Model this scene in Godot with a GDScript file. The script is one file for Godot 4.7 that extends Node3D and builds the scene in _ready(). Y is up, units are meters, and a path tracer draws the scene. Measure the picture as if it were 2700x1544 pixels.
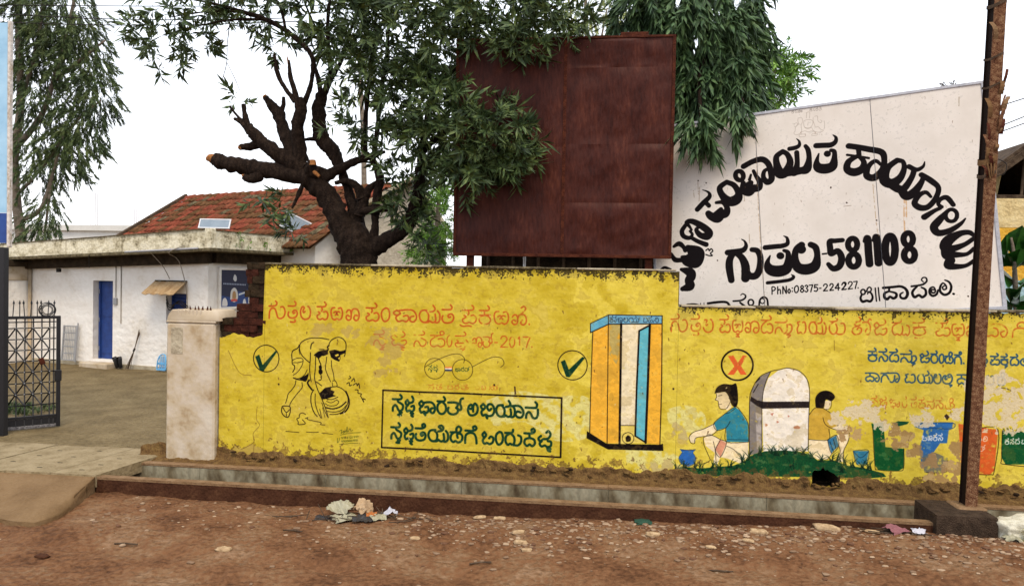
extends Node3D
# A painted compound wall beside a village office gate, seen from across a dirt road.
# Axes: x runs along the wall to the right, y is up, z points from the wall to the road. Metres.

var R := RandomNumberGenerator.new()
var taken := {}
var M := {}

# ------------------------------------------------------------------ naming and nodes
func numbered(parent: Node, called: String) -> String:
	var k := str(parent.get_instance_id()) + called
	taken[k] = taken.get(k, -1) + 1
	return called if taken[k] == 0 else "%s_%03d" % [called, taken[k]]
func put(o: Node3D, called: String, parent: Node = self) -> Node3D:
	o.name = numbered(parent, called)
	parent.add_child(o)
	return o
func tag(o: Node, label: String, category: String, group := "") -> Node:
	o.set_meta("label", label)
	o.set_meta("category", category)
	if group != "": o.set_meta("group", group)
	return o
func thing(called: String, label: String, category: String, at := Vector3.ZERO, turn := 0.0, group := "") -> Node3D:
	var o := Node3D.new()
	put(o, called)
	o.position = at
	o.rotation.y = turn
	tag(o, label, category, group)
	return o
func inst(mesh: Mesh, called: String, m: Material, parent: Node = self, at := Vector3.ZERO) -> MeshInstance3D:
	var o := MeshInstance3D.new()
	o.mesh = mesh
	o.material_override = m
	o.cast_shadow = GeometryInstance3D.SHADOW_CASTING_SETTING_ON
	put(o, called, parent)
	o.position = at
	return o
func setting(o: Node) -> Node:
	o.set_meta("kind", "structure")
	return o
func stuff(o: Node) -> Node:
	o.set_meta("kind", "stuff")
	return o
func seeded(n: int): R.seed = n
func rr(a: float, b: float) -> float: return R.randf_range(a, b)

# ------------------------------------------------------------------ mesh building
func tool(smooth := false) -> SurfaceTool:
	var st := SurfaceTool.new()
	st.begin(Mesh.PRIMITIVE_TRIANGLES)
	st.set_smooth_group(0 if smooth else -1)
	return st
func done(st: SurfaceTool) -> ArrayMesh:
	st.generate_normals()
	return st.commit()
func tri(st: SurfaceTool, a: Vector3, b: Vector3, c: Vector3):
	st.add_vertex(a); st.add_vertex(b); st.add_vertex(c)
func quad(st: SurfaceTool, a: Vector3, b: Vector3, c: Vector3, d: Vector3):
	tri(st, a, b, c); tri(st, a, c, d)
func face(st: SurfaceTool, pts: Array, mid: Vector3):   # a convex face turned away from mid
	var n: Vector3 = (pts[1] - pts[0]).cross(pts[2] - pts[0])
	var p := pts
	if n.dot(pts[0] - mid) > 0.0:
		p = pts.duplicate(); p.reverse()
	for i in range(1, p.size() - 1): tri(st, p[0], p[i], p[i + 1])
func bx(st: SurfaceTool, c: Vector3, s: Vector3, ch := 0.0, b := Basis()):   # box with chamfered edges
	var h := s / 2.0
	if ch <= 0.0:
		for ax in 3:
			for sg in [-1.0, 1.0]:
				var f := []
				for q in [[-1, -1], [1, -1], [1, 1], [-1, 1]]:
					var v := Vector3.ZERO
					v[ax] = sg * h[ax]; v[(ax + 1) % 3] = q[0] * h[(ax + 1) % 3]; v[(ax + 2) % 3] = q[1] * h[(ax + 2) % 3]
					f.append(c + b * v)
				face(st, f, c)
		return
	var pt := func(sx: float, sy: float, sz: float, ax: int) -> Vector3:
		var v := Vector3(sx * h.x, sy * h.y, sz * h.z)
		for k in 3:
			if k != ax: v[k] -= signf(v[k]) * ch
		return c + b * v
	for ax in 3:
		var u := (ax + 1) % 3
		var w := (ax + 2) % 3
		for sg in [-1.0, 1.0]:
			var f := []
			for q in [[-1, -1], [1, -1], [1, 1], [-1, 1]]:
				var s3 := Vector3.ZERO
				s3[ax] = sg; s3[u] = q[0]; s3[w] = q[1]
				f.append(pt.call(s3.x, s3.y, s3.z, ax))
			face(st, f, c)
			for sg2 in [-1.0, 1.0]:
				var a := Vector3.ZERO
				a[ax] = sg; a[u] = sg2; a[w] = -1.0
				var d := a; d[w] = 1.0
				face(st, [pt.call(a.x, a.y, a.z, ax), pt.call(d.x, d.y, d.z, ax), pt.call(d.x, d.y, d.z, u), pt.call(a.x, a.y, a.z, u)], c)
	for sx in [-1.0, 1.0]:
		for sy in [-1.0, 1.0]:
			for sz in [-1.0, 1.0]:
				face(st, [pt.call(sx, sy, sz, 0), pt.call(sx, sy, sz, 1), pt.call(sx, sy, sz, 2)], c)
func box(called: String, m: Material, parent: Node, c: Vector3, s: Vector3, ch := 0.0, b := Basis()) -> MeshInstance3D:
	var st := tool()
	bx(st, Vector3.ZERO, s, ch, b)
	return inst(done(st), called, m, parent, c)
var gnarl := FastNoiseLite.new()
func tube(st: SurfaceTool, pts: Array, rad: Array, sides := 8, rough := 0.0, cap := true, knots := 0.0):
	var rings := []
	var up := Vector3(0.13, 0.21, 0.97).normalized()
	for i in pts.size():
		var t: Vector3 = (pts[mini(i + 1, pts.size() - 1)] - pts[maxi(i - 1, 0)]).normalized()
		if absf(t.dot(up)) > 0.95: up = Vector3(0.97, 0.1, 0.1).normalized()
		var e1 := (up - t * up.dot(t)).normalized()
		up = e1
		var e2 := t.cross(e1)
		var ring := []
		for k in sides:
			var a := TAU * k / sides
			var r: float = rad[i] * (1.0 + (rr(-rough, rough) if rough > 0.0 else 0.0))
			if knots > 0.0:
				var q: Vector3 = pts[i] + (e1 * cos(a) + e2 * sin(a)) * r
				r *= 1.0 + knots * (gnarl.get_noise_3dv(q * 700.0) * 1.2 + gnarl.get_noise_3dv(q * 2200.0) * 0.7)
			ring.append(pts[i] + (e1 * cos(a) + e2 * sin(a)) * r)
		rings.append(ring)
	for i in pts.size() - 1:
		for k in sides:
			var k2 := (k + 1) % sides
			quad(st, rings[i][k], rings[i][k2], rings[i + 1][k2], rings[i + 1][k])
	if cap:
		for e in [0, pts.size() - 1]:
			for k in sides: tri(st, pts[e], rings[e][k], rings[e][(k + 1) % sides])
func smooth_path(p: Array, n := 3) -> Array:   # Catmull-Rom through any values that can be scaled and added
	var out := []
	for i in p.size() - 1:
		var a = p[maxi(i - 1, 0)]
		var b = p[i]
		var c = p[i + 1]
		var d = p[mini(i + 2, p.size() - 1)]
		for k in n:
			var t := float(k) / n
			out.append((b * 2.0 + (c - a) * t + (a * 2.0 - b * 5.0 + c * 4.0 - d) * t * t + (b * 3.0 - a - c * 3.0 + d) * t * t * t) * 0.5)
	out.append(p[-1])
	return out
func wire(called: String, m: Material, parent: Node, pts: Array, r: float, sides := 5) -> MeshInstance3D:
	var st := tool(true)
	var rad := []
	for i in pts.size(): rad.append(r)
	tube(st, pts, rad, sides)
	return inst(done(st), called, m, parent)

# ------------------------------------------------------------------ textures and materials
func noise(sd: int, freq: float, oct := 4, kind := FastNoiseLite.TYPE_SIMPLEX_SMOOTH) -> FastNoiseLite:
	var n := FastNoiseLite.new()
	n.seed = sd; n.frequency = freq; n.noise_type = kind
	n.fractal_type = FastNoiseLite.FRACTAL_FBM; n.fractal_octaves = oct
	return n
func bytes(n: FastNoiseLite, w: int, h: int, seamless := false) -> PackedByteArray:
	var im := n.get_seamless_image(w, h) if seamless else n.get_image(w, h)
	im.convert(Image.FORMAT_L8)
	return im.get_data()
func ramp(cols: Array) -> Array:   # colours spread over 0..255; values are sRGB
	var lut := []
	for i in 256:
		var f := i / 255.0 * (cols.size() - 1)
		var k := mini(int(f), cols.size() - 2)
		lut.append((cols[k] as Color).lerp(cols[k + 1], f - k))
	return lut
func grain_tex(cols: Array, sd: int, coarse: float, fine: float, mix := 0.5, size := 384, contrast := 1.35) -> ImageTexture:
	var a := bytes(noise(sd, coarse, 4), size, size, true)
	var b := bytes(noise(sd + 50, fine, 3), size, size, true)
	var lut := ramp(cols)
	var out := PackedByteArray()
	out.resize(size * size * 3)
	for i in size * size:
		var c: Color = lut[clampi(int((a[i] * (1.0 - mix) + b[i] * mix - 127.0) * contrast + 127.0), 0, 255)]
		out[i * 3] = c.r8; out[i * 3 + 1] = c.g8; out[i * 3 + 2] = c.b8
	return ImageTexture.create_from_image(Image.create_from_data(size, size, false, Image.FORMAT_RGB8, out))
var relief_store := {}
func relief_tex(sd: int, freq: float, strength: float, size := 384) -> ImageTexture:
	var key := "%d %f %f" % [sd, freq, strength]
	if not relief_store.has(key):
		var im := noise(sd, freq, 5).get_seamless_image(size, size)
		im.convert(Image.FORMAT_L8)
		im.bump_map_to_normal_map(strength)
		relief_store[key] = ImageTexture.create_from_image(im)
	return relief_store[key]
func flat(c: Color, rough := 0.85, metal := 0.0) -> StandardMaterial3D:
	var m := StandardMaterial3D.new()
	m.albedo_color = c; m.roughness = rough; m.metallic = metal
	m.metallic_specular = 0.5 if rough < 0.7 else 0.22
	return m
func surf(cols: Array, metres: float, sd: int, coarse := 0.008, fine := 0.06, mix := 0.45, rough := 0.9, bump := 3.0, bfreq := 0.04) -> StandardMaterial3D:
	var m := flat(Color.WHITE, rough)
	m.albedo_texture = grain_tex(cols, sd, coarse, fine, mix)
	m.uv1_triplanar = true
	m.uv1_world_triplanar = true
	m.uv1_scale = Vector3.ONE / metres
	if bump > 0.0:
		m.normal_enabled = true
		m.normal_texture = relief_tex(sd % 5 + 3, bfreq, bump)
	return m
func rgb(r: int, g: int, b: int) -> Color: return Color8(r, g, b)

# ------------------------------------------------------------------ a sheet that brushes paint on; lengths in millimetres on the surface
class Sheet:
	var w: int
	var h: int
	var k: float
	var tall: float
	var px := PackedByteArray()
	var mask := PackedByteArray()
	var fade: PackedByteArray
	var bb := [0, 0, 0, 0]
	func _init(wide_mm: float, tall_mm: float, wpx: int):
		k = wpx / wide_mm; w = wpx; h = int(ceil(tall_mm * k)); tall = tall_mm
		px.resize(w * h * 3); mask.resize(w * h)
		fresh()
	func fresh(): bb = [w, h, -1, -1]
	func seg(ax: float, ay: float, ra: float, bx: float, by: float, rb: float):
		var x0 := maxi(int(minf(ax - ra, bx - rb)) - 1, 0)
		var x1 := mini(int(maxf(ax + ra, bx + rb)) + 2, w - 1)
		var y0 := maxi(int(minf(ay - ra, by - rb)) - 1, 0)
		var y1 := mini(int(maxf(ay + ra, by + rb)) + 2, h - 1)
		if x1 < x0 or y1 < y0: return
		bb = [mini(bb[0], x0), mini(bb[1], y0), maxi(bb[2], x1), maxi(bb[3], y1)]
		var dx := bx - ax
		var dy := by - ay
		var ll := maxf(dx * dx + dy * dy, 0.0001)
		for y in range(y0, y1 + 1):
			for x in range(x0, x1 + 1):
				var ex := x + 0.5 - ax
				var ey := y + 0.5 - ay
				var t := clampf((ex * dx + ey * dy) / ll, 0.0, 1.0)
				ex -= dx * t; ey -= dy * t
				var c := ra + (rb - ra) * t + 0.5 - sqrt(ex * ex + ey * ey)
				if c > 0.0:
					var v := 255 if c >= 1.0 else int(c * 255.0)
					var i := y * w + x
					if v > mask[i]: mask[i] = v
	func path(p: Array, wide: Array):   # p: points in sheet pixels
		for i in p.size() - 1: seg(p[i].x, p[i].y, wide[i] / 2.0, p[i + 1].x, p[i + 1].y, wide[i + 1] / 2.0)
	func shape(p: Array):
		var lo := 1e9
		var hi := -1e9
		for q in p:
			lo = minf(lo, q.y); hi = maxf(hi, q.y)
		var y0 := maxi(int(lo), 0)
		var y1 := mini(int(hi) + 1, h - 1)
		var n := p.size()
		for y in range(y0, y1 + 1):
			for sub in 3:
				var yy := y + (sub + 0.5) / 3.0
				var xs := []
				for i in n:
					var a: Vector2 = p[i]
					var b: Vector2 = p[(i + 1) % n]
					if (a.y <= yy) != (b.y <= yy): xs.append(a.x + (yy - a.y) / (b.y - a.y) * (b.x - a.x))
				xs.sort()
				for j in range(0, xs.size() - 1, 2):
					var l: float = xs[j]
					var r: float = xs[j + 1]
					var xa := maxi(int(l), 0)
					var xb := mini(int(r), w - 1)
					bb = [mini(bb[0], xa), mini(bb[1], y), maxi(bb[2], xb), maxi(bb[3], y)]
					for x in range(xa, xb + 1):
						var c := minf(x + 1.0, r) - maxf(x, l)
						if c > 0.0: mask[y * w + x] = mini(mask[y * w + x] + int(c * 85.0), 255)
	func ink(c: Color, alpha := 1.0, worn := 0.0):   # lays the mask down as paint; worn: share rubbed away in patches
		for y in range(bb[1], bb[3] + 1):
			for x in range(bb[0], bb[2] + 1):
				var i := y * w + x
				if mask[i] == 0: continue
				var a := mask[i] / 255.0 * alpha
				mask[i] = 0
				var un := 1.0
				if fade.size() > 0:
					un = 0.9 + fade[i] / 1275.0
					a *= minf(1.0, 0.86 + fade[(i * 7) % fade.size()] / 900.0)
				if worn > 0.0: a *= clampf((fade[i] / 255.0 - worn) * 5.0 + 0.5, 0.0, 1.0)
				var j := i * 3
				px[j] = int(px[j] + (c.r8 * un - px[j]) * a); px[j + 1] = int(px[j + 1] + (c.g8 * un - px[j + 1]) * a); px[j + 2] = int(px[j + 2] + (c.b8 * un - px[j + 2]) * a)
		fresh()
	func at(x: float, y: float) -> Vector2: return Vector2(x * k, (tall - y) * k)
	func texture() -> ImageTexture: return ImageTexture.create_from_image(Image.create_from_data(w, h, false, Image.FORMAT_RGB8, px))
var S: Sheet
func points(a: Array) -> Array:
	var p := []
	for i in range(0, a.size(), 2): p.append(S.at(a[i], a[i + 1]))
	return p
func line(a: Array, mm: float, curved := true):
	var p := points(a)
	if curved and p.size() > 2: p = smooth_path(p, 4)
	var ws := []
	for i in p.size(): ws.append(mm * S.k)
	S.path(p, ws)
func pen(a: Array, mm: float, c: Color, alpha := 1.0, worn := 0.0, curved := true):
	line(a, mm, curved); S.ink(c, alpha, worn)
func brush(a: Array, bold := 1.0):   # x, y, width triples
	var p := []
	for i in range(0, a.size(), 3):
		var q := S.at(a[i], a[i + 1])
		p.append(Vector3(q.x, q.y, a[i + 2] * S.k * bold))
	p = smooth_path(p, 5)
	var xy := []
	var ws := []
	for v in p:
		xy.append(Vector2(v.x, v.y)); ws.append(maxf(v.z, 0.6))
	S.path(xy, ws)
func fill(a: Array, c: Color, alpha := 1.0, worn := 0.0, curved := false):
	var p := points(a)
	if curved:
		p.append(p[0]); p = smooth_path(p, 4)
	S.shape(p); S.ink(c, alpha, worn)
func ring_at(p: Array, r: float, mm: float, c: Color):
	var a := []
	for i in 25: a.append_array([p[0] + cos(TAU * i / 24) * r, p[1] + sin(TAU * i / 24) * r])
	pen(a, mm, c)

# brush strokes of the letters, on a grid 100 wide and 100 from head line to base line
const TICK := [8, 6, 55, 6, 76, 2, 82, -14, 70, -28]
const LOOP := [8, 6, 55, 6, 80, 0, 92, -14, 82, -30, 66, -22, 70, -4]
var GL := {
	"ga": [TICK, [6, 100, 10, 45, 35, 24, 70, 26, 88, 55, 93, 100]],
	"gu": [[4, 10, 34, 8, 47, 0, 50, -16, 42, -28], [4, 100, 7, 50, 20, 26, 38, 30, 48, 62, 55, 92, 72, 100, 92, 82, 98, 45, 88, 14, 72, 16]],
	"ge": [LOOP, [6, 100, 10, 45, 35, 24, 70, 26, 88, 55, 93, 100]],
	"guu": [[4, 10, 30, 8, 40, 0], [4, 100, 7, 50, 18, 26, 32, 30, 42, 66, 50, 96, 64, 98, 72, 70, 74, 30], [40, 6, 80, 2, 94, 20, 98, 60, 88, 98, 76, 82, 88, 60]],
	"ta": [TICK, [12, 50, 6, 72, 20, 95, 50, 100, 82, 90, 95, 65, 88, 42, 70, 36, 52, 48, 60, 62, 72, 56]],
	"te": [LOOP, [12, 50, 6, 72, 20, 95, 50, 100, 82, 90, 95, 65, 88, 42, 70, 36, 52, 48, 60, 62, 72, 56]],
	"tt": [TICK, [12, 50, 6, 70, 20, 90, 50, 94, 82, 84, 95, 62, 88, 42, 70, 36, 52, 48, 60, 60, 72, 54], [30, 122, 62, 124, 76, 116, 72, 106]],
	"th": [[8, 12, 55, 10, 66, 30, 58, 48], [10, 52, 5, 74, 18, 96, 42, 100, 62, 88, 68, 64, 56, 50], [55, 12, 80, 22, 88, 52, 78, 66, 66, 55], [80, 22, 84, -14, 98, -24]],
	"la": [[46, 44, 34, 52, 28, 38, 40, 16, 22, 10, 6, 40, 10, 76, 32, 98, 62, 100, 88, 84, 97, 50, 88, 16, 74, 6]],
	"lli": [[46, 50, 34, 58, 28, 44, 40, 24, 22, 20, 6, 48, 10, 80, 32, 98, 62, 98, 88, 80, 96, 40, 80, 8, 58, 12, 60, 36, 76, 30], [70, 110, 92, 112, 78, 128]],
	"pa": [TICK, [44, 6, 50, 26, 44, 38], [18, 44, 30, 52, 22, 62, 8, 72, 12, 92, 30, 100, 52, 92, 72, 100, 92, 88, 97, 60, 84, 40, 64, 44]],
	"pra": [TICK, [44, 6, 50, 26, 44, 38], [18, 44, 30, 52, 22, 62, 8, 72, 12, 92, 30, 100, 52, 92, 72, 100, 92, 88, 97, 60, 84, 40, 64, 44], [-8, 112, 10, 122, 40, 116, 66, 120]],
	"va": [TICK, [52, 8, 28, 26, 8, 52, 10, 88, 30, 100, 50, 90, 70, 100, 92, 86, 94, 50, 76, 30, 56, 36]],
	"vaa": [[8, 8, 60, 6, 84, 22, 96, 56, 88, 94, 74, 96, 68, 70, 82, 56], [30, 10, 14, 30, 6, 60, 14, 96, 30, 88, 46, 98, 58, 80, 54, 44, 40, 34]],
	"ve": [LOOP, [52, 8, 28, 26, 8, 52, 10, 88, 30, 100, 50, 90, 70, 100, 92, 86, 94, 50, 76, 30, 56, 36]],
	"tu": [[34, 10, 12, 16, 5, 50, 15, 86, 35, 98, 52, 88, 70, 98, 90, 82, 96, 45, 85, 12, 64, 16], [28, 46, 44, 38, 50, 52, 40, 64], [74, 42, 60, 38, 50, 52, 60, 64]],
	"ttu": [[34, 10, 12, 16, 5, 50, 15, 86, 35, 96, 52, 86, 70, 96, 90, 82, 96, 45, 85, 12, 64, 16], [28, 46, 44, 38, 50, 52, 40, 64], [74, 42, 60, 38, 50, 52], [40, 110, 62, 108, 50, 120, 62, 130, 40, 128]],
	"na": [[6, 22, 64, 22, 84, 18, 90, -6, 78, -22], [8, 100, 12, 72, 30, 55, 45, 70, 58, 96, 80, 100, 95, 76, 96, 34]],
	"nnu": [[6, 20, 50, 20, 66, 14, 68, -8, 58, -20], [6, 100, 10, 70, 26, 55, 38, 70, 48, 96, 60, 98, 70, 76, 70, 34], [60, 98, 80, 100, 96, 70, 92, 36, 80, 34], [70, 110, 88, 112, 76, 128]],
	"nna": [[30, 70, 15, 62, 7, 80, 20, 98, 38, 90, 42, 60, 36, 28, 20, 26, 10, 42], [42, 60, 48, 26, 65, 15, 85, 22, 95, 50, 92, 85, 75, 100, 60, 85, 68, 62, 84, 64]],
	"nne": [[30, 74, 15, 66, 7, 82, 20, 98, 38, 90, 42, 62, 36, 34, 20, 32, 10, 46], [42, 62, 50, 34, 66, 26, 85, 32, 95, 56, 92, 86, 75, 100, 60, 86, 70, 66], [60, 26, 80, 4, 92, -14, 80, -30, 64, -18]],
	"am": [[50, 4, 14, 24, 6, 60, 26, 95, 55, 99, 88, 78, 94, 40, 78, 10, 50, 4]],
	"ca": [[28, 8, 10, 26, 24, 48, 44, 30, 28, 8], [34, 46, 15, 65, 25, 98, 48, 90, 70, 98, 92, 80, 90, 50, 66, 56], [50, 30, 78, 22, 86, 0, 74, -20]],
	"cca": [[28, 8, 10, 26, 24, 48, 44, 30, 28, 8], [34, 46, 15, 65, 25, 94, 48, 86, 70, 94, 92, 78, 90, 50, 66, 56], [50, 30, 78, 22, 86, 0, 74, -20], [60, 106, 84, 108, 66, 122, 80, 132]],
	"caa": [[20, 18, 7, 36, 18, 54, 34, 40, 20, 18], [26, 52, 16, 72, 26, 98, 42, 90, 56, 98, 66, 80, 62, 54, 46, 60], [28, 20, 74, 12, 92, 34, 97, 70, 86, 98, 72, 90, 74, 64, 86, 58]],
	"ya": [[38, 12, 14, 18, 4, 52, 12, 88, 28, 100, 44, 86, 46, 42, 32, 14], [28, 100, 45, 98, 52, 88, 62, 98, 74, 95, 80, 78, 77, 40], [74, 95, 86, 100, 97, 84, 98, 40, 88, 16], [54, 24, 70, 17, 76, 0, 68, -22]],
	"ye": [[38, 12, 14, 18, 4, 52, 12, 88, 28, 100, 44, 86, 46, 42, 32, 14], [28, 100, 45, 98, 52, 88, 62, 98, 74, 95, 80, 78, 77, 40], [74, 95, 86, 100, 97, 84, 98, 40, 88, 16], [52, 22, 70, 14, 76, -8, 66, -24, 54, -14, 64, 0]],
	"aa": [[0, 18, 55, 12, 82, 30, 95, 65, 80, 98, 50, 98, 35, 75, 50, 56, 74, 62]],
	"ka": [TICK, [46, 6, 46, 32], [8, 40, 90, 36], [50, 38, 16, 52, 8, 80, 30, 100, 70, 98, 90, 76, 80, 50, 50, 38]],
	"kka": [TICK, [46, 6, 46, 30], [8, 38, 90, 34], [50, 36, 16, 48, 8, 74, 30, 92, 70, 92, 90, 72, 80, 48, 50, 36], [60, 106, 84, 104, 72, 118, 60, 128]],
	"sa": [TICK, [48, 6, 52, 26, 68, 34, 80, 42], [8, 100, 10, 72, 28, 52, 42, 65, 55, 92, 72, 98, 90, 80, 92, 52, 78, 40]],
	"sva": [TICK, [48, 6, 52, 24, 68, 32, 80, 40], [8, 94, 10, 68, 28, 50, 42, 62, 55, 88, 72, 93, 90, 76, 92, 50, 78, 38], [64, 106, 82, 104, 70, 116, 52, 124, 76, 126]],
	"saa": [[8, 10, 62, 8, 84, 24, 97, 58, 90, 94, 76, 94, 70, 72, 84, 60], [34, 10, 40, 28, 54, 38], [6, 100, 8, 74, 22, 54, 34, 66, 44, 92, 58, 98, 66, 74, 54, 44]],
	"ra": [TICK, [46, 10, 14, 30, 8, 70, 30, 98, 66, 98, 90, 72, 86, 34, 62, 14]],
	"ru": [[4, 8, 36, 6, 50, 0, 52, -14], [28, 12, 8, 36, 8, 76, 24, 98, 44, 90, 52, 60, 44, 24], [44, 90, 62, 100, 88, 92, 98, 56, 90, 20, 74, 20]],
	"ri": [[50, 30, 30, 22, 22, 44, 36, 60, 54, 48, 50, 30], [24, 46, 8, 66, 20, 94, 52, 100, 84, 84, 96, 48, 84, 12, 54, 0, 28, 10]],
	"bhaa": [[20, 10, 7, 30, 18, 50, 32, 32, 20, 10], [24, 50, 10, 70, 18, 98, 34, 90, 48, 98, 60, 80, 56, 52, 42, 56], [36, 104, 42, 116], [34, 22, 72, 16, 92, 36, 97, 70, 86, 98, 72, 90, 74, 66, 86, 60]],
	"bhi": [[24, 10, 8, 30, 22, 50, 38, 32, 24, 10], [28, 50, 12, 70, 20, 98, 40, 90, 56, 100, 84, 92, 96, 52, 82, 14, 58, 12, 50, 36, 62, 58, 76, 44], [44, 106, 50, 118]],
	"a": [[18, 52, 54, 52], [40, 52, 46, 34, 36, 20, 18, 30, 6, 60, 20, 95, 55, 100, 88, 80, 95, 38, 72, 10, 56, 30, 54, 72]],
	"di": [[6, 24, 50, 22], [30, 26, 10, 46, 8, 80, 26, 98, 44, 90, 64, 100, 90, 84, 95, 50, 76, 30, 56, 40, 60, 64], [52, 24, 50, -4, 66, -22, 86, -8, 80, 16, 62, 26]],
	"da": [TICK, [50, 10, 24, 26, 8, 54, 12, 92, 30, 98, 50, 88, 68, 98, 90, 84, 94, 48, 74, 26]],
	"du": [[4, 10, 36, 8, 48, 0, 50, -16], [30, 14, 10, 34, 6, 72, 18, 98, 34, 90, 48, 98, 58, 76, 56, 40, 40, 16], [48, 98, 78, 100, 96, 74, 96, 36, 80, 24]],
	"o": [[24, 10, 8, 30, 22, 50, 38, 32, 24, 10], [26, 50, 10, 74, 24, 98, 46, 92, 64, 100, 90, 86, 95, 54, 76, 42, 62, 56]],
	"he": [LOOP, [48, 8, 50, 40], [50, 40, 16, 50, 8, 80, 28, 100, 50, 88, 70, 100, 92, 80, 84, 50, 50, 40]],
	"haa": [[6, 10, 60, 8, 86, 24, 97, 58, 90, 94, 76, 96, 68, 72, 82, 58], [34, 12, 36, 42], [36, 42, 12, 54, 8, 82, 22, 98, 36, 86, 50, 98, 62, 78, 56, 52, 36, 42]],
	"jje": [[26, 20, 8, 40, 22, 60, 42, 44, 70, 40, 88, 22, 92, 0, 78, -18, 64, -6], [30, 60, 16, 78, 30, 98, 52, 90, 70, 100, 94, 92, 96, 62, 74, 56], [70, 112, 92, 114, 74, 126, 90, 132]],
	"sha": [TICK, [50, 6, 30, 26, 52, 38, 76, 30], [52, 38, 20, 52, 8, 78, 28, 98, 60, 98, 86, 82, 88, 56, 66, 48, 52, 62]],
	"au": [[0, 10, 50, 8, 80, 24, 92, 58, 76, 96, 46, 96, 34, 72, 52, 56], [60, 6, 80, -16, 98, -8]],
	"ba": [[34, 12, 14, 20, 24, 40, 10, 66, 20, 98, 44, 90, 66, 100, 92, 84, 96, 44, 84, 14, 66, 18]],
	"mu": [[6, 10, 40, 8, 52, 0, 54, -16], [34, 12, 10, 34, 6, 72, 18, 98, 32, 90, 44, 98, 56, 88, 62, 60, 60, 34], [56, 88, 68, 98, 78, 90, 88, 100, 98, 76, 96, 36, 84, 26]],
	"kta": [TICK, [46, 6, 46, 32], [8, 40, 90, 36], [50, 38, 16, 52, 8, 78, 30, 96, 70, 94, 90, 74, 80, 50], [20, 116, 60, 118, 78, 110]],
	"lla": [TICK, [30, 36, 12, 52, 10, 84, 30, 98, 52, 86, 50, 56, 70, 44, 92, 58, 92, 88, 72, 98]],
	"si": [[8, 100, 10, 72, 28, 52, 42, 65, 55, 92, 72, 98, 92, 76, 92, 34, 70, 2, 44, 10, 46, 34, 64, 30]],
	"sse": [TICK, [18, 44, 30, 52, 22, 62, 8, 72, 12, 92, 30, 100, 52, 92, 72, 100, 92, 88, 97, 60, 84, 40], [20, 70, 90, 64], [40, 116, 74, 114, 60, 128]],
	"gi": [[6, 100, 10, 55, 30, 34, 66, 36, 86, 60, 92, 100], [36, 34, 30, 8, 52, -12, 76, 2, 70, 26]],
	"li": [[46, 50, 34, 58, 28, 44, 40, 24, 22, 20, 6, 48, 10, 80, 32, 98, 62, 98, 88, 80, 96, 40, 80, 8, 58, 12, 60, 36]],
	"dot": [[50, 92, 52, 96]], "dash": [[10, 58, 90, 58]], "colon": [[50, 30, 51, 34], [50, 76, 51, 80]],
	"0": [[50, 2, 16, 24, 8, 56, 24, 92, 52, 98, 84, 78, 92, 42, 78, 10, 50, 2]],
	"1": [[30, 20, 52, 4, 54, 50, 55, 98]], "2": [[10, 26, 28, 4, 68, 3, 88, 26, 62, 58, 10, 97, 50, 97, 92, 97]],
	"3": [[12, 14, 46, 2, 84, 20, 50, 46, 88, 72, 50, 98, 8, 86]], "4": [[70, 100, 70, 50, 70, 2, 40, 36, 8, 70, 50, 70, 96, 70]],
	"5": [[86, 4, 50, 4, 20, 4, 18, 24, 15, 46, 55, 38, 88, 66, 58, 98, 10, 90]], "7": [[8, 5, 50, 5, 90, 5, 66, 50, 46, 100]],
	"8": [[50, 3, 18, 24, 50, 48, 84, 24, 50, 3], [50, 48, 10, 74, 50, 99, 92, 74, 50, 48]],
	"9": [[80, 50, 40, 52, 16, 28, 46, 3, 82, 22, 84, 60, 60, 98]], "6": [[80, 6, 40, 14, 12, 60, 40, 98, 86, 76, 60, 48, 18, 64]],
	"P": [[16, 100, 16, 50, 16, 2, 60, 3, 88, 26, 60, 50, 18, 52]], "h": [[14, 2, 14, 50, 14, 100], [14, 62, 46, 40, 80, 52, 84, 100]],
	"N": [[12, 100, 12, 50, 12, 2, 50, 50, 88, 100, 88, 50, 88, 2]], "o_": [[50, 40, 14, 70, 50, 100, 86, 70, 50, 40]]}
func words(rows: Array, mm: float, c: Color, alpha := 1.0, worn := 0.0):   # rows: letter, origin x y, across x y, down x y
	for g in rows:
		for s in GL[g[0]]:
			var a := []
			for i in range(0, s.size(), 2):
				var u: float = s[i] / 100.0
				var v: float = s[i + 1] / 100.0
				a.append_array([g[1] + g[3] * u + g[5] * v, g[2] + g[4] * u + g[6] * v])
			line(a, mm)
	S.ink(c, alpha, worn)

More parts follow.
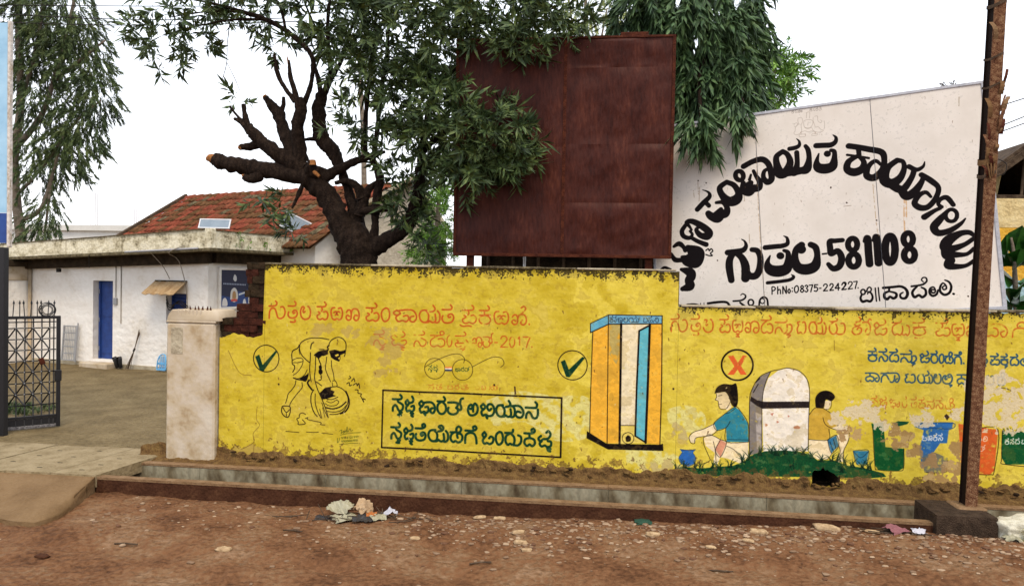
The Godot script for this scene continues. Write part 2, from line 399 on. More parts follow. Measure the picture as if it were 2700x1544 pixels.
# ------------------------------------------------------------------ the paintings on the compound wall; sheet 8800 x 2150 mm
func paint_wall() -> Array:
	S = Sheet.new(8800.0, 2150.0, 2048)
	var w := S.w
	var h := S.h
	var blot := bytes(noise(11, 0.011, 5), w, h)
	var fine := bytes(noise(12, 0.09, 4), w, h)
	var run := FastNoiseLite.new()
	run.seed = 13; run.frequency = 0.05; run.fractal_octaves = 3
	S.fade = bytes(noise(14, 0.035, 4), w, h)
	var pits := bytes(noise(16, 0.16, 2), w, h)
	var smear := bytes(noise(17, 0.02, 4), w, h)
	var c0 := rgb(180, 155, 36)
	var c1 := rgb(222, 201, 86)
	for y in h:
		for x in w:
			var i := y * w + x
			var t := clampf(blot[i] / 255.0 * 0.75 + (fine[i] / 255.0 - 0.5) * 0.22 + (smear[(y * 3 % h) * w + x] / 255.0 - 0.5) * 0.35 + (0.25 if x + blot[i] * 2 > 1180 else 0.0), 0.0, 1.0)
			var j := i * 3
			S.px[j] = int(c0.r8 + (c1.r8 - c0.r8) * t)
			S.px[j + 1] = int(c0.g8 + (c1.g8 - c0.g8) * t)
			S.px[j + 2] = int(c0.b8 + (c1.b8 - c0.b8) * t)
	var K := rgb(14, 7, 7)
	var green := rgb(8, 48, 32)
	var red := rgb(176, 70, 26)
	var skin := rgb(228, 208, 170)
	var blue := rgb(30, 70, 104)
	# pale washed areas where the coat has been rubbed thin
	for a in [[2906,747,3224,855,3589,821,3964,804,3972,443,3629,365,3310,541,2991,496], [4718,729,4907,778,5085,688,5062,507,4888,430,4749,535], [4315,306,4782,300,4867,136,4678,71,4374,126]]:
		fill(a, rgb(206, 200, 140), 0.75, 0.42, true)
	# heading and second row in faded red
	words([["gu",571,1669,186,0,2,-143],["tt",780,1669,113,0,2,-143],["la",917,1669,119,0,2,-143],["pa",1095,1669,130,0,2,-143],["tu",1249,1669,135,0,2,-144],["nna",1407,1669,158,0,2,-144],["pa",1623,1669,151,0,2,-144],["am",1791,1669,98,0,2,-144],["caa",1906,1669,270,0,2,-144],["ya",2188,1669,228,0,2,-144],["ta",2427,1670,136,0,2,-144]], 18, red, 0.88, 0.1)
	words([["pra",2636,1670,157,0,3,-144],["ka",2810,1670,140,0,3,-144],["tu",2966,1670,161,0,3,-145],["nne",3144,1670,166,0,3,-145],["dot",3309,1670,44,0,3,-145]], 16, red, 0.82, 0.3)
	words([["sva",1708,1396,150,1,2,-130],["cca",1882,1398,196,2,2,-127],["sa",2135,1400,148,1,2,-124],["ve",2306,1401,170,1,2,-122],["am",2488,1403,57,0,2,-120],["sse",2567,1403,146,1,2,-119],["nna",2747,1405,112,1,2,-117],["th",2859,1405,112,1,2,-116],["dash",2982,1406,33,0,2,-114],["2",3038,1407,83,1,2,-114],["0",3132,1408,61,0,2,-113],["1",3209,1408,55,0,2,-112],["7",3270,1409,83,1,2,-111],["dot",3347,1409,33,0,2,-110]], 13, red, 0.8, 0.33)
	words([["sa",2303,885,65,1,1,-45],["te",2385,886,65,1,1,-44],["ba",2499,888,65,1,1,-43],["ra",2580,890,49,1,1,-42],["ta",2645,891,81,1,1,-42],["am",2791,894,48,1,1,-40],["ba",2855,895,48,1,1,-40],["na",2936,896,48,1,1,-39],["th",2984,897,48,1,1,-38]], 7, red, 0.62, 0.36)
	# tick marks in circles
	ring_at([553,1100], 141, 9, K)
	ring_at([3778,1134], 147, 9, K)
	fill([430,1116,475,1140,514,1031,654,1185,672,1173,526,967,486,972], green)
	fill([3660,1166,3701,1187,3742,1089,3875,1223,3900,1209,3750,1012,3715,1017], green)
	# the man bending over a basket, in brush outline
	for a in [[[1238,1319,1159,1332,1071,1332,1001,1319,940,1284,918,1241,924,1190,951,1140,995,1099,1035,1071], 8], [[1072,1286,1048,1266,1040,1217], 10], [[1239,1271,1265,1314,1325,1345,1378,1338,1417,1298,1424,1247,1415,1180], 8],
		[[1239,1259,1224,1241,1231,1216,1214,1199], 14], [[914,1253,897,1219,848,1192,834,1153,838,1102,842,1052,865,1035,866,1001,847,967], 9], [[923,1241,913,1198,924,1156], 6],
		[[841,1090,889,1113,942,1114,960,1089,916,1071,854,1065], 6], [[960,1081,943,1029,900,969,852,933], 6], [[1006,998,980,946,936,910,892,899,856,906], 6], [[856,906,901,891,963,884,990,878,1011,922,1017,956], 11],
		[[1038,1177,1038,1109,1032,1015,1038,939,1051,872], 8], [[1096,1140,1094,1009,1086,924,1095,874,1123,790,1168,698,1214,590,1241,507], 8], [[1087,1153,1126,1183,1170,1196,1214,1203], 16], [[1127,1162,1179,1156,1223,1174], 16],
		[[1127,1124,1138,1087,1154,1053,1146,1019], 10], [[1148,1032,1149,1019], 30], [[1151,986,1152,975], 40], [[1152,960,1161,927,1157,897,1135,890], 8],
		[[1215,1136,1211,1081,1203,1021,1226,954,1262,880], 7], [[1268,1099,1270,1040,1291,965,1301,898], 7], [[1284,889,1314,890,1333,840,1289,830,1280,872], 6],
		[[1029,888,1012,862,1026,829,1061,788], 16], [[1104,874,1131,858,1166,834], 8],
		[[883,879,875,832,840,780,801,735,788,684,773,636], 7], [[950,860,953,809,920,765,877,713,829,643,816,600], 7], [[754,606,821,600,824,540,800,488,755,504,730,545,736,597,754,606], 9], [[745,588,781,539,817,570], 8], [[781,539,786,501], 7],
		[[1079,788,1053,736,1050,668,1064,601,1091,543,1122,510], 9], [[1097,747,1098,653,1126,561,1162,495], 7], [[1148,587,1171,495], 6], [[1169,656,1205,564,1241,502], 6], [[1178,606,1206,505], 5],
		[[1254,818,1333,831,1403,800,1443,743,1453,676,1415,590,1346,545,1258,537], 7], [[1429,784,1461,710,1462,634,1424,573,1372,550], 14], [[1213,607,1292,597,1371,622,1431,675], 12], [[1223,569,1310,564,1389,589,1436,641], 7],
		[[1204,649,1257,626,1327,637,1354,672,1335,688], 6], [[1212,700,1273,694,1343,722], 7], [[1221,675,1274,660,1335,696], 5],
		[[994,526,959,542,928,523,924,489,898,475,916,442,916,417,978,423,991,437,960,469], 7], [[991,483,1021,497,1013,476,1083,462,1163,448,1159,427,1207,425], 6],
		[[1406,1213,1415,1180,1407,1150], 8], [[1135,1213,1187,1215], 8]]:
		line(a[0], a[1] * 1.12)
	S.ink(K)
	for a in [[1240,1200,1301,1218,1362,1202,1414,1213,1415,1184,1363,1161,1365,1119,1351,1092,1303,1109,1263,1133], [1145,757,1202,814,1272,829,1263,795,1307,780,1290,745,1325,734,1221,700,1177,690], [1092,1144,1126,1188,1231,1204,1223,1165,1162,1147,1127,1112], [919,901,989,938,1017,956,1002,900,972,871]]:
		fill(a, K)
	for a in [[1302,1159,1337,1173,1350,1161,1319,1143], [1337,1127,1361,1144,1357,1110]]: fill(a, rgb(214, 184, 66))
	line([780,340,864,336,926,334], 6); line([1006,342,1103,341,1138,348], 6); line([1173,338,1296,331], 5)
	for a in [[1466,946,1479,929,1458,916], [1437,865,1463,878,1468,845,1489,854], [1489,896,1514,922,1523,889], [1507,854,1541,873,1550,848,1567,873,1576,823], [1529,805,1559,802,1560,772,1595,765,1586,740], [1595,732,1622,682,1613,715,1639,708]]: line(a, 9)
	S.ink(K, 0.95)
	for a in [[1366,368,1392,378,1383,343,1418,374,1410,345,1440,380,1436,350,1448,414,1453,359,1479,398,1488,373,1509,383], [1375,326,1488,352,1592,361], [1345,291,1346,244,1363,266,1367,292], [1368,226,1472,242,1568,250]]: line(a, 5)
	S.ink(rgb(40, 56, 16), 0.9)
	words([["9",1384,305,19,2,0,-21],["9",1407,308,17,2,0,-21],["1",1428,310,12,1,0,-21],["6",1443,312,19,2,0,-21],["1",1466,315,10,1,0,-21],["2",1480,316,19,2,0,-21],["1",1502,319,12,1,0,-21],["9",1518,321,16,2,0,-21],["9",1537,323,16,2,0,-21],["7",1554,325,17,2,0,-21]], 4, rgb(40, 56, 16), 0.9)
	words([["9",1384,269,19,2,0,-20],["9",1407,272,17,2,0,-20],["0",1428,274,16,2,0,-20],["0",1447,276,16,2,0,-20],["6",1466,279,14,2,0,-20],["8",1484,281,16,2,0,-20],["7",1503,283,12,1,0,-20],["5",1518,285,16,2,0,-20],["5",1538,287,16,2,0,-20],["1",1555,289,12,1,0,-20]], 4, rgb(40, 56, 16), 0.9)
	# spectacles
	ring_at([2369,1054], 106, 5, K)
	ring_at([2659,1051], 106, 5, K)
	pen([2267,1067,2381,1137,2526,1200,2623,1210,2676,1170,2670,1122], 5, K)
	pen([2758,1083,2883,1153,2978,1192,3059,1182,3085,1127,3052,1090], 5, K)
	fill([2476,1077,2548,1079,2548,1063,2476,1061], rgb(216, 120, 60)); fill([2476,1061,2548,1063,2548,1051,2477,1048], rgb(224, 220, 205)); fill([2477,1048,2548,1051,2549,1033,2477,1031], rgb(40, 50, 80))
	words([["sva",2300,1078,46,2,1,-48],["cca",2352,1079,49,2,1,-48]], 5, green)
	words([["bhaa",2580,1068,58,2,1,-35],["ra",2645,1070,32,1,1,-35],["th",2681,1071,50,2,1,-35]], 5, green)
	# boxed slogan
	pen([1827,812,2252,807,2709,809,3159,805,3676,802], 17, K, 1.0, 0.12, false)
	pen([3676,802,3677,206], 18, K, 1.0, 0.0, false)
	pen([3677,202,3096,208,2491,215,1821,216], 17, K, 1.0, 0.05, false)
	pen([1821,216,1827,812], 15, K, 1.0, 0.0, false)
	words([["sva",1922,732,128,-1,2,-136],["cca",2057,731,108,-1,2,-136],["bhaa",2199,730,184,-2,2,-136],["ra",2395,728,107,-1,2,-135],["th",2502,727,171,-1,2,-135],["a",2714,725,113,-1,2,-134],["bhi",2842,724,158,-1,2,-134],["ya",3004,723,202,-2,2,-134],["aa",3161,722,138,-1,2,-133],["na",3306,720,137,-1,3,-133]], 25, green, 0.98, 0.04)
	words([["sva",1911,440,124,0,2,-133],["cca",2046,440,116,0,2,-133],["te",2170,440,119,0,2,-133],["ye",2304,439,218,0,2,-133],["di",2537,439,137,0,2,-134],["ge",2689,439,136,0,2,-134],["o",2866,438,128,0,2,-135],["am",3009,438,82,0,2,-135],["du",3103,438,175,0,2,-135],["he",3296,438,126,0,3,-136],["jje",3437,437,144,0,3,-136]], 25, green, 0.98, 0.04)
	# toilet cabin
	var amber := rgb(222, 164, 52)
	fill([3970,1474,4126,1555,4140,368,3963,452], amber, 1.0, 0.1)
	fill([4126,1562,4249,1565,4266,371,4138,365], amber, 1.0, 0.08)
	fill([4136,1554,4244,1557,4239,1243,4213,1158,4142,1254], rgb(150, 146, 104), 0.7, 0.35)
	fill([4535,1572,4653,1576,4657,375,4531,383], amber, 1.0, 0.08)
	fill([4260,1558,4533,1561,4527,393,4269,371], rgb(222, 206, 172), 1.0, 0.06)
	fill([4268,550,4413,556,4450,438,4506,388,4272,371], rgb(214, 190, 92), 1.0, 0.05)
	fill([4430,1497,4530,1556,4520,392,4417,451], rgb(92, 170, 184), 1.0, 0.1)
	fill([3948,1557,4127,1649,4126,1555,3950,1466], rgb(92, 160, 186), 1.0, 0.05)
	fill([4127,1649,4654,1652,4651,1575,4126,1555], rgb(104, 158, 186), 1.0, 0.05)
	fill([3935,479,4133,361,4657,375,4687,387,4692,315,4148,304,3933,407], K)
	for a in [[[3973,1471,3965,925,3963,452], 5], [[4126,1555,4132,931,4138,365], 5], [[4252,1562,4257,935,4261,371], 14], [[4651,1650,4661,950,4657,378], 6], [[4533,1565,4527,1015,4517,388], 14], [[4533,1556,4430,1497], 10], [[4430,1497,4418,941,4414,451], 11], [[4414,451,4517,391], 9], [[3948,1557,3950,1466], 5], [[3950,1466,4126,1554], 6], [[3948,1557,4127,1649], 5], [[4127,1649,4654,1652], 5], [[4126,1555,4653,1573], 6], [[4125,1649,4126,1555], 5], [[4265,549,4412,556], 4]]:
		line(a[0], a[1] * 1.6, false)
	S.ink(K)
	ring_at([4344,425], 57, 6, K)
	fill([4319,432,4343,455,4370,437,4368,399,4327,391], K, 1.0, 0.0, true)
	words([["sha",4137,1625,39,1,1,-49],["au",4173,1626,33,1,1,-49],["caa",4212,1626,54,1,1,-49],["la",4273,1627,44,1,1,-49],["ya",4322,1628,102,2,1,-49],["ba",4465,1631,44,1,1,-49],["lla",4515,1631,44,1,1,-49],["si",4564,1632,55,1,1,-49]], 6, rgb(28, 40, 60))
	# crossed out circle
	ring_at([5382,1189], 149, 17, K)
	fill([5289,1278,5342,1283,5387,1210,5433,1286,5470,1281,5417,1181,5475,1098,5416,1096,5386,1144,5352,1093,5291,1091,5355,1176], rgb(206, 82, 40), 0.95, 0.24)
	# milestone and the two boys
	fill([5519,307,5507,816,5527,954,5597,1080,5701,1138,5664,1041,5634,930,5625,765,5635,354], rgb(120, 112, 108), 1.0, 0.15, false)
	fill([5566,735,5626,710,5634,367,5588,379], rgb(176, 166, 158), 0.8, 0.3)
	fill([5648,354,5629,765,5634,930,5677,1069,5767,1147,5858,1175,5964,1150,6038,1075,6067,946,6068,374], rgb(226, 216, 202), 1.0, 0.05)
	fill([5519,888,5576,853,5643,840,6065,859,6067,797,5631,771,5577,798,5514,843], rgb(34, 26, 26))
	for a in [[[5518,321,5507,816,5527,954,5597,1080,5701,1138,5767,1154,5858,1175,5964,1150,6038,1075,6067,946,6065,660,6068,388], 6], [[5701,1138,5658,1041,5634,930,5626,765,5636,367], 5], [[5559,1024,5597,1066], 10], [[5541,927,5585,1011], 8]]: line(a[0], a[1])
	S.ink(K)
	fill([5188,907,5275,924,5316,877,5326,822,5338,775,5299,739,5279,754,5232,757,5215,790,5210,832,5182,844,5195,873], skin)
	fill([5172,902,5193,962,5253,999,5333,995,5373,1009,5390,949,5398,839,5381,780,5340,795,5309,874,5275,920,5214,912], K, 1.0, 0.0, true)
	fill([5175,609,5203,541,5144,490,5009,463,4994,407,4956,411,4936,467,4994,518,5075,549], skin)
	fill([5077,459,5137,497,5232,459,5300,428,5506,437,5510,293,5431,227,5310,269,5243,280,5211,192,5177,228,5188,319,5099,384], skin)
	fill([5232,452,5298,421,5243,280,5194,347], rgb(206, 140, 110))
	fill([5262,696,5372,780,5419,743,5495,623,5506,441,5299,432,5290,570,5203,541,5173,609], rgb(42, 122, 142), 1.0, 0.06)
	for a in [[[5188,900,5195,870,5181,842,5208,829,5215,788,5232,755,5283,754,5311,794], 5], [[5209,880,5242,888], 5], [[5220,798,5244,803], 4], [[5309,863,5326,836,5314,801], 4], [[5262,696,5372,780,5422,741,5497,623,5508,444], 5], [[5262,696,5173,609,5203,541,5289,572,5328,636], 5], [[5289,572,5299,432,5506,441], 5], [[5299,455,5506,461], 4], [[5273,710,5313,718,5378,769], 4], [[5181,607,5075,549,4981,515,4939,463,4956,408,4992,404,5007,460,5144,489,5210,539], 5], [[5077,459,5081,397,5135,275,5143,240,5069,202], 5], [[5079,466,5137,497,5239,453,5298,421,5243,280,5194,344,5239,448], 5], [[5172,429,5194,333,5204,202], 5], [[5294,393,5375,355,5458,249], 4]]: line(a[0], a[1])
	S.ink(K)
	fill([6212,870,6270,882,6266,829,6241,782,6205,799], skin)
	fill([6126,810,6122,894,6158,950,6216,970,6271,954,6303,912,6270,870,6218,881,6202,805,6149,794], K, 1.0, 0.0, true)
	fill([6072,486,6251,494,6291,371,6246,306,6155,302,6076,347], skin)
	fill([6324,542,6433,584,6437,506,6393,389,6404,292,6325,274,6363,388,6346,455], skin)
	fill([6264,614,6347,665,6406,620,6433,584,6369,570], skin)
	fill([6068,729,6123,799,6201,795,6287,737,6350,672,6331,636,6267,601,6254,494,6069,494], rgb(190, 152, 56), 1.0, 0.12)
	fill([6245,494,6324,542,6349,441,6283,368], rgb(46, 106, 142))
	for a in [[[6068,729,6123,799,6201,795,6287,737,6350,672,6331,633], 5], [[6197,707,6224,640,6316,596,6433,586,6438,500,6394,389,6404,288], 5], [[6254,600,6251,494,6069,491], 5], [[6245,494,6325,544,6349,441,6283,368,6245,494], 5], [[6267,478,6302,385], 5], [[6299,500,6324,413], 5], [[6349,444,6363,381,6312,276], 5], [[6220,789,6265,804,6270,873], 4], [[6168,302,6246,306,6291,368], 4]]: line(a[0], a[1])
	S.ink(K)
	# dropped paint on the milestone
	for a in [[5925,607,5964,622,5993,603,5978,588,5932,589], [5705,727,5738,736,5725,701], [5766,661,5793,649,5767,634], [5870,720,5890,708,5870,696], [5661,630,5688,617,5662,595]]: fill(a, rgb(170, 96, 70), 0.8, 0.2)
	# pot, bucket and grass
	var pot := rgb(38, 92, 164)
	fill([4844,254,4874,307,4856,334,4999,338,4978,309,5009,255,4991,201,4935,173,4866,198], pot, 1.0, 0.08)
	pen([4856,337,4931,332,5001,341], 9, rgb(24, 54, 96))
	pen([4874,307,4844,254,4866,198,4935,173,4991,201,5009,255,4978,309], 5, rgb(18, 40, 80))
	fill([6483,399,6625,405,6608,275,6521,270], rgb(44, 110, 138), 1.0, 0.1)
	pen([6483,399,6553,410,6625,405,6608,275,6521,270,6483,399], 5, rgb(16, 34, 54))
	pen([6492,387,6555,336,6618,393], 5, rgb(16, 34, 54))
	fill([4794,77,4820,134,4867,167,4948,165,5057,157,5191,180,5365,200,5484,257,5562,325,5668,358,5852,375,5983,367,6089,345,6155,293,6311,298,6441,253,6571,242,6764,197,6790,165,6637,141,6120,128,5594,107,5059,82], rgb(12, 62, 34), 1.0, 0.12)
	seeded(31)
	var foot: Array = [4827,134,4908,159,5003,150,5057,146,5164,179,5232,162,5339,194,5458,249,5510,272,5615,325,5721,351,5774,333,5853,350,5944,354,6023,351,6102,321,6194,291,6285,302,6350,299,6402,274,6480,251,6571,242,6635,231,6378,198,5922,203,5393,149]
	for i in range(0, foot.size(), 2):
		for b in 7:
			var lean := rr(-55, 55)
			var tall := rr(28, 95)
			brush([foot[i] + rr(-25, 25), foot[i + 1] - 12, 9, foot[i] + lean * 0.5, foot[i + 1] + tall * 0.6, 6, foot[i] + lean * 1.3, foot[i + 1] + tall, 1])
	S.ink(rgb(8, 34, 22))
	for i in 420:
		var x := rr([4922,139][0], [6635,225][0])
		var y := rr([5594,118][1], [5590,276][1])
		if y < [5057,146][1] or (x > [5590,296][0] and x < [6115,322][0]): brush([x, y, 4, x + rr(-10, 10), y + rr(10, 24), 5])
	S.ink(rgb(26, 92, 48), 0.8)
	# right hand heading
	words([["gu",4732,1634,166,1,3,-134],["tt",4925,1635,103,1,3,-133],["la",5042,1636,103,1,3,-133],["pa",5199,1637,109,1,3,-133],["ttu",5321,1638,108,1,3,-133],["nna",5436,1639,148,1,3,-132],["va",5591,1640,121,1,3,-132],["nnu",5719,1641,173,1,3,-132],["ba",5925,1643,93,1,3,-131],["ya",6038,1644,165,1,3,-131],["ru",6223,1645,157,1,3,-131],["sha",6433,1647,104,1,3,-130]], 15, red, 0.78, 0.28)
	words([["au",6537,1648,78,1,3,-130],["ca",6628,1648,136,1,3,-130],["mu",6796,1650,167,1,4,-129],["kta",6983,1651,134,1,4,-129],["pa",7187,1653,140,1,4,-128],["ttu",7333,1654,120,1,4,-128],["nna",7459,1655,138,1,4,-128],["vaa",7623,1656,212,2,4,-127],["gi",7860,1658,174,1,4,-127]], 14, red, 0.74, 0.33)
	words([["ka",6590,1365,91,-1,3,-96],["sa",6687,1364,91,-1,3,-95],["va",6784,1363,90,-1,3,-94],["nnu",6881,1362,154,-2,3,-92],["ca",7055,1359,96,-1,3,-90],["ra",7157,1358,70,-1,2,-89],["am",7233,1357,45,-1,2,-88],["di",7284,1356,76,-1,2,-88],["ge",7367,1355,70,-1,2,-87],["dot",7436,1354,32,0,2,-86],["ra",7506,1353,76,-1,2,-85],["tt",7588,1352,75,-1,2,-84],["pa",7682,1351,88,-1,2,-83],["kka",7776,1350,69,-1,2,-82],["da",7857,1349,81,-1,2,-81],["lli",7944,1347,124,-2,2,-80]], 16, blue, 0.96, 0.08)
	words([["haa",6569,1159,136,2,2,-89],["guu",6712,1161,174,2,2,-90],["ba",6925,1164,103,1,3,-92],["ya",7041,1166,141,2,3,-93],["la",7188,1168,70,1,3,-94],["lli",7264,1169,95,1,3,-95],["haa",7391,1171,133,2,3,-96],["ka",7536,1173,88,1,3,-97],["ba",7649,1174,75,1,3,-98],["di",7750,1176,75,1,3,-99]], 15, blue, 0.92, 0.2)
	words([["sva",6631,916,66,0,2,-79],["cca",6706,917,74,0,2,-79],["bhaa",6796,917,99,0,2,-80],["ra",6912,917,49,0,2,-81],["ta",6994,918,57,0,2,-82],["pa",7059,918,65,0,2,-83],["na",7133,918,73,0,2,-84],["sa",7214,918,73,0,2,-84],["di",7295,919,89,0,2,-85]], 10, red, 0.62, 0.38)
	# bins, much of them flaked away
	fill([6641,668,6750,690,6758,616,6776,450,6944,441,6946,258,6898,226,6716,227,6685,271,6664,568], rgb(10, 74, 36), 1.0, 0.1)
	fill([6836,677,6885,703,6983,700,6967,677,6886,651], rgb(16, 70, 44))
	pen([6944,441,6946,258,6898,226,6716,227,6685,271,6655,637], 5, K)
	fill([7029,697,7377,712,7368,647,7340,636,7328,511,7266,508,7204,409,7145,311,7110,257,7082,447,7102,535,7116,626,7034,654], rgb(42, 96, 156), 1.0, 0.18)
	fill([7107,361,7220,419,7338,372,7316,229,7134,220], rgb(92, 92, 92), 0.85, 0.25)
	pen([7134,696,7374,706,7363,650,7148,650], 6, rgb(24, 56, 96))
	pen([7339,355,7331,268,7310,229,7136,224], 5, K, 1.0, 0.3)
	words([["o",7101,578,46,2,1,-52],["nna",7153,581,42,2,1,-52],["ka",7202,583,39,2,1,-52],["sa",7248,585,42,2,1,-52]], 8, rgb(214, 214, 214), 0.95, 0.1)
	fill([7423,701,7774,658,7753,275,7716,232,7501,228,7459,292], rgb(202, 84, 36), 0.95, 0.2)
	pen([7577,656,7774,658,7753,275,7716,232,7581,229], 6, K)
	words([["saa",7507,579,72,5,1,-40],["va",7590,585,42,3,1,-44],["ri",7642,589,42,3,1,-46]], 7, rgb(220, 200, 180), 0.95, 0.15)
	words([["ba",7542,489,56,4,1,-47],["th",7606,494,64,5,1,-46]], 6, rgb(220, 200, 180), 0.9, 0.25)
	fill([7810,639,8267,666,8261,355,7850,335,7814,395], rgb(10, 74, 38), 1.0, 0.08)
	pen([7812,653,7814,395,7850,335,8261,355,8270,673], 6, K)
	seeded(41)
	for i in 40:
		var bx0: float = lerpf([7809,642][0], [8267,662][0], R.randf())
		var by0: float = [7921,644][1]
		brush([bx0, by0, 8, bx0 + rr(-12, 12), by0 + rr(15, 45), 2])
	S.ink(rgb(14, 40, 28))
	words([["ka",7836,568,40,3,1,-43],["sa",7883,571,36,2,1,-43],["da",7926,574,41,3,1,-43],["ba",7980,577,41,3,1,-43],["ttu",8030,581,44,3,1,-43],["ri",8081,584,41,3,1,-43]], 7, rgb(216, 220, 210))
	pen([7734,1027,7813,1055,7894,1016,7911,982], 6, K, 1.0, 0.1)
	# -------- wear: flaked coat, soot and lichen on the top edge, mud along the foot, chips and cracks
	var bare := PackedByteArray()
	bare.resize(w * h)
	var patches := [[1, [6457,576,107,6888,578,122,6736,711,50,7023,444,82,7190,331,91,7386,288,113,7292,162,130,7429,463,81,6890,491,82]],
		[2, [7687,1025,176,7880,964,191,8004,1037,142,7837,791,191,7647,749,128,8043,799,158,7692,854,144,6502,771,117,6652,760,99,7113,744,98,6354,695,101,6583,845,66,7404,790,81,7587,1159,80,6754,642,66,7779,1131,96]],
		[3, [283,47,105,404,103,105,1817,1321,150,1918,1227,133,1854,1095,100,1789,996,67,1161,1433,102,1465,1408,84]], [3, [4846,470,82,4818,538,68,4758,131,96,4594,123,82]]]
	for e in patches:
		for q in range(0, e[1].size(), 3):
			var m := S.at(e[1][q], e[1][q + 1])
			var r: float = e[1][q + 2] * S.k
			for y in range(maxi(int(m.y - r), 0), mini(int(m.y + r), h - 1)):
				for x in range(maxi(int(m.x - r * 1.3), 0), mini(int(m.x + r * 1.3), w - 1)):
					var i := y * w + x
					var d2 := (pow((x - m.x) / 1.3, 2.0) + pow(y - m.y, 2.0)) / (r * r)
					if 1.0 - d2 + (S.fade[i] - 128) / 90.0 + (fine[i] - 128) / 260.0 > 0.42: bare[i] = e[0]
	var mud := rgb(150, 122, 84)
	var chalk := rgb(204, 188, 160)
	var sootshade := rgb(34, 28, 20)
	var height := PackedByteArray()
	height.resize(w * h)
	var step_x := int(4807.0 * S.k)
	for y in h:
		var ymm := 2150.0 - y / S.k
		for x in w:
			var i := y * w + x
			var j := i * 3
			var f := S.fade[i]
			var b := blot[i]
			var p := pits[i]
			var hv := 128 + (fine[i] - 128) / 3
			var a := 0.0
			var c := mud
			if bare[i] > 0:
				if bare[i] == 1: a = 0.88; c = rgb(150, 118, 78) if b + p / 4 > 150 else rgb(172, 142, 100)
				elif bare[i] == 2: a = 0.9; c = chalk if p > 70 else rgb(190, 166, 120)
				elif bare[i] == 3: a = 0.5; c = rgb(158, 130, 88)
				if a > 0.0: hv -= 26
			var top := (2102.0 if x < step_x else 1752.0) - ymm
			if top < 190.0:   # soot and lichen below the top edge, with an outline that runs down in drips
				var drip := run.get_noise_2d(x * 0.9, y * 0.12) * 0.5 + 0.5
				var lim := 118.0 + top * 0.9 - drip * 130.0 + (34.0 if x > step_x else 0.0)
				if f * 0.45 + p * 0.5 + fine[i] * 0.3 > lim + 62.0 and top < 120.0: a = 0.8; c = sootshade if p > 96 else rgb(60, 48, 24)
				elif b + p / 3 > lim + 82.0: a = maxf(a, 0.35); c = rgb(112, 92, 38) if a < 0.5 else c
			if ymm < 300.0 and a < 0.3:   # splashed mud
				if f + p / 3 > 78.0 + ymm * 0.72: a = 0.7 if p > 128 else 0.5; c = rgb(112, 82, 40) if b > 128 else rgb(84, 60, 34)
			if a < 0.1:
				var sm := smear[(y * 2 % h) * w + x]
				if p < 34 and f > 130: a = 0.5; c = rgb(92, 68, 28)
				elif sm > 178 and f > 110: a = 0.16; c = rgb(132, 104, 46)
				elif b > 176: a = 0.22; c = rgb(140, 112, 48)
				elif sm < 62 and f > 120: a = 0.2; c = rgb(206, 186, 110)
				elif f > 190: a = 0.25; c = rgb(150, 120, 50)
			if a > 0.0:
				S.px[j] = int(S.px[j] + (c.r8 - S.px[j]) * a); S.px[j + 1] = int(S.px[j + 1] + (c.g8 - S.px[j + 1]) * a); S.px[j + 2] = int(S.px[j + 2] + (c.b8 - S.px[j + 2]) * a)
				if p < 34: hv -= 20
			height[i] = clampi(hv, 0, 255)
	# cracks and chipped spots
	for a in [[459,587,452,454,488,389,419,303,429,220,386,177,282,122], [429,212,425,104], [2300,2071,2318,1960], [6281,1455,6286,1361], [6832,226,6825,155], [129,1173,254,944,394,916]]:
		pen(a, 5, rgb(92, 66, 26), 0.8, 0.2)
	seeded(77)
	for i in 260:
		var x := rr(60, 8700)
		var y := rr(160, 1700)
		brush([x, y, rr(5, 14), x + rr(-8, 8), y - rr(3, 26), rr(3, 9)])
		S.ink(rgb(84, 56, 28) if R.randf() < 0.6 else rgb(206, 184, 130), rr(0.4, 0.85))
	for a in [[4775,935,4776,932], [694,834,695,832], [2988,910,2990,906]]: pen(a, 18, rgb(40, 26, 20), 1.0)
	fill([7295,769,7315,790,7343,762,7322,725], rgb(50, 34, 26))
	fill([3191,904,3207,898,3215,823,3199,814], rgb(66, 44, 30))
	var nim := Image.create_from_data(w, h, false, Image.FORMAT_L8, height)
	nim.bump_map_to_normal_map(2.6)
	return [S.texture(), ImageTexture.create_from_image(nim)]

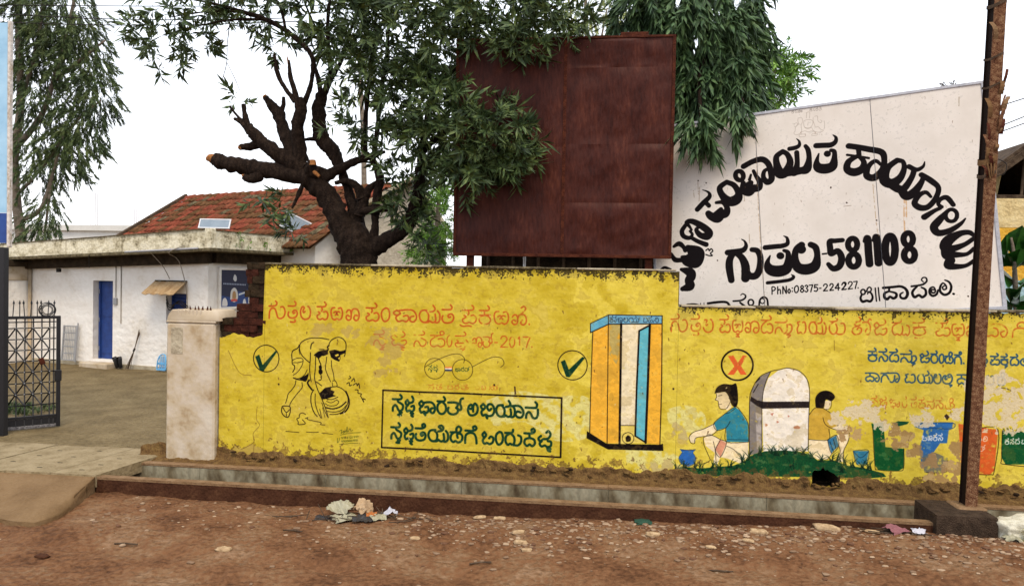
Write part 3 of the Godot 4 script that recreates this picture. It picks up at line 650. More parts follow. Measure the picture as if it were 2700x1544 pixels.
# ------------------------------------------------------------------ lettering of the office signboard; sheet 3320 x 2460 mm
func paint_sign() -> ImageTexture:
	S = Sheet.new(3320.0, 2460.0, 1660)
	var w := S.w
	var h := S.h
	var blot := bytes(noise(61, 0.006, 4), w, h)
	S.fade = bytes(noise(62, 0.04, 4), w, h)
	for i in w * h:
		var t := clampf(blot[i] / 255.0 * 0.8 + S.fade[i] / 255.0 * 0.2, 0.0, 1.0)
		S.px[i * 3] = int(200 + 14 * t); S.px[i * 3 + 1] = int(191 + 15 * t); S.px[i * 3 + 2] = int(182 + 17 * t)
	var K := rgb(12, 7, 9)
	# arched line
	for a in [[1760,2017,57,1837,2010,57,1904,2006,56,1950,2032,45,1959,2078,31,1933,2111,11], [1781,1925,16,1755,1839,52,1768,1775,95,1838,1753,106,1907,1774,94,1931,1861,56,1933,1930,45,1903,1947,38], [1863,1915,65,1867,1912,65],
		[1421,1997,54,1355,1949,59,1353,1859,73,1379,1759,108,1444,1768,98,1490,1867,70,1468,1957,54,1421,1997,54], [1431,1753,82,1495,1751,70,1534,1759,83,1560,1845,53,1562,1967,51], [1536,1756,81,1594,1762,76,1652,1776,92,1681,1881,55,1678,1977,51,1655,2027,41], [1492,2018,47,1553,2023,47,1591,2044,39,1594,2087,23,1570,2120,9],
		[997,1796,51,999,1764,51,986,1739,51,962,1731,51,937,1743,51,919,1770,51,917,1802,52,930,1827,51,954,1835,51,980,1823,51,997,1796,51], [994,1695,53,997,1617,85,1049,1582,87,1093,1619,89,1153,1625,77,1166,1688,60,1130,1763,43,1109,1818,36], [1062,1726,41,1079,1776,31], [1022,1653,73,1072,1686,60], [1007,1883,61,1108,1926,60,1205,1937,65,1267,1876,62,1291,1763,64,1288,1699,66,1245,1676,66,1209,1728,52,1219,1798,43,1265,1825,36],
		[818,1726,54,742,1672,62,763,1584,72,833,1505,103,913,1516,112,940,1584,73,896,1680,59,818,1726,54],
		[488,1449,57,561,1521,58,626,1582,48,615,1634,25,554,1667,10], [583,1518,50,615,1478,48], [605,1391,65,635,1356,87,702,1323,99,741,1365,104,790,1373,93,811,1429,61,771,1498,49,697,1504,35], [692,1370,74,743,1423,49],
		[416,1219,25,393,1261,33,363,1310,48,426,1317,61,537,1247,75,609,1169,77,582,1119,62,508,1152,63,467,1215,45,499,1244,33], [349,1278,46,308,1216,51,325,1155,51,388,1130,46,421,1166,33,397,1208,28], [413,1128,43,480,1083,48,568,1039,55], [533,1143,63,583,1139,62],
		[212,1047,33,271,1074,56,320,1031,46,338,993,51], [365,1027,51,476,979,93,499,919,95,452,838,105,358,852,88,302,882,51,220,895,56,181,964,33], [388,986,63,424,918,113,372,896,101], [300,918,38,329,913,51],
		[563,972,17,589,989,17,600,966,17,620,987,17,637,959,17,611,936,17,629,909,17,592,912,17,561,927,17],
		[286,779,38,379,740,101,390,688,100,363,651,88,373,586,100,290,559,51], [62,795,34,101,815,39,165,788,33],
		[2077,1970,60,2162,1945,60,2255,1912,62,2381,1861,63,2401,1772,56,2374,1668,65,2293,1600,73,2227,1632,66,2249,1724,52,2317,1776,42,2366,1729,30], [2167,1924,48,2169,1863,48], [2056,1876,31,2156,1847,31,2258,1814,31], [2162,1854,43,2067,1804,60,2046,1722,72,2109,1681,86,2185,1705,78,2209,1780,52,2162,1854,43],
		[2519,1756,55,2427,1688,65,2387,1573,97,2445,1520,97,2528,1563,73,2575,1656,52,2571,1734,43,2519,1756,55], [2461,1498,85,2515,1453,80,2567,1460,68,2639,1563,54,2664,1632,52], [2622,1677,50,2687,1636,45,2747,1661,31,2766,1709,11], [2537,1443,80,2577,1373,86,2654,1411,79,2725,1507,52,2740,1564,40],
		[2728,1578,52,2812,1503,58,2868,1425,48,2837,1325,51,2764,1243,55,2692,1240,62,2645,1292,56,2690,1367,49,2753,1393,40,2794,1343,29], [2984,1239,43,2935,1317,50,2880,1310,42,2854,1262,35,2881,1228,37], [2867,1217,37,2810,1193,42,2723,1141,60],
		[3005,1111,45,2985,1082,45,2955,1073,45,2926,1086,46,2910,1118,46,2913,1155,46,2934,1184,46,2964,1194,46,2992,1180,45,3008,1149,45,3005,1111,45], [2924,1175,39,2847,1093,70,2798,1028,73,2832,967,66,2931,981,56,3028,1038,39,3077,1090,15],
		[3135,914,38,3096,948,49,3020,944,60,2919,889,97,2881,823,98,2922,795,76,3043,828,47,3122,878,42], [2889,785,97,2891,734,86,2950,736,64,3057,733,38,3125,784,38], [2914,682,86,2894,633,75,2962,616,56,3048,622,38,3127,672,38],
		[795,930,63,886,933,63,959,945,58,991,988,41,979,1040,22,947,1066,10], [820,623,68,805,761,78,813,849,73,849,910,61], [891,913,60,943,858,72,974,761,88,968,633,88], [972,711,88,1011,658,76,1076,656,75,1118,726,71,1132,850,64,1105,925,59,1051,942,52],
		[1188,954,54,1296,957,53,1366,959,51,1415,980,44,1414,1040,28,1381,1065,9], [1233,861,16,1201,782,56,1225,712,107,1305,687,120,1389,709,108,1412,791,69,1415,878,50,1377,906,35], [1335,853,74,1339,851,74], [1192,569,44,1334,577,44,1421,588,43,1457,615,39,1435,644,9],
		[1546,907,91,1550,904,91], [1554,951,70,1499,908,64,1480,811,73,1504,716,100,1585,686,112,1671,716,103,1701,818,62,1691,911,65,1645,948,61], [1754,838,22,1792,840,22],
		[1953,969,47,1879,968,50,1832,965,57,1831,894,61,1837,834,57,1902,858,60,1934,784,66,1909,699,66,1848,676,60,1804,726,44],
		[2091,913,56,2081,877,56,2057,856,56,2030,858,56,2009,883,56,2003,920,56,2014,956,56,2037,977,56,2065,975,56,2085,950,56,2091,913,56], [2095,744,60,2083,705,60,2057,683,61,2027,685,61,2004,711,61,1997,752,61,2009,790,61,2035,813,61,2066,811,61,2088,784,61,2095,744,60], [2162,940,39,2190,967,68,2190,828,71,2192,700,71], [2247,943,39,2274,970,71,2277,839,74,2276,705,74], [2436,833,70,2422,754,70,2396,706,70,2367,708,70,2348,760,70,2345,841,70,2359,920,70,2385,968,70,2414,966,70,2433,914,70,2436,833,70], [2604,923,56,2593,886,56,2570,865,56,2544,867,56,2525,892,57,2519,931,57,2530,968,57,2553,989,57,2579,987,56,2598,962,56,2604,923,56], [2609,762,59,2597,724,59,2571,702,59,2541,704,59,2519,730,60,2513,769,60,2525,807,60,2550,829,59,2580,827,59,2603,801,59,2609,762,59],
		[2133,413,20,2128,399,20,2117,390,20,2104,391,20,2095,401,20,2092,416,20,2097,431,20,2108,440,20,2121,439,20,2130,429,20,2133,413,20], [2099,387,23,2085,353,26,2101,316,32,2141,324,30,2173,315,30,2196,347,25,2190,391,23,2166,413,21,2153,393,16], [2147,417,18,2156,447,18,2176,461,17,2191,442,17,2182,414,17], [2228,448,16,2228,386,16,2230,314,16], [2256,451,16,2257,384,16,2260,318,16],
		[2301,446,31,2388,449,30,2461,450,31,2505,418,31,2515,369,33,2492,330,31,2456,335,27,2450,370,22,2476,389,17], [2355,440,25,2351,409,23], [2351,407,23,2311,391,30,2306,349,32,2330,329,32,2356,353,27,2384,334,32,2412,350,31,2410,385,27,2351,407,20],
		[2556,445,24,2623,451,24,2663,461,24,2694,489,20,2690,522,18,2664,526,17,2649,505,15,2663,484,14], [2604,437,19,2576,413,27,2558,377,29,2575,335,31,2614,353,29,2643,331,31,2676,357,28,2675,405,26,2643,429,20],
		[2751,398,20,2731,401,20,2727,377,22,2749,368,22,2763,392,17,2748,425,20,2717,412,22,2709,370,24,2733,339,28,2769,352,26,2785,393,20],
		[2842,432,17,2826,418,17,2835,395,19,2858,404,19,2856,436,19,2832,460,19,2807,424,24,2804,377,28,2838,343,30,2882,362,28,2902,418,26,2888,466,24,2853,489,17], [2915,348,26,2918,347,26],
		[335,382,20,417,383,19,480,361,16], [481,388,10,481,346,10], [518,390,10,518,345,10], [561,382,32,681,390,32,760,382,31,791,338,31], [830,392,23,908,395,23,952,417,23,959,447,19,931,467,14,911,452,12], [900,373,23,944,330,31], [1039,366,21,1032,347,21,1018,336,21,1001,337,21,988,349,21,984,369,22,990,387,22,1004,398,21,1021,397,21,1034,385,21,1039,366,21], [1093,314,23,1104,386,23,1140,419,21,1178,394,23,1184,310,23], [1153,375,15,1147,360,15,1136,350,15,1122,351,15,1111,362,15,1107,378,15,1112,394,15,1124,403,15,1138,402,15,1149,392,15,1153,375,15]]:
		var broad := 0
		for i in range(2, a.size(), 3): broad = maxi(broad, a[i])
		brush(a, 1.03 if broad > 46 else 0.86)
	S.ink(K, 0.99)
	words([["P",1228,522,47,0,-4,-78],["h",1287,522,40,0,-4,-78],["N",1339,521,45,0,-4,-77],["o_",1390,521,34,0,-4,-76],["colon",1431,521,15,0,-4,-76],["0",1456,521,47,0,-4,-76],["8",1515,521,40,0,-4,-75],["3",1562,520,35,0,-4,-74],["7",1603,520,39,0,-4,-74],["5",1651,520,42,0,-4,-73],["dash",1704,520,16,0,-4,-73],["2",1740,519,46,0,-4,-72],["2",1801,519,41,0,-4,-71],["4",1853,519,47,0,-4,-71],["2",1916,519,41,0,-4,-70]], 13, K)
	words([["2",1920,526,47,2,-5,-76],["2",1977,528,47,2,-5,-76],["7",2029,530,40,1,-5,-76],["dot",2066,531,16,1,-5,-76]], 12, K)
	words([["ta",3174,404,25,-2,-3,-37],["ri",3205,402,25,-2,-3,-36]], 4, K, 0.7)
	# worn state emblem: two beasts beside a round shield over a scroll
	for a in [[1654,2310,1699,2316,1737,2301,1742,2267,1717,2227,1684,2224,1655,2243,1651,2281,1654,2310], [1655,2236,1683,2217,1733,2224], [1598,2348,1593,2319,1597,2281,1566,2249,1560,2213,1546,2185,1564,2164,1598,2170,1626,2203,1623,2263,1638,2297,1637,2342,1621,2348,1598,2348], [1551,2288,1572,2296,1588,2290,1576,2262,1553,2258], [1749,2336,1747,2296,1760,2242,1765,2220,1792,2223,1816,2190,1841,2176,1814,2158,1769,2168,1744,2186,1732,2210], [1763,2341,1792,2341,1794,2289,1820,2263,1834,2283,1815,2293], [1625,2188,1659,2195,1691,2179,1724,2185,1762,2169], [1597,2145,1604,2162,1657,2158,1655,2133,1596,2137], [1724,2134,1729,2152,1774,2149,1773,2131,1724,2134], [1680,2395,1717,2396,1711,2331], [1687,2394,1680,2335], [1855,2280,1857,2228,1848,2186], [1697,2289,1689,2253]]:
		line(a, 5)
	S.ink(rgb(150, 136, 124), 0.75, 0.15)
	words([["ka",1533,2437,27,-1,-1,-26],["ra",1569,2436,20,0,-1,-26],["na",1596,2435,23,-1,-1,-27],["tu",1626,2435,20,0,-2,-27],["ka",1719,2433,26,-1,-2,-28],["sa",1751,2432,23,0,-2,-28],["ra",1781,2431,23,0,-2,-28],["ka",1810,2431,29,-1,-2,-29]], 4, rgb(96, 84, 78), 0.7, 0.3)
	# rust runs, scratches, nail holes, joints' grime
	for a in [[2556,1332,2543,1196,2536,1016], [2571,1321,2562,1158]]: pen(a, 14, rgb(176, 122, 66), 0.55, 0.35)
	for a in [[2277,1613,2283,1094,2300,983], [1146,1987,1139,1299,1153,324]]: pen(a, 8, rgb(150, 120, 84), 0.6, 0.45)
	for a in [[505,1765,505,1623], [522,1702,510,1542], [453,1669,458,1588], [3119,2339,3111,2248], [2321,1663,2318,1571], [996,1549,999,1490], [1030,1115,1029,1018]]: pen(a, 10, rgb(132, 110, 86), 0.55, 0.3)
	seeded(91)
	for i in 130:
		var x := rr(60, 3260)
		var y := rr(200, 2400)
		brush([x, y, rr(2, 7), x + rr(-6, 6), y - rr(2, 26), rr(1, 5)])
		S.ink(rgb(104, 78, 58), rr(0.25, 0.7))
	for a in [[2017,1365,2021,1361], [1877,1547,1876,1539], [682,852,684,850], [508,1781,510,1779], [595,1744,597,1742], [3038,318,3039,316], [2286,1149,2288,1147]]: pen(a, 15, rgb(50, 32, 26), 0.95)
	pen([1988,1327,2060,1329], 6, rgb(120, 100, 84), 0.8)
	for i in w * h:   # smoke-grey film with spotted outline low on the left sheets
		if S.fade[i] > 176 and blot[i] > 120:
			for c in 3: S.px[i * 3 + c] = int(S.px[i * 3 + c] * 0.94)
	return S.texture()

# ------------------------------------------------------------------ foliage
func leaf(st: SurfaceTool, p: Vector3, dir: Vector3, side: Vector3, long: float, wide: float, droop: float):
	var n := dir.cross(side).normalized()
	var mid := p + dir * long * 0.42 + Vector3.DOWN * droop * long * 0.12
	var tip := p + dir * long * 0.94 + Vector3.DOWN * droop * long * 0.5
	var l := mid + side * wide * 0.5 + n * wide * 0.16
	var r := mid - side * wide * 0.5 + n * wide * 0.16
	tri(st, p, l, mid); tri(st, p, mid, r); tri(st, l, tip, mid); tri(st, mid, tip, r)
func spray(sd: int, count: int, twig: float, long: float, wide: float, spread: float, droop: float, hang := 0.0) -> ArrayMesh:   # a twig along +y with leaves set round it
	seeded(sd)
	var st := tool()
	tube(st, [Vector3.ZERO, Vector3(twig * 0.1, twig, 0)], [0.005, 0.002], 3, 0.0, false)
	for i in count:
		var t := 0.15 + 0.85 * i / count
		var a := i * 2.4 + rr(-0.5, 0.5)
		var out := Vector3(cos(a), 0, sin(a))
		var el := lerpf(spread, spread * 0.35, t) + rr(-0.4, 0.4)
		var dir := (Vector3.UP * cos(el) + out * sin(el)).normalized()
		if hang > 0.0: dir = (dir * (1.0 - hang) + Vector3(0.1, 1, 0.05) * hang).normalized()
		leaf(st, Vector3(twig * 0.1 * t, twig * t, 0), dir, dir.cross(out + Vector3(0.01, 0.3, 0.02)).normalized().rotated(dir, rr(-0.9, 0.9)), long * rr(0.55, 1.2), wide * rr(0.75, 1.25), droop + rr(-0.15, 0.2))
	return done(st)
func foliage(parent: Node3D, blobs: Array, meshes: Array, m: Material, sd: int, scale: float, down: float, singles := 90, shell := 0.35):
	seeded(sd)
	var at := []
	for b in blobs:
		for i in b[6]:
			var v := Vector3(rr(-1, 1), rr(-1, 1), rr(-1, 1))
			while v.length() > 1.0 or v.length() < shell * R.randf(): v = Vector3(rr(-1, 1), rr(-1, 1), rr(-1, 1))
			var p := Vector3(b[0] + v.x * b[3], b[1] + v.y * b[4], b[2] + v.z * b[5])
			var aim := (Vector3(v.x, v.y * 0.6 - down, v.z * 0.9 + 0.15) + Vector3(rr(-0.5, 0.5), rr(-0.4, 0.4), rr(-0.5, 0.5))).normalized()
			var e := aim.cross(Vector3(rr(-1, 1), rr(-1, 1), rr(-1, 1))).normalized()
			at.append(Transform3D(Basis(e, aim, e.cross(aim)).scaled(Vector3.ONE * scale * rr(0.75, 1.25)), p))
	at.sort_custom(func(p, q): return p.origin.z > q.origin.z)
	var st := tool()
	var many := false
	for i in at.size():
		if i < singles:
			var o := inst(meshes[i % meshes.size()], "leaf_spray", m, parent)
			o.transform = at[i]
		else:
			st.append_from(meshes[i % meshes.size()], 0, at[i])
			many = true
	if many: stuff(inst(st.commit(), "crown", m, parent))
func limbs(parent: Node3D, m: Material, list: Array, called := "branch", sides := 9, rough := 0.08):
	for a in list:
		var p := []
		for i in range(0, a.size(), 4): p.append(Vector4(a[i], a[i + 1], a[i + 2], a[i + 3]))
		p = smooth_path(p, 4 if rough < 0.1 else 9)
		var xs := []
		var rs := []
		for v in p:
			xs.append(Vector3(v.x, v.y, v.z)); rs.append(v.w * (0.88 if called == "branch" and rough > 0.2 else (0.8 if called == "cut_wood" else 1.0)))
		var st := tool(true)
		tube(st, xs, rs, sides, 0.0, true, rough)
		inst(done(st), called, m, parent)
func leafy(cols: Array, sd: int, metres := 1.3) -> StandardMaterial3D:
	var m := surf(cols, metres, sd, 0.012, 0.05, 0.5, 0.55, 0.0)
	m.albedo_texture = grain_tex(cols, sd, 0.012, 0.05, 0.5, 384, 2.1)
	m.metallic_specular = 0.4
	m.cull_mode = BaseMaterial3D.CULL_DISABLED
	m.backlight_enabled = true
	m.backlight = (cols[cols.size() - 1] as Color) * 0.35
	return m

func _ready():
	# ---------------- camera, sky, sun, exposure
	var cam := Camera3D.new()
	add_child(cam)
	cam.name = "camera"
	cam.fov = 42.213
	cam.position = Vector3(0, 2.0, 7.6)
	cam.rotation_degrees = Vector3(-1.150, 7.100, 1.060)
	cam.far = 400.0
	cam.current = true
	var sky := ProceduralSkyMaterial.new()
	sky.sky_top_color = Color(0.90, 0.94, 1.0)
	sky.sky_horizon_color = Color(1.0, 1.0, 1.0)
	sky.sky_curve = 0.2
	sky.ground_bottom_color = Color(0.42, 0.34, 0.27)
	sky.ground_horizon_color = Color(0.8, 0.78, 0.75)
	sky.sun_angle_max = 0.0
	var env := Environment.new()
	env.background_mode = Environment.BG_SKY
	env.sky = Sky.new()
	env.sky.sky_material = sky
	env.tonemap_mode = Environment.TONE_MAPPER_LINEAR
	env.tonemap_exposure = 1.75
	env.sdfgi_enabled = true
	env.ssao_enabled = true
	env.ssil_enabled = true
	var we := WorldEnvironment.new()
	add_child(we)
	we.name = "environment"
	we.environment = env
	var sun := DirectionalLight3D.new()
	add_child(sun)
	sun.name = "overcast_sun"
	sun.light_color = Color(1.0, 0.95, 0.87)
	sun.light_energy = 0.5
	sun.light_angular_distance = 24.0
	sun.shadow_enabled = true
	sun.rotation_degrees = Vector3(-58, 24, 0)
	make_materials()
	build_ground()
	build_wall()
	build_house()
	build_tile_house()
	build_far_buildings()
	build_boards()
	build_trees()
	build_gate()
	build_pole()
	build_yard_things()
	build_litter()

func make_materials():
	gnarl.seed = 3; gnarl.frequency = 0.01; gnarl.fractal_octaves = 2
	M.dirt = surf([rgb(66, 42, 27), rgb(92, 60, 39), rgb(104, 72, 48), rgb(112, 86, 62), rgb(126, 98, 74)], 2.3, 101, 0.006, 0.07, 0.55, 0.95, 7.0, 0.06)
	M.dirt.albedo_texture = grain_tex([rgb(74, 48, 31), rgb(96, 65, 43), rgb(112, 78, 53), rgb(118, 90, 65), rgb(134, 106, 82)], 101, 0.006, 0.07, 0.42, 512, 1.6)
	M.yard = surf([rgb(92, 78, 54), rgb(114, 98, 70), rgb(130, 114, 84)], 2.0, 103, 0.008, 0.06, 0.45, 0.85, 7.0, 0.07)
	M.slab = surf([rgb(112, 96, 70), rgb(136, 120, 92), rgb(148, 132, 104)], 1.1, 105, 0.01, 0.08, 0.4, 0.9, 3.0)
	M.ramp = surf([rgb(98, 76, 52), rgb(114, 90, 63), rgb(126, 102, 74)], 1.2, 106, 0.008, 0.09, 0.4, 0.92, 3.0)
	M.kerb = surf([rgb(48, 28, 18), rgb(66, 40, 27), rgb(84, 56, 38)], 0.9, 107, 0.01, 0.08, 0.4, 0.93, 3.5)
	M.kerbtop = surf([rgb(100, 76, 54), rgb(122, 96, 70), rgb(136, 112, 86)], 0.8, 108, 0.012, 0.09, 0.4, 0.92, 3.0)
	M.drain = surf([rgb(62, 50, 36), rgb(102, 92, 72), rgb(136, 130, 110), rgb(154, 146, 124)], 0.9, 109, 0.012, 0.05, 0.35, 0.9, 2.0)
	M.drain.uv1_scale = Vector3(0.5, 0.22, 0.5)
	M.footing = surf([rgb(46, 32, 21), rgb(76, 55, 34), rgb(96, 72, 43), rgb(116, 92, 54), rgb(128, 106, 70)], 0.9, 110, 0.02, 0.12, 0.5, 0.95, 3.0, 0.08)
	M.plaster = surf([rgb(150, 127, 97), rgb(178, 161, 136), rgb(188, 174, 156), rgb(194, 183, 167)], 1.3, 111, 0.007, 0.05, 0.25, 0.9, 1.0)
	M.cement = surf([rgb(128, 116, 96), rgb(164, 152, 130), rgb(184, 174, 152)], 0.9, 112, 0.012, 0.08, 0.4, 0.92, 3.0)
	M.sootshade = surf([rgb(44, 38, 28), rgb(92, 82, 62), rgb(150, 138, 108)], 0.5, 113, 0.012, 0.06, 0.45, 0.95, 4.0)  # soot on copings; on the roof slab its dark tone stands for shade
	M.brick = surf([rgb(38, 20, 15), rgb(60, 31, 23), rgb(80, 44, 32)], 0.35, 114, 0.012, 0.07, 0.45, 0.95, 6.0)
	M.brickmoss = surf([rgb(32, 26, 18), rgb(48, 38, 26), rgb(64, 48, 34)], 0.35, 115, 0.012, 0.07, 0.45, 0.95, 6.0)
	M.mortar = surf([rgb(34, 24, 17), rgb(54, 40, 29)], 0.4, 116, 0.02, 0.08, 0.5, 0.95, 6.0)
	M.white = surf([rgb(206, 196, 180), rgb(226, 219, 211), rgb(232, 227, 221), rgb(236, 232, 227)], 2.6, 117, 0.006, 0.05, 0.3, 0.9, 2.0)
	M.cream = surf([rgb(70, 62, 46), rgb(176, 165, 138), rgb(218, 209, 184), rgb(228, 221, 202)], 1.6, 118, 0.012, 0.06, 0.4, 0.92, 3.0)
	M.beam = surf([rgb(30, 24, 18), rgb(52, 42, 32), rgb(74, 62, 48)], 0.8, 119, 0.012, 0.08, 0.4, 0.9, 3.0)
	M.rust = surf([rgb(44, 17, 13), rgb(58, 25, 19), rgb(68, 31, 23), rgb(88, 46, 33)], 1.5, 120, 0.008, 0.05, 0.45, 0.5, 1.2)
	M.rust.uv1_scale = Vector3(1.3, 0.3, 1.3)
	M.rust.metallic_specular = 0.24
	M.rustdark = surf([rgb(46, 20, 14), rgb(72, 34, 22), rgb(96, 52, 32)], 0.5, 121, 0.012, 0.08, 0.45, 0.75, 3.0)
	M.pole = surf([rgb(44, 24, 16), rgb(82, 50, 34), rgb(116, 84, 60), rgb(150, 126, 98)], 0.32, 122, 0.014, 0.07, 0.5, 0.8, 4.0)
	M.bark = surf([rgb(14, 10, 8), rgb(30, 22, 18), rgb(48, 37, 30), rgb(78, 66, 55)], 0.6, 123, 0.02, 0.09, 0.5, 0.95, 9.0, 0.08)
	M.bark.uv1_scale = Vector3(2.6, 1.1, 2.6)
	M.cut = surf([rgb(96, 54, 28), rgb(150, 100, 58), rgb(178, 128, 80)], 0.25, 124, 0.02, 0.08, 0.45, 0.9, 2.0)
	M.greybark = surf([rgb(78, 68, 58), rgb(118, 106, 94), rgb(146, 134, 120)], 0.9, 125, 0.012, 0.06, 0.4, 0.9, 3.0)
	M.tiles = []
	for i in 4:
		var d := i * 11
		M.tiles.append(surf([rgb(74 - d, 36, 27), rgb(126 - d, 64, 47 - i * 3), rgb(162 - d, 96, 74)], 0.7, 126 + i, 0.012, 0.07, 0.45, 0.9, 3.0))
	M.rustshade = flat(rgb(30, 19, 14), 0.85)  # dark rust with the shade of the pole hollow painted in
	M.tape = surf([rgb(86, 62, 40), rgb(128, 98, 66)], 0.2, 168)
	M.black = flat(rgb(22, 20, 24), 0.45, 0.2)
	M.dark = flat(rgb(26, 22, 20), 0.9)
	M.blue = surf([rgb(14, 40, 98), rgb(20, 54, 120), rgb(28, 64, 132)], 0.8, 131, 0.01, 0.06, 0.4, 0.6, 1.0)
	M.grey = flat(rgb(150, 150, 152), 0.6, 0.3)
	M.alu = surf([rgb(120, 120, 128), rgb(160, 160, 168), rgb(178, 178, 184)], 0.7, 132, 0.012, 0.06, 0.4, 0.55, 1.0)
	M.cable = flat(rgb(40, 36, 34), 0.7)
	M.palecable = flat(rgb(150, 140, 128), 0.7)
	M.timber = surf([rgb(42, 32, 26), rgb(74, 60, 48), rgb(104, 88, 72)], 0.6, 133, 0.012, 0.07, 0.4, 0.9, 3.0)
	M.concrete = surf([rgb(36, 28, 22), rgb(58, 46, 37), rgb(78, 64, 52)], 0.5, 134, 0.014, 0.09, 0.5, 0.95, 6.0, 0.07)
	M.stone = surf([rgb(120, 96, 70), rgb(166, 140, 108), rgb(196, 172, 138)], 0.3, 135, 0.014, 0.06, 0.4, 0.9, 3.0)
	M.leaf = leafy([rgb(24, 37, 22), rgb(44, 61, 35), rgb(68, 87, 48), rgb(110, 125, 66)], 136)
	M.mast = leafy([rgb(34, 52, 34), rgb(52, 76, 46), rgb(70, 96, 56), rgb(94, 116, 68)], 137)
	M.gum = leafy([rgb(34, 46, 26), rgb(56, 72, 40), rgb(82, 98, 54), rgb(112, 122, 70)], 138, 4.0)
	M.neem = leafy([rgb(48, 78, 26), rgb(78, 116, 38), rgb(108, 148, 52), rgb(140, 172, 70)], 139)
	M.pale = leafy([rgb(120, 132, 76), rgb(150, 160, 96), rgb(176, 180, 118)], 140, 3.0)

func sheet_grid(x0: float, x1: float, z0: float, z1: float, nx: int, nz: int, hfn: Callable) -> ArrayMesh:
	var st := tool(true)
	for i in nx:
		for k in nz:
			var xa := lerpf(x0, x1, float(i) / nx)
			var xb := lerpf(x0, x1, float(i + 1) / nx)
			var za := lerpf(z0, z1, float(k) / nz)
			var zb := lerpf(z0, z1, float(k + 1) / nz)
			quad(st, Vector3(xa, hfn.call(xa, za), za), Vector3(xb, hfn.call(xb, za), za), Vector3(xb, hfn.call(xb, zb), zb), Vector3(xa, hfn.call(xa, zb), zb))
	return done(st)
var road_noise := FastNoiseLite.new()
func road_y(x: float, z: float) -> float:   # the road rises a little to the right, with ruts and clods
	var y := -0.15 + clampf((x + 1.0) * 0.016, 0.0, 0.06)
	y += road_noise.get_noise_2d(x * 60.0, z * 90.0) * 0.03 + road_noise.get_noise_2d(x * 400.0, z * 500.0) * 0.016 + road_noise.get_noise_2d(x * 1500.0, z * 1800.0) * 0.008
	y -= 0.025 * exp(-pow((z - 2.35 - x * 0.05 - 0.06 * sin(x * 1.3)) / 0.13, 2.0)) + 0.02 * exp(-pow((z - 2.75 - x * 0.05) / 0.16, 2.0))
	y -= 0.03 * exp(-pow((z - 1.75 - x * 0.12) / 0.12, 2.0)) * clampf(x + 0.3, 0.0, 1.0)
	y += 0.035 * exp(-pow((z - 1.25 + x * 0.05) / 0.28, 2.0)) * clampf(x + 2.6, 0.0, 1.0)
	return y
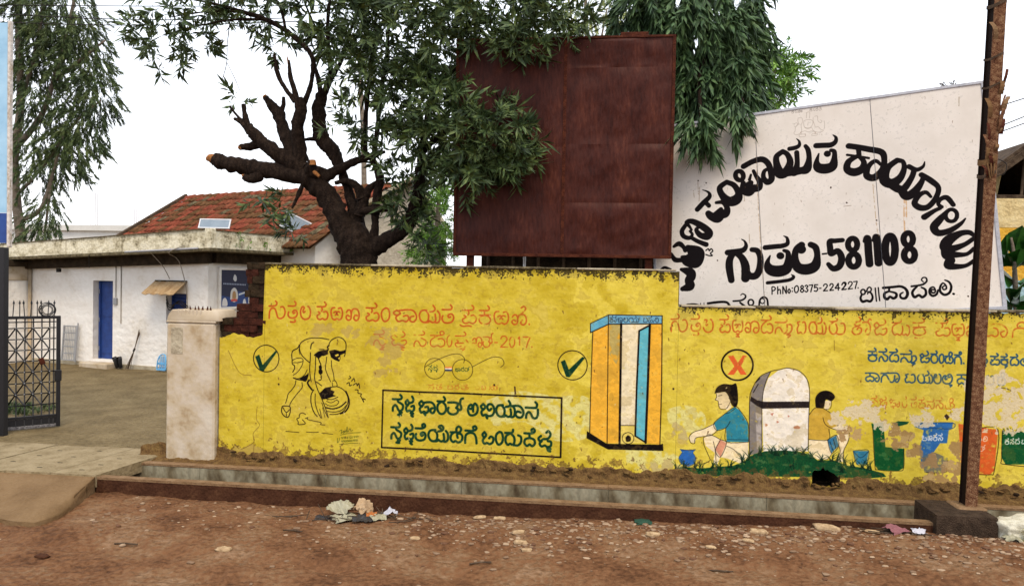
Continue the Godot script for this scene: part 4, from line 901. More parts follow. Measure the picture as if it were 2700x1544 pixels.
func build_ground():
	road_noise.seed = 5; road_noise.frequency = 0.01; road_noise.fractal_octaves = 4
	var st := tool()
	quad(st, Vector3(-200, -0.21, -200), Vector3(200, -0.21, -200), Vector3(200, -0.21, 60), Vector3(-200, -0.21, 60))
	setting(inst(done(st), "ground", M.dirt))
	setting(inst(sheet_grid(-7.5, 6, 0.78, 5.2, 420, 150, road_y), "dirt_road", M.dirt))
	var rough := noise(8, 0.9, 4)
	setting(inst(sheet_grid(-30, 12, -40, -0.06, 150, 130, func(x, z): return -0.012 + rough.get_noise_2d(x, z) * 0.022), "courtyard", M.yard))
	# drain channel along the wall: far side, near kerb, floor
	var d := thing("roadside_drain", "open concrete drain with two low walls along the foot of the yellow wall", "drain")
	seeded(21)
	var x := -5.6
	while x < 5.6:
		var l := rr(1.2, 1.5)
		if x < 2.7 and x + l > 2.7: l = 2.98 - x
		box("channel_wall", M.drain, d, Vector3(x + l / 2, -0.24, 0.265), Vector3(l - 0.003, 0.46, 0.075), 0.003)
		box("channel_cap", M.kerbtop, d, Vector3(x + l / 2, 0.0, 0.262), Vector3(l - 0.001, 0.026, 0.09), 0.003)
		x += l
	x = -4.84
	while x < 2.7:
		var l := rr(1.1, 1.6)
		if x + l > 2.3: l = 2.8 - x
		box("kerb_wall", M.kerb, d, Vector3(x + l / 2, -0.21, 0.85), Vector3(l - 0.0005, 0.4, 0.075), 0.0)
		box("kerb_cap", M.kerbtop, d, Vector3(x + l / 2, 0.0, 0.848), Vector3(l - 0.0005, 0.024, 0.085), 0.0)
		x += l
	box("channel_floor", M.mortar, d, Vector3(-0.4, -0.42, 0.55), Vector3(12.0, 0.06, 0.56))
	# slabs over the drain at the gateway
	var a := thing("culvert_slabs", "pale concrete slabs bridging the drain in front of the gate", "slabs")
	seeded(22)
	x = -4.76
	var i := 0
	while x > -9.5:
		var l := 0.46 + rr(-0.04, 0.04)
		var s := tool()
		var o := rr(-0.004, 0.006)
		var z0 := -0.2 + rr(-0.02, 0.02)
		# each slab leans with the roadway: its long sides run slightly skew
		var sk := 0.14
		var pts := []
		for q in [[0, z0], [1, z0], [1, 0.9], [0, 0.9]]:
			pts.append(Vector3(x - l * q[0] - sk * q[1] + 0.06 - 0.005 * (1 - 2 * q[0]), 0, q[1]))
		var cen := Vector3(x - l / 2 - sk * 0.35, -0.04, 0.35)
		var tp := []
		var bt := []
		for p in pts:
			tp.append(p + Vector3(0, 0.028 + o, 0)); bt.append(p + Vector3(0, -0.085, 0))
		face(s, tp, cen); face(s, bt, cen)
		for k in 4: face(s, [tp[k], tp[(k + 1) % 4], bt[(k + 1) % 4], bt[k]], cen)
		inst(done(s), "slab", M.slab, a)
		for zz in [0.02, 0.26, 0.52, 0.76]:   # lifting slots
			box("lifting_slot", M.dark, a, Vector3(x - l * 0.5 - sk * zz + 0.04 + rr(-0.05, 0.05), 0.0265 + o, zz + rr(-0.03, 0.03)), Vector3(0.055, 0.006, 0.018), 0.002)
		x -= l
		i += 1
	# sloping apron down to the road with a broken front edge
	st = tool(true)
	var edge := [[-4.83, 0.92], [-4.79, 1.08], [-4.74, 1.32], [-4.66, 1.62], [-4.72, 1.82], [-4.92, 1.83], [-5.25, 1.72], [-5.7, 1.66], [-6.4, 1.7], [-8, 1.75], [-9.5, 1.75]]
	var e := []
	for q in edge: e.append(Vector2(q[0], q[1]))
	for k in e.size() - 1:
		for s in 8:
			var f := func(p: Vector2, t: float) -> Vector3:
				var z := lerpf(0.9, p.y, t)
				return Vector3(lerpf(minf(p.x, -4.84), p.x, t), lerpf(0.012, -0.125, t) + rough.get_noise_2d(p.x * 3, z * 3) * 0.008, z)
			quad(st, f.call(e[k], s / 8.0), f.call(e[k + 1], s / 8.0), f.call(e[k + 1], (s + 1) / 8.0), f.call(e[k], (s + 1) / 8.0))
		quad(st, Vector3(e[k].x, -0.125, e[k].y), Vector3(e[k + 1].x, -0.125, e[k + 1].y), Vector3(e[k + 1].x, -0.3, e[k + 1].y), Vector3(e[k].x, -0.3, e[k].y))
	for k in range(0, 3):   # its broken right flank
		quad(st, Vector3(-4.84, 0.012, 0.9), Vector3(e[k].x, lerpf(0.0, -0.06, k / 3.0), e[k].y), Vector3(e[k].x, -0.3, e[k].y), Vector3(-4.84, -0.3, 0.9))
	setting(inst(done(st), "concrete_apron", M.ramp))

func column_wall(st: SurfaceTool, xs: Array, lo: Callable, hi: Callable, z: float, back: float, uv: bool):
	for i in xs.size() - 1:
		var a: float = xs[i]
		var b: float = xs[i + 1]
		var p := [Vector3(a, lo.call(a), z), Vector3(b, lo.call(b), z), Vector3(b, hi.call(b), z), Vector3(a, hi.call(a), z)]
		for t in [[0, 2, 1], [0, 3, 2]]:
			for k in t:
				if uv: st.set_uv(Vector2((p[k].x + 4.1) / 8.8, 1.0 - p[k].y / 2.15))
				st.add_vertex(p[k])
		if back < z:   # top and back
			var q := []
			for v in p: q.append(Vector3(v.x, v.y, back))
			quad(st, p[3], q[3], q[2], p[2]); quad(st, q[0], q[1], q[2], q[3])
func build_wall():
	var w := thing("painted_compound_wall", "long yellow plastered compound wall covered in hand-painted slogans and pictures", "wall")
	var art := paint_wall()
	var paint := flat(Color.WHITE, 0.88)
	paint.albedo_texture = art[0]
	paint.normal_enabled = true
	paint.normal_texture = art[1]
	paint.normal_scale = 0.7
	var chip := noise(71, 6.0, 4)
	var xs := []
	for i in 440: xs.append(-4.07 + i * 0.02)
	var top := func(x: float) -> float:
		var j := chip.get_noise_1d(x) * 0.022
		if x < -3.575: return 1.335 + j * 1.6 + 0.03 * sin(x * 19.0)
		if x < 0.712: return 2.094 + minf(j, 0.004)
		return 1.744 + (x - 0.7) * 0.006 + minf(j, 0.004)
	var hole: Array = [6112,218,6352,35]
	var hx0: float = hole[0] / 1000.0 - 4.1
	var hx1: float = hole[2] / 1000.0 - 4.1
	var hy1: float = hole[1] / 1000.0
	var hy0: float = hole[3] / 1000.0
	var in_hole := func(x: float) -> bool: return x >= hx0 and x <= hx1
	var st := tool()
	var part := [[], [], []]
	for x in xs:
		if x <= hx0: part[0].append(x)
		elif x < hx1: part[1].append(x)
		else: part[2].append(x)
	part[1].push_front(part[0][-1]); part[1].push_back(part[2][0])
	var base := func(_x): return 0.03
	var over := func(x: float) -> float:
		var t := clampf((x - hx0) / (hx1 - hx0), 0.0, 1.0)
		return hy1 - 0.11 * absf(t - 0.4) + chip.get_noise_1d(x * 5.0) * 0.04
	var under := func(x: float) -> float: return hy0 + 0.012 + chip.get_noise_1d(x * 5.0 + 40.0) * 0.035
	# the coat follows a sharp step where the wall drops
	for seg in [part[0], part[2]]:
		var run := []
		for x in seg:
			run.append(x)
			if absf(x - 0.71) < 0.011:
				column_wall(st, run, base, top, 0.0, 0.0, true); run = [x + 0.002]
			elif absf(x + 3.57) < 0.011:
				column_wall(st, run, base, top, 0.0, 0.0, true); run = [x + 0.002]
		column_wall(st, run, base, top, 0.0, 0.0, true)
	column_wall(st, part[1], base, under, 0.0, 0.0, true)
	column_wall(st, part[1], over, top, 0.0, 0.0, true)
	st.generate_normals(); st.generate_tangents()
	inst(st.commit(), "painted_face", paint, w)
	# masonry behind the coat
	st = tool()
	for r in [[-4.07, -3.58, 1.30], [-3.58, 0.708, 2.088], [0.708, 4.7, 1.742]]:
		for c in [[r[0], minf(r[1], hx0)], [maxf(r[0], hx1), r[1]]]:
			if c[1] - c[0] > 0.01: bx(st, Vector3((c[0] + c[1]) / 2, r[2] / 2 - 0.1, -0.119), Vector3(c[1] - c[0], r[2] + 0.2, 0.23))
	bx(st, Vector3((hx0 + hx1) / 2, (hy1 + 1.742) / 2, -0.119), Vector3(hx1 - hx0, 1.742 - hy1, 0.228))
	bx(st, Vector3((hx0 + hx1) / 2, hy0 / 2 - 0.1, -0.119), Vector3(hx1 - hx0, hy0 + 0.18, 0.228))
	inst(done(st), "masonry", M.mortar, w)
	# closed conduit added behind the drain hole so that it stays dark
	st = tool()
	var hc := Vector3((hx0 + hx1) / 2, (hy0 + hy1) / 2, -0.85)
	for sd in [-1.0, 1.0]:
		bx(st, hc + Vector3(sd * ((hx1 - hx0) / 2 + 0.025), 0, 0), Vector3(0.05, hy1 - hy0 + 0.1, 1.22))
		bx(st, hc + Vector3(0, sd * ((hy1 - hy0) / 2 + 0.025), 0), Vector3(hx1 - hx0, 0.05, 1.22))
	bx(st, hc + Vector3(0, 0, -0.64), Vector3(hx1 - hx0 + 0.1, hy1 - hy0 + 0.1, 0.05))
	inst(done(st), "added_conduit", M.mortar, w)
	# cement coping, in lengths
	seeded(51)
	for r in [[-3.57, 0.7, 2.098, 0.0], [0.73, 4.7, 1.75, 0.006]]:
		var x: float = r[0]
		while x < r[1] - 0.05:
			var l := minf(rr(0.35, 0.8), r[1] - x)
			box("coping", M.sootshade if R.randf() < 0.55 else M.cement, w, Vector3(x + l / 2, r[2] + (x - r[0]) * r[3] + 0.004, -0.11 + rr(-0.006, 0.006)), Vector3(l - 0.004, 0.02 + rr(-0.006, 0.006), 0.262), 0.006)
			x += l
	var plain := surf([rgb(150, 120, 40), rgb(196, 166, 48), rgb(214, 186, 70), rgb(220, 196, 92)], 2.2, 170, 0.008, 0.06, 0.35, 0.9, 2.0)
	rect("plain_section", plain, w, 4.702, 9.0, -0.2, 1.77, -0.23, 0.0, 0.004)
	rect("coping", M.sootshade, w, 4.702, 9.0, 1.77, 1.79, -0.24, 0.02, 0.006)
	# bricks laid bare at the broken end
	seeded(52)
	var meshes := []
	for k in 4:
		st = tool()
		var s := Vector3(0.2, 0.071, 0.2)
		var rn := noise(300 + k, 9.0, 3)
		for ax in 3:
			for sg in [-1.0, 1.0]:
				for u in 3:
					for v in 3:
						var f := []
						for q in [[0, 0], [1, 0], [1, 1], [0, 1]]:
							var p := Vector3.ZERO
							p[ax] = sg; p[(ax + 1) % 3] = (u + q[0]) * 2 / 3.0 - 1; p[(ax + 2) % 3] = (v + q[1]) * 2 / 3.0 - 1
							p = p * (1.0 - 0.02 * (p.length() - 1.0))
							p = p * s / 2
							f.append(p + Vector3(rn.get_noise_3dv(p * 3), rn.get_noise_3dv(p * 3 + Vector3.ONE), rn.get_noise_3dv(p * 3 - Vector3.ONE)) * 0.008)
						face(st, f, Vector3.ZERO)
		meshes.append(done(st))
	for c in [[-4.03, 1.28, 1.46], [-3.88, 1.46, 1.62], [-3.7, 1.62, 2.07]]:
		rect("broken_core", M.mortar, w, c[0], -3.585, c[1], c[2], -0.21, -0.034)
	var y := 1.30
	var row := 0
	while y < 2.08:
		var left := -4.05 if y < 1.46 else (-3.9 if y < 1.62 else -3.75 + rr(-0.05, 0.03))
		if y > 1.46 and y < 1.5: left = -3.97
		var x := -3.55 - (0.0 if row % 2 == 0 else 0.1)
		while x > left:
			var l := rr(0.17, 0.21)
			if x - l < left: l = maxf(x - left, 0.06)
			var o := inst(meshes[R.randi() % 4], "brick", M.brickmoss if (y > 1.68 or (y < 1.46 and x < -3.85)) and R.randf() < 0.85 else M.brick, w, Vector3(x - l / 2, y + 0.036, -0.12 + rr(-0.012, 0.018)))
			o.scale = Vector3(l / 0.2 * 0.97, rr(0.94, 1.06), rr(0.97, 1.05))
			o.rotation = Vector3(rr(-0.03, 0.03), rr(-0.06, 0.06), rr(-0.05, 0.05))
			x -= l
		y += 0.074
		row += 1
	# crumbling footing between wall and drain
	st = tool()
	var fn := noise(72, 3.2, 5)
	var ridge := noise(73, 7.0, 4)
	ridge.frequency = 3.0
	var prof := [Vector2(-0.012, 0.165), Vector2(0.01, 0.14), Vector2(0.018, 0.1), Vector2(0.026, 0.065), Vector2(0.055, 0.03), Vector2(0.12, 0.018), Vector2(0.18, 0.008), Vector2(0.25, -0.02)]
	var f := func(i: int, k: int) -> Vector3:
		var xx := -4.95 + i * 0.02
		var p: Vector2 = prof[k]
		var q := fn.get_noise_2d(xx * 1.5, k * 0.35)
		var q2 := fn.get_noise_2d(xx * 5.0, k * 0.9 + 30.0)
		var cr := ridge.get_noise_2d(xx, k * 0.07)
		var hh := p.y * (0.78 + 0.5 * fn.get_noise_1d(xx * 0.7)) + q * 0.016 + q2 * 0.01 + cr * 0.012
		if xx > hx0 - 0.03 and xx < hx1 + 0.03: hh = minf(hh, hy0 + 0.005)
		return Vector3(xx, hh, p.x + (q * 0.016 + q2 * 0.014 + cr * 0.012 if k > 0 and k < 7 else 0.0))
	for i in 483:
		for k in 7: quad(st, f.call(i, k), f.call(i + 1, k), f.call(i + 1, k + 1), f.call(i, k + 1))
	inst(done(st), "footing", M.footing, w)
	seeded(53)
	var shards := []
	for k in 4:
		var sm := SurfaceTool.new()
		sm.create_from(lump(470 + k, 0.6, 2), 0)
		sm.deindex()
		sm.generate_normals()
		shards.append(sm.commit())
	for i in 120:   # lumps of rubble in it
		var o := inst(shards[R.randi() % 4], "rubble_stone", M.footing if R.randf() < 0.85 else M.mortar, w, Vector3(rr(-3.9, 4.6), rr(0.01, 0.11), rr(0.03, 0.06)))
		o.scale = Vector3(rr(0.012, 0.045), rr(0.01, 0.028), rr(0.012, 0.03))
		o.rotation = Vector3(rr(-0.4, 0.4), rr(-0.5, 0.5), rr(-0.3, 0.3))
	# gate pillar
	var g := thing("gate_pillar", "plastered cream gate pillar with a moulded cap and small spikes", "pillar")
	var body := box("shaft", M.plaster, g, Vector3(-4.355, 0.66, -0.14), Vector3(0.545, 1.6, 0.44), 0.02)
	box("mortar_patch", M.cement, g, Vector3(-4.505, 1.27, 0.078), Vector3(0.135, 0.28, 0.012), 0.003)
	box("neck", M.plaster, g, Vector3(-4.35, 1.472, -0.14), Vector3(0.556, 0.02, 0.448), 0.006)
	st = tool(true)
	var cp := []
	for k in 9:
		var t := k / 8.0
		cp.append(Vector2(lerpf(0.275, 0.235, t * t), 1.483 + 0.125 * t - (0.012 * t * t)))
	for k in 8:
		for sgn in [-1.0, 1.0]:
			quad(st, Vector3(-4.35 - cp[k].x * 0.97, cp[k].y, sgn * cp[k].x * 0.8 - 0.14), Vector3(-4.35 + cp[k].x * 1.12, cp[k].y, sgn * cp[k].x * 0.8 - 0.14), Vector3(-4.35 + cp[k + 1].x * 1.12, cp[k + 1].y, sgn * cp[k + 1].x * 0.8 - 0.14), Vector3(-4.35 - cp[k + 1].x * 0.97, cp[k + 1].y, sgn * cp[k + 1].x * 0.8 - 0.14))
			quad(st, Vector3(-4.35 + sgn * cp[k].x * (1.12 if sgn > 0 else 0.97), cp[k].y, cp[k].x * 0.8 - 0.14), Vector3(-4.35 + sgn * cp[k].x * (1.12 if sgn > 0 else 0.97), cp[k].y, -cp[k].x * 0.8 - 0.14), Vector3(-4.35 + sgn * cp[k + 1].x * (1.12 if sgn > 0 else 0.97), cp[k + 1].y, -cp[k + 1].x * 0.8 - 0.14), Vector3(-4.35 + sgn * cp[k + 1].x * (1.12 if sgn > 0 else 0.97), cp[k + 1].y, cp[k + 1].x * 0.8 - 0.14))
	var q8: Vector2 = cp[8]
	quad(st, Vector3(-4.35 - q8.x * 0.97, q8.y, q8.x * 0.8 - 0.14), Vector3(-4.35 + q8.x * 1.12, q8.y, q8.x * 0.8 - 0.14), Vector3(-4.35 + q8.x * 1.12, q8.y, -q8.x * 0.8 - 0.14), Vector3(-4.35 - q8.x * 0.97, q8.y, -q8.x * 0.8 - 0.14))
	inst(done(st), "cap", M.plaster, g)
	seeded(54)
	for k in 7: box("ridge", M.plaster, g, Vector3(-4.5 + k * 0.042, 1.555, 0.066), Vector3(0.016, 0.1, 0.012), 0.005)
	for k in 6:
		st = tool()
		var b := Vector3(-4.38 + k * 0.045 + rr(-0.008, 0.008), 1.59, 0.03)
		tri(st, b + Vector3(-0.014, 0, 0), b + Vector3(0.014, 0, 0), b + Vector3(rr(-0.01, 0.01), 0.055, 0.0)); tri(st, b + Vector3(-0.014, 0, 0.004), b + Vector3(0, 0.05, 0.002), b + Vector3(0.0, 0, -0.012)); tri(st, b + Vector3(0.014, 0, 0.002), b + Vector3(0.0, 0, -0.012), b + Vector3(0, 0.05, 0.002))
		inst(done(st), "spike", M.rustdark, g)

func prism(st: SurfaceTool, poly: Array, z0: float, z1: float):   # a convex outline in x, y pulled along z
	var c := Vector3.ZERO
	for p in poly: c += Vector3(p[0], p[1], (z0 + z1) / 2) / poly.size()
	var a := []
	var b := []
	for p in poly:
		a.append(Vector3(p[0], p[1], z0)); b.append(Vector3(p[0], p[1], z1))
	face(st, a, c); face(st, b, c)
	for k in poly.size():
		var n := (k + 1) % poly.size()
		face(st, [a[k], a[n], b[n], b[k]], c)
func slab(called: String, m: Material, parent: Node, poly: Array, z0: float, z1: float) -> MeshInstance3D:
	var st := tool()
	prism(st, poly, z0, z1)
	return inst(done(st), called, m, parent)
func rect(called: String, m: Material, parent: Node, x0: float, x1: float, y0: float, y1: float, z0: float, z1: float, ch := 0.0) -> MeshInstance3D:
	return box(called, m, parent, Vector3((x0 + x1) / 2, (y0 + y1) / 2, (z0 + z1) / 2), Vector3(x1 - x0, y1 - y0, z1 - z0), ch)
func bar(called: String, m: Material, parent: Node, a: Vector3, b: Vector3, r: float, sides := 5) -> MeshInstance3D:
	return wire(called, m, parent, [a, b], r, sides)

func build_house():
	var h := thing("white_house", "low white house with blue door and stained cream parapet across the yard", "house", Vector3(-7.795, 0, -6.474), deg_to_rad(-12.22))
	var st := tool()
	for r in [[-5.35, -2.97, -0.1, 2.25], [-2.97, -2.43, 1.78, 2.25], [-2.97, -2.43, -0.1, 0.13], [-2.43, -1.03, -0.1, 2.25], [-1.03, -0.52, 1.56, 2.25], [-1.03, -0.52, -0.1, 0.95], [-0.52, 0.0, -0.1, 2.25]]:
		bx(st, Vector3((r[0] + r[1]) / 2, (r[2] + r[3]) / 2, -0.12), Vector3(r[1] - r[0], r[3] - r[2], 0.24))
	bx(st, Vector3(-0.12, 1.075, -2.4), Vector3(0.24, 2.35, 4.32))
	bx(st, Vector3(-2.7, 1.075, -4.7), Vector3(5.3, 2.35, 0.24)); bx(st, Vector3(-5.23, 1.075, -2.4), Vector3(0.24, 2.35, 4.32))
	inst(done(st), "wall", M.white, h)
	rect("plinth", M.cement, h, -5.36, 0.02, -0.1, 0.07, 0.0, 0.035, 0.01)
	rect("door_step", M.plaster, h, -3.05, -2.3, -0.05, 0.09, 0.0, 0.28, 0.02)
	var dr := rect("door", M.blue, h, -2.96, -2.44, 0.131, 1.775, -0.2, -0.16, 0.004)
	for k in 2:
		box("panel", M.blue, dr, Vector3(0, -0.4 + k * 0.78, 0.024), Vector3(0.34, 0.62, 0.016), 0.006)
	for s in [-1, 1]: box("frame_post", M.blue, dr, Vector3(s * 0.235, 0, 0.03), Vector3(0.045, 1.63, 0.05), 0.005)
	box("bolt", M.grey, dr, Vector3(0.16, 0.05, 0.045), Vector3(0.09, 0.025, 0.02), 0.004)
	box("padlock", M.alu, dr, Vector3(0.19, 0.0, 0.05), Vector3(0.035, 0.05, 0.02), 0.006)
	for k in 3: box("hinge", M.grey, dr, Vector3(-0.24, -0.6 + k * 0.6, 0.058), Vector3(0.03, 0.09, 0.012), 0.003)
	bar("downpipe", M.plaster, h, Vector3(-4.72, 0.0, 0.05), Vector3(-4.72, 2.05, 0.05), 0.035, 8)
	bar("conduit", M.palecable, h, Vector3(-2.2, 0.9, 0.012), Vector3(-2.2, 2.1, 0.012), 0.01, 5)
	bar("conduit", M.palecable, h, Vector3(-2.34, 1.43, 0.012), Vector3(-2.34, 2.1, 0.012), 0.008, 5)
	var wn := rect("window", M.blue, h, -1.02, -0.53, 0.96, 1.55, -0.2, -0.17)
	for k in 7: box("louvre", M.blue, wn, Vector3(0, -0.25 + k * 0.075, 0.03), Vector3(0.44, 0.012, 0.05), 0.0, Basis(Vector3.RIGHT, 0.5))
	for s in [-1, 1]: box("frame_post", M.blue, wn, Vector3(s * 0.23, 0, 0.03), Vector3(0.03, 0.58, 0.05), 0.004)
	# tin awning over the window
	st = tool()
	for k in 8:
		var x0 := -1.3 + k * 0.1
		var f := func(x: float, t: float) -> Vector3: return Vector3(x, 1.8 - 0.25 * t - 0.03 * sin(x * 31.0), 0.01 + 0.36 * t)
		quad(st, f.call(x0, 0), f.call(x0 + 0.1, 0), f.call(x0 + 0.1, 1), f.call(x0, 1))
		quad(st, f.call(x0, 0) - Vector3(0, 0.012, 0), f.call(x0 + 0.1, 0) - Vector3(0, 0.012, 0), f.call(x0 + 0.1, 1) - Vector3(0, 0.012, 0), f.call(x0, 1) - Vector3(0, 0.012, 0))
	inst(done(st), "awning", surf([rgb(120, 90, 60), rgb(168, 140, 104), rgb(190, 168, 136)], 0.6, 151), h)
	bar("awning_rod", M.cable, h, Vector3(-1.3, 1.81, 0.02), Vector3(-0.5, 1.81, 0.02), 0.012)
	# dark beam under the roof, slab and parapet
	slab("roof_beam", M.beam, h, [[-5.5, 1.97], [0.1, 2.17], [0.1, 2.42], [-5.5, 2.2]], 0.0, 0.14)
	st = tool()
	bx(st, Vector3(-0.02 + 0.07, 2.3, -2.3), Vector3(0.14, 0.24, 4.4))
	inst(done(st), "side_beam", M.beam, h)
	slab("roof_slab", M.sootshade, h, [[-5.75, 2.145], [0.5, 2.405], [0.5, 2.46], [-5.75, 2.2]], -4.6, 0.5)  # dark colour paints in the shade of the slab's underside
	var cuts := [-5.3, -3.2, -1.72, 0.46]
	for k in 3:
		var a: float = cuts[k] + 0.008
		var b: float = cuts[k + 1] - 0.008
		var lo := func(x: float) -> float: return 2.43 + (x - 0.46) * 0.045
		var hi := func(x: float) -> float: return 2.815 + (x - 0.46) * 0.056
		slab("parapet", M.cream, h, [[a, lo.call(a)], [b, lo.call(b)], [b, hi.call(b)], [a, hi.call(a)]], 0.34, 0.46 - 0.006 * k)
		slab("parapet_top", M.sootshade, h, [[a, hi.call(a)], [b, hi.call(b)], [b, hi.call(b) + 0.016], [a, hi.call(a) + 0.016]], 0.33, 0.475)
	rect("parapet_pier", M.cream, h, 0.33, 0.475, 2.42, 2.83, 0.33, 0.478, 0.01)
	for k in 2: rect("parapet", M.cream, h, 0.345, 0.455, 2.44, 2.79, -2.0 - k * 2.1, 0.32 - k * 2.33, 0.006)
	for k in 2: rect("parapet_top", M.sootshade, h, 0.33, 0.47, 2.79, 2.807, -2.0 - k * 2.1, 0.32 - k * 2.33)
	bar("gutter_pipe", M.alu, h, Vector3(-1.6, 2.365, 0.49), Vector3(0.2, 2.45, 0.5), 0.02)
	# framed poster on the side wall
	S = Sheet.new(840.0, 770.0, 210)
	for i in S.w * S.h:
		S.px[i * 3] = 16; S.px[i * 3 + 1] = 26; S.px[i * 3 + 2] = 62
	fill([0, 0, 840, 0, 840, 260, 520, 330, 300, 200, 0, 240], rgb(24, 58, 120))
	fill([280, 160, 300, 330, 400, 400, 490, 330, 510, 170, 400, 90], rgb(206, 204, 200), 1.0, 0.0, true)
	fill([340, 170, 350, 290, 400, 330, 450, 280, 450, 170], rgb(166, 128, 84), 1.0, 0.0, true)
	fill([300, 110, 500, 110, 480, 160, 320, 160], rgb(196, 70, 60))
	fill([40, 20, 60, 150, 130, 190, 190, 120, 190, 20], rgb(210, 206, 204), 1.0, 0.0, true)
	fill([660, 20, 680, 130, 740, 150, 780, 20], rgb(206, 206, 210), 1.0, 0.0, true)
	fill([540, 230, 800, 290, 800, 330, 540, 270], rgb(200, 206, 214))
	fill([360, 580, 400, 680, 460, 640, 470, 560, 420, 530], rgb(206, 206, 206), 1.0, 0.0, true)
	for k in 14: fill([70 + k * 50, 470 - k * 2, 105 + k * 50, 470 - k * 2, 105 + k * 50, 500 - k * 2, 70 + k * 50, 500 - k * 2], rgb(168, 176, 196), 0.9)
	var pm := flat(Color.WHITE, 0.5)
	pm.albedo_texture = S.texture()
	st = tool()
	var pz := [-0.33, -1.17]
	var pv := [Vector3(0.035, 1.3, pz[0]), Vector3(0.035, 1.3, pz[1]), Vector3(0.035, 2.05, pz[1]), Vector3(0.035, 2.05, pz[0])]
	var pu := [Vector2(0, 1), Vector2(1, 1), Vector2(1, 0), Vector2(0, 0)]
	for k in [0, 2, 1, 0, 3, 2]:
		st.set_uv(pu[k]); st.add_vertex(pv[k])
	var po := inst(done(st), "poster", pm, h)
	po.set_meta("label", "dark blue printed poster in a white frame")
	for r in [[1.25, 1.3, -1.22, -0.28], [2.05, 2.1, -1.22, -0.28]]: rect("poster_frame", M.white, h, 0.0, 0.05, r[0], r[1], r[2], r[3], 0.004)
	for r in [[-0.33, -0.27], [-1.23, -1.17]]: rect("poster_frame", M.white, h, 0.0, 0.052, 1.24, 2.11, r[0], r[1], 0.004)
	rect("corner_pilaster", M.white, h, -0.16, 0.03, -0.1, 2.18, -0.16, 0.03, 0.006)
	# cables
	wire("cable", M.palecable, h, smooth_path([Vector3(-0.1, 2.5, 0.52), Vector3(-0.5, 2.36, 0.5), Vector3(-0.53, 2.2, 0.2), Vector3(-0.5, 1.6, 0.02), Vector3(-0.48, 1.0, 0.02)], 4), 0.009)
	wire("cable", M.palecable, h, smooth_path([Vector3(-0.95, 2.36, 0.5), Vector3(-0.93, 2.1, 0.2), Vector3(-0.9, 1.85, 0.05)], 4), 0.008)
	wire("cable", M.cable, h, smooth_path([Vector3(-2.5, 2.3, 0.52), Vector3(-2.75, 2.12, 0.3), Vector3(-2.9, 2.05, 0.16)], 4), 0.008)
	for k in 3: wire("cable", M.cable, h, smooth_path([Vector3(-0.98, 1.5 - k * 0.06, 0.05), Vector3(-0.8, 1.33 - k * 0.05, 0.15), Vector3(-0.6, 1.36 + k * 0.03, 0.12), Vector3(-0.45, 1.2 + k * 0.05, 0.03)], 4), 0.01)
	box("switch_box", M.grey, h, Vector3(-2.34, 1.36, 0.02), Vector3(0.09, 0.14, 0.04), 0.006)
	box("pipe_bracket", M.cable, h, Vector3(-3.75, 1.98, 0.16), Vector3(0.09, 0.08, 0.06), 0.006)
	seeded(60)
	for k in 5:   # weeds rooted in the parapet
		var wd := thing("parapet_weed", ["leafy weed sprouting from the parapet nearest its corner pier", "short green weed on the side parapet beside the tallest weed", "sparse weed hanging from the stained side parapet", "small weed low on the side parapet near the tree", "tuft of weed at the tree end of the side parapet"][k], "weed", h.transform * Vector3(0.47, [2.5, 2.46, 2.5, 2.47, 2.52][k], [-0.35, -0.6, -1.2, -2.0, -2.6][k]), 0.0, "weeds on the parapet")
		limbs(wd, M.neem, [[0, 0, 0, 0.006, 0.03, [0.3, 0.12, 0.14, 0.2, 0.16][k], 0.03, 0.003]], "stem", 4)
		foliage(wd, [[0.02, [0.16, 0.08, 0.05, 0.1, 0.1][k], 0.03, 0.09, [0.2, 0.1, 0.08, 0.14, 0.1][k], 0.05, 7]], [spray(500 + k, 5, 0.05, 0.07, 0.025, 1.2, 0.3)], M.neem, 600 + k, 1.0, 0.0, 7)

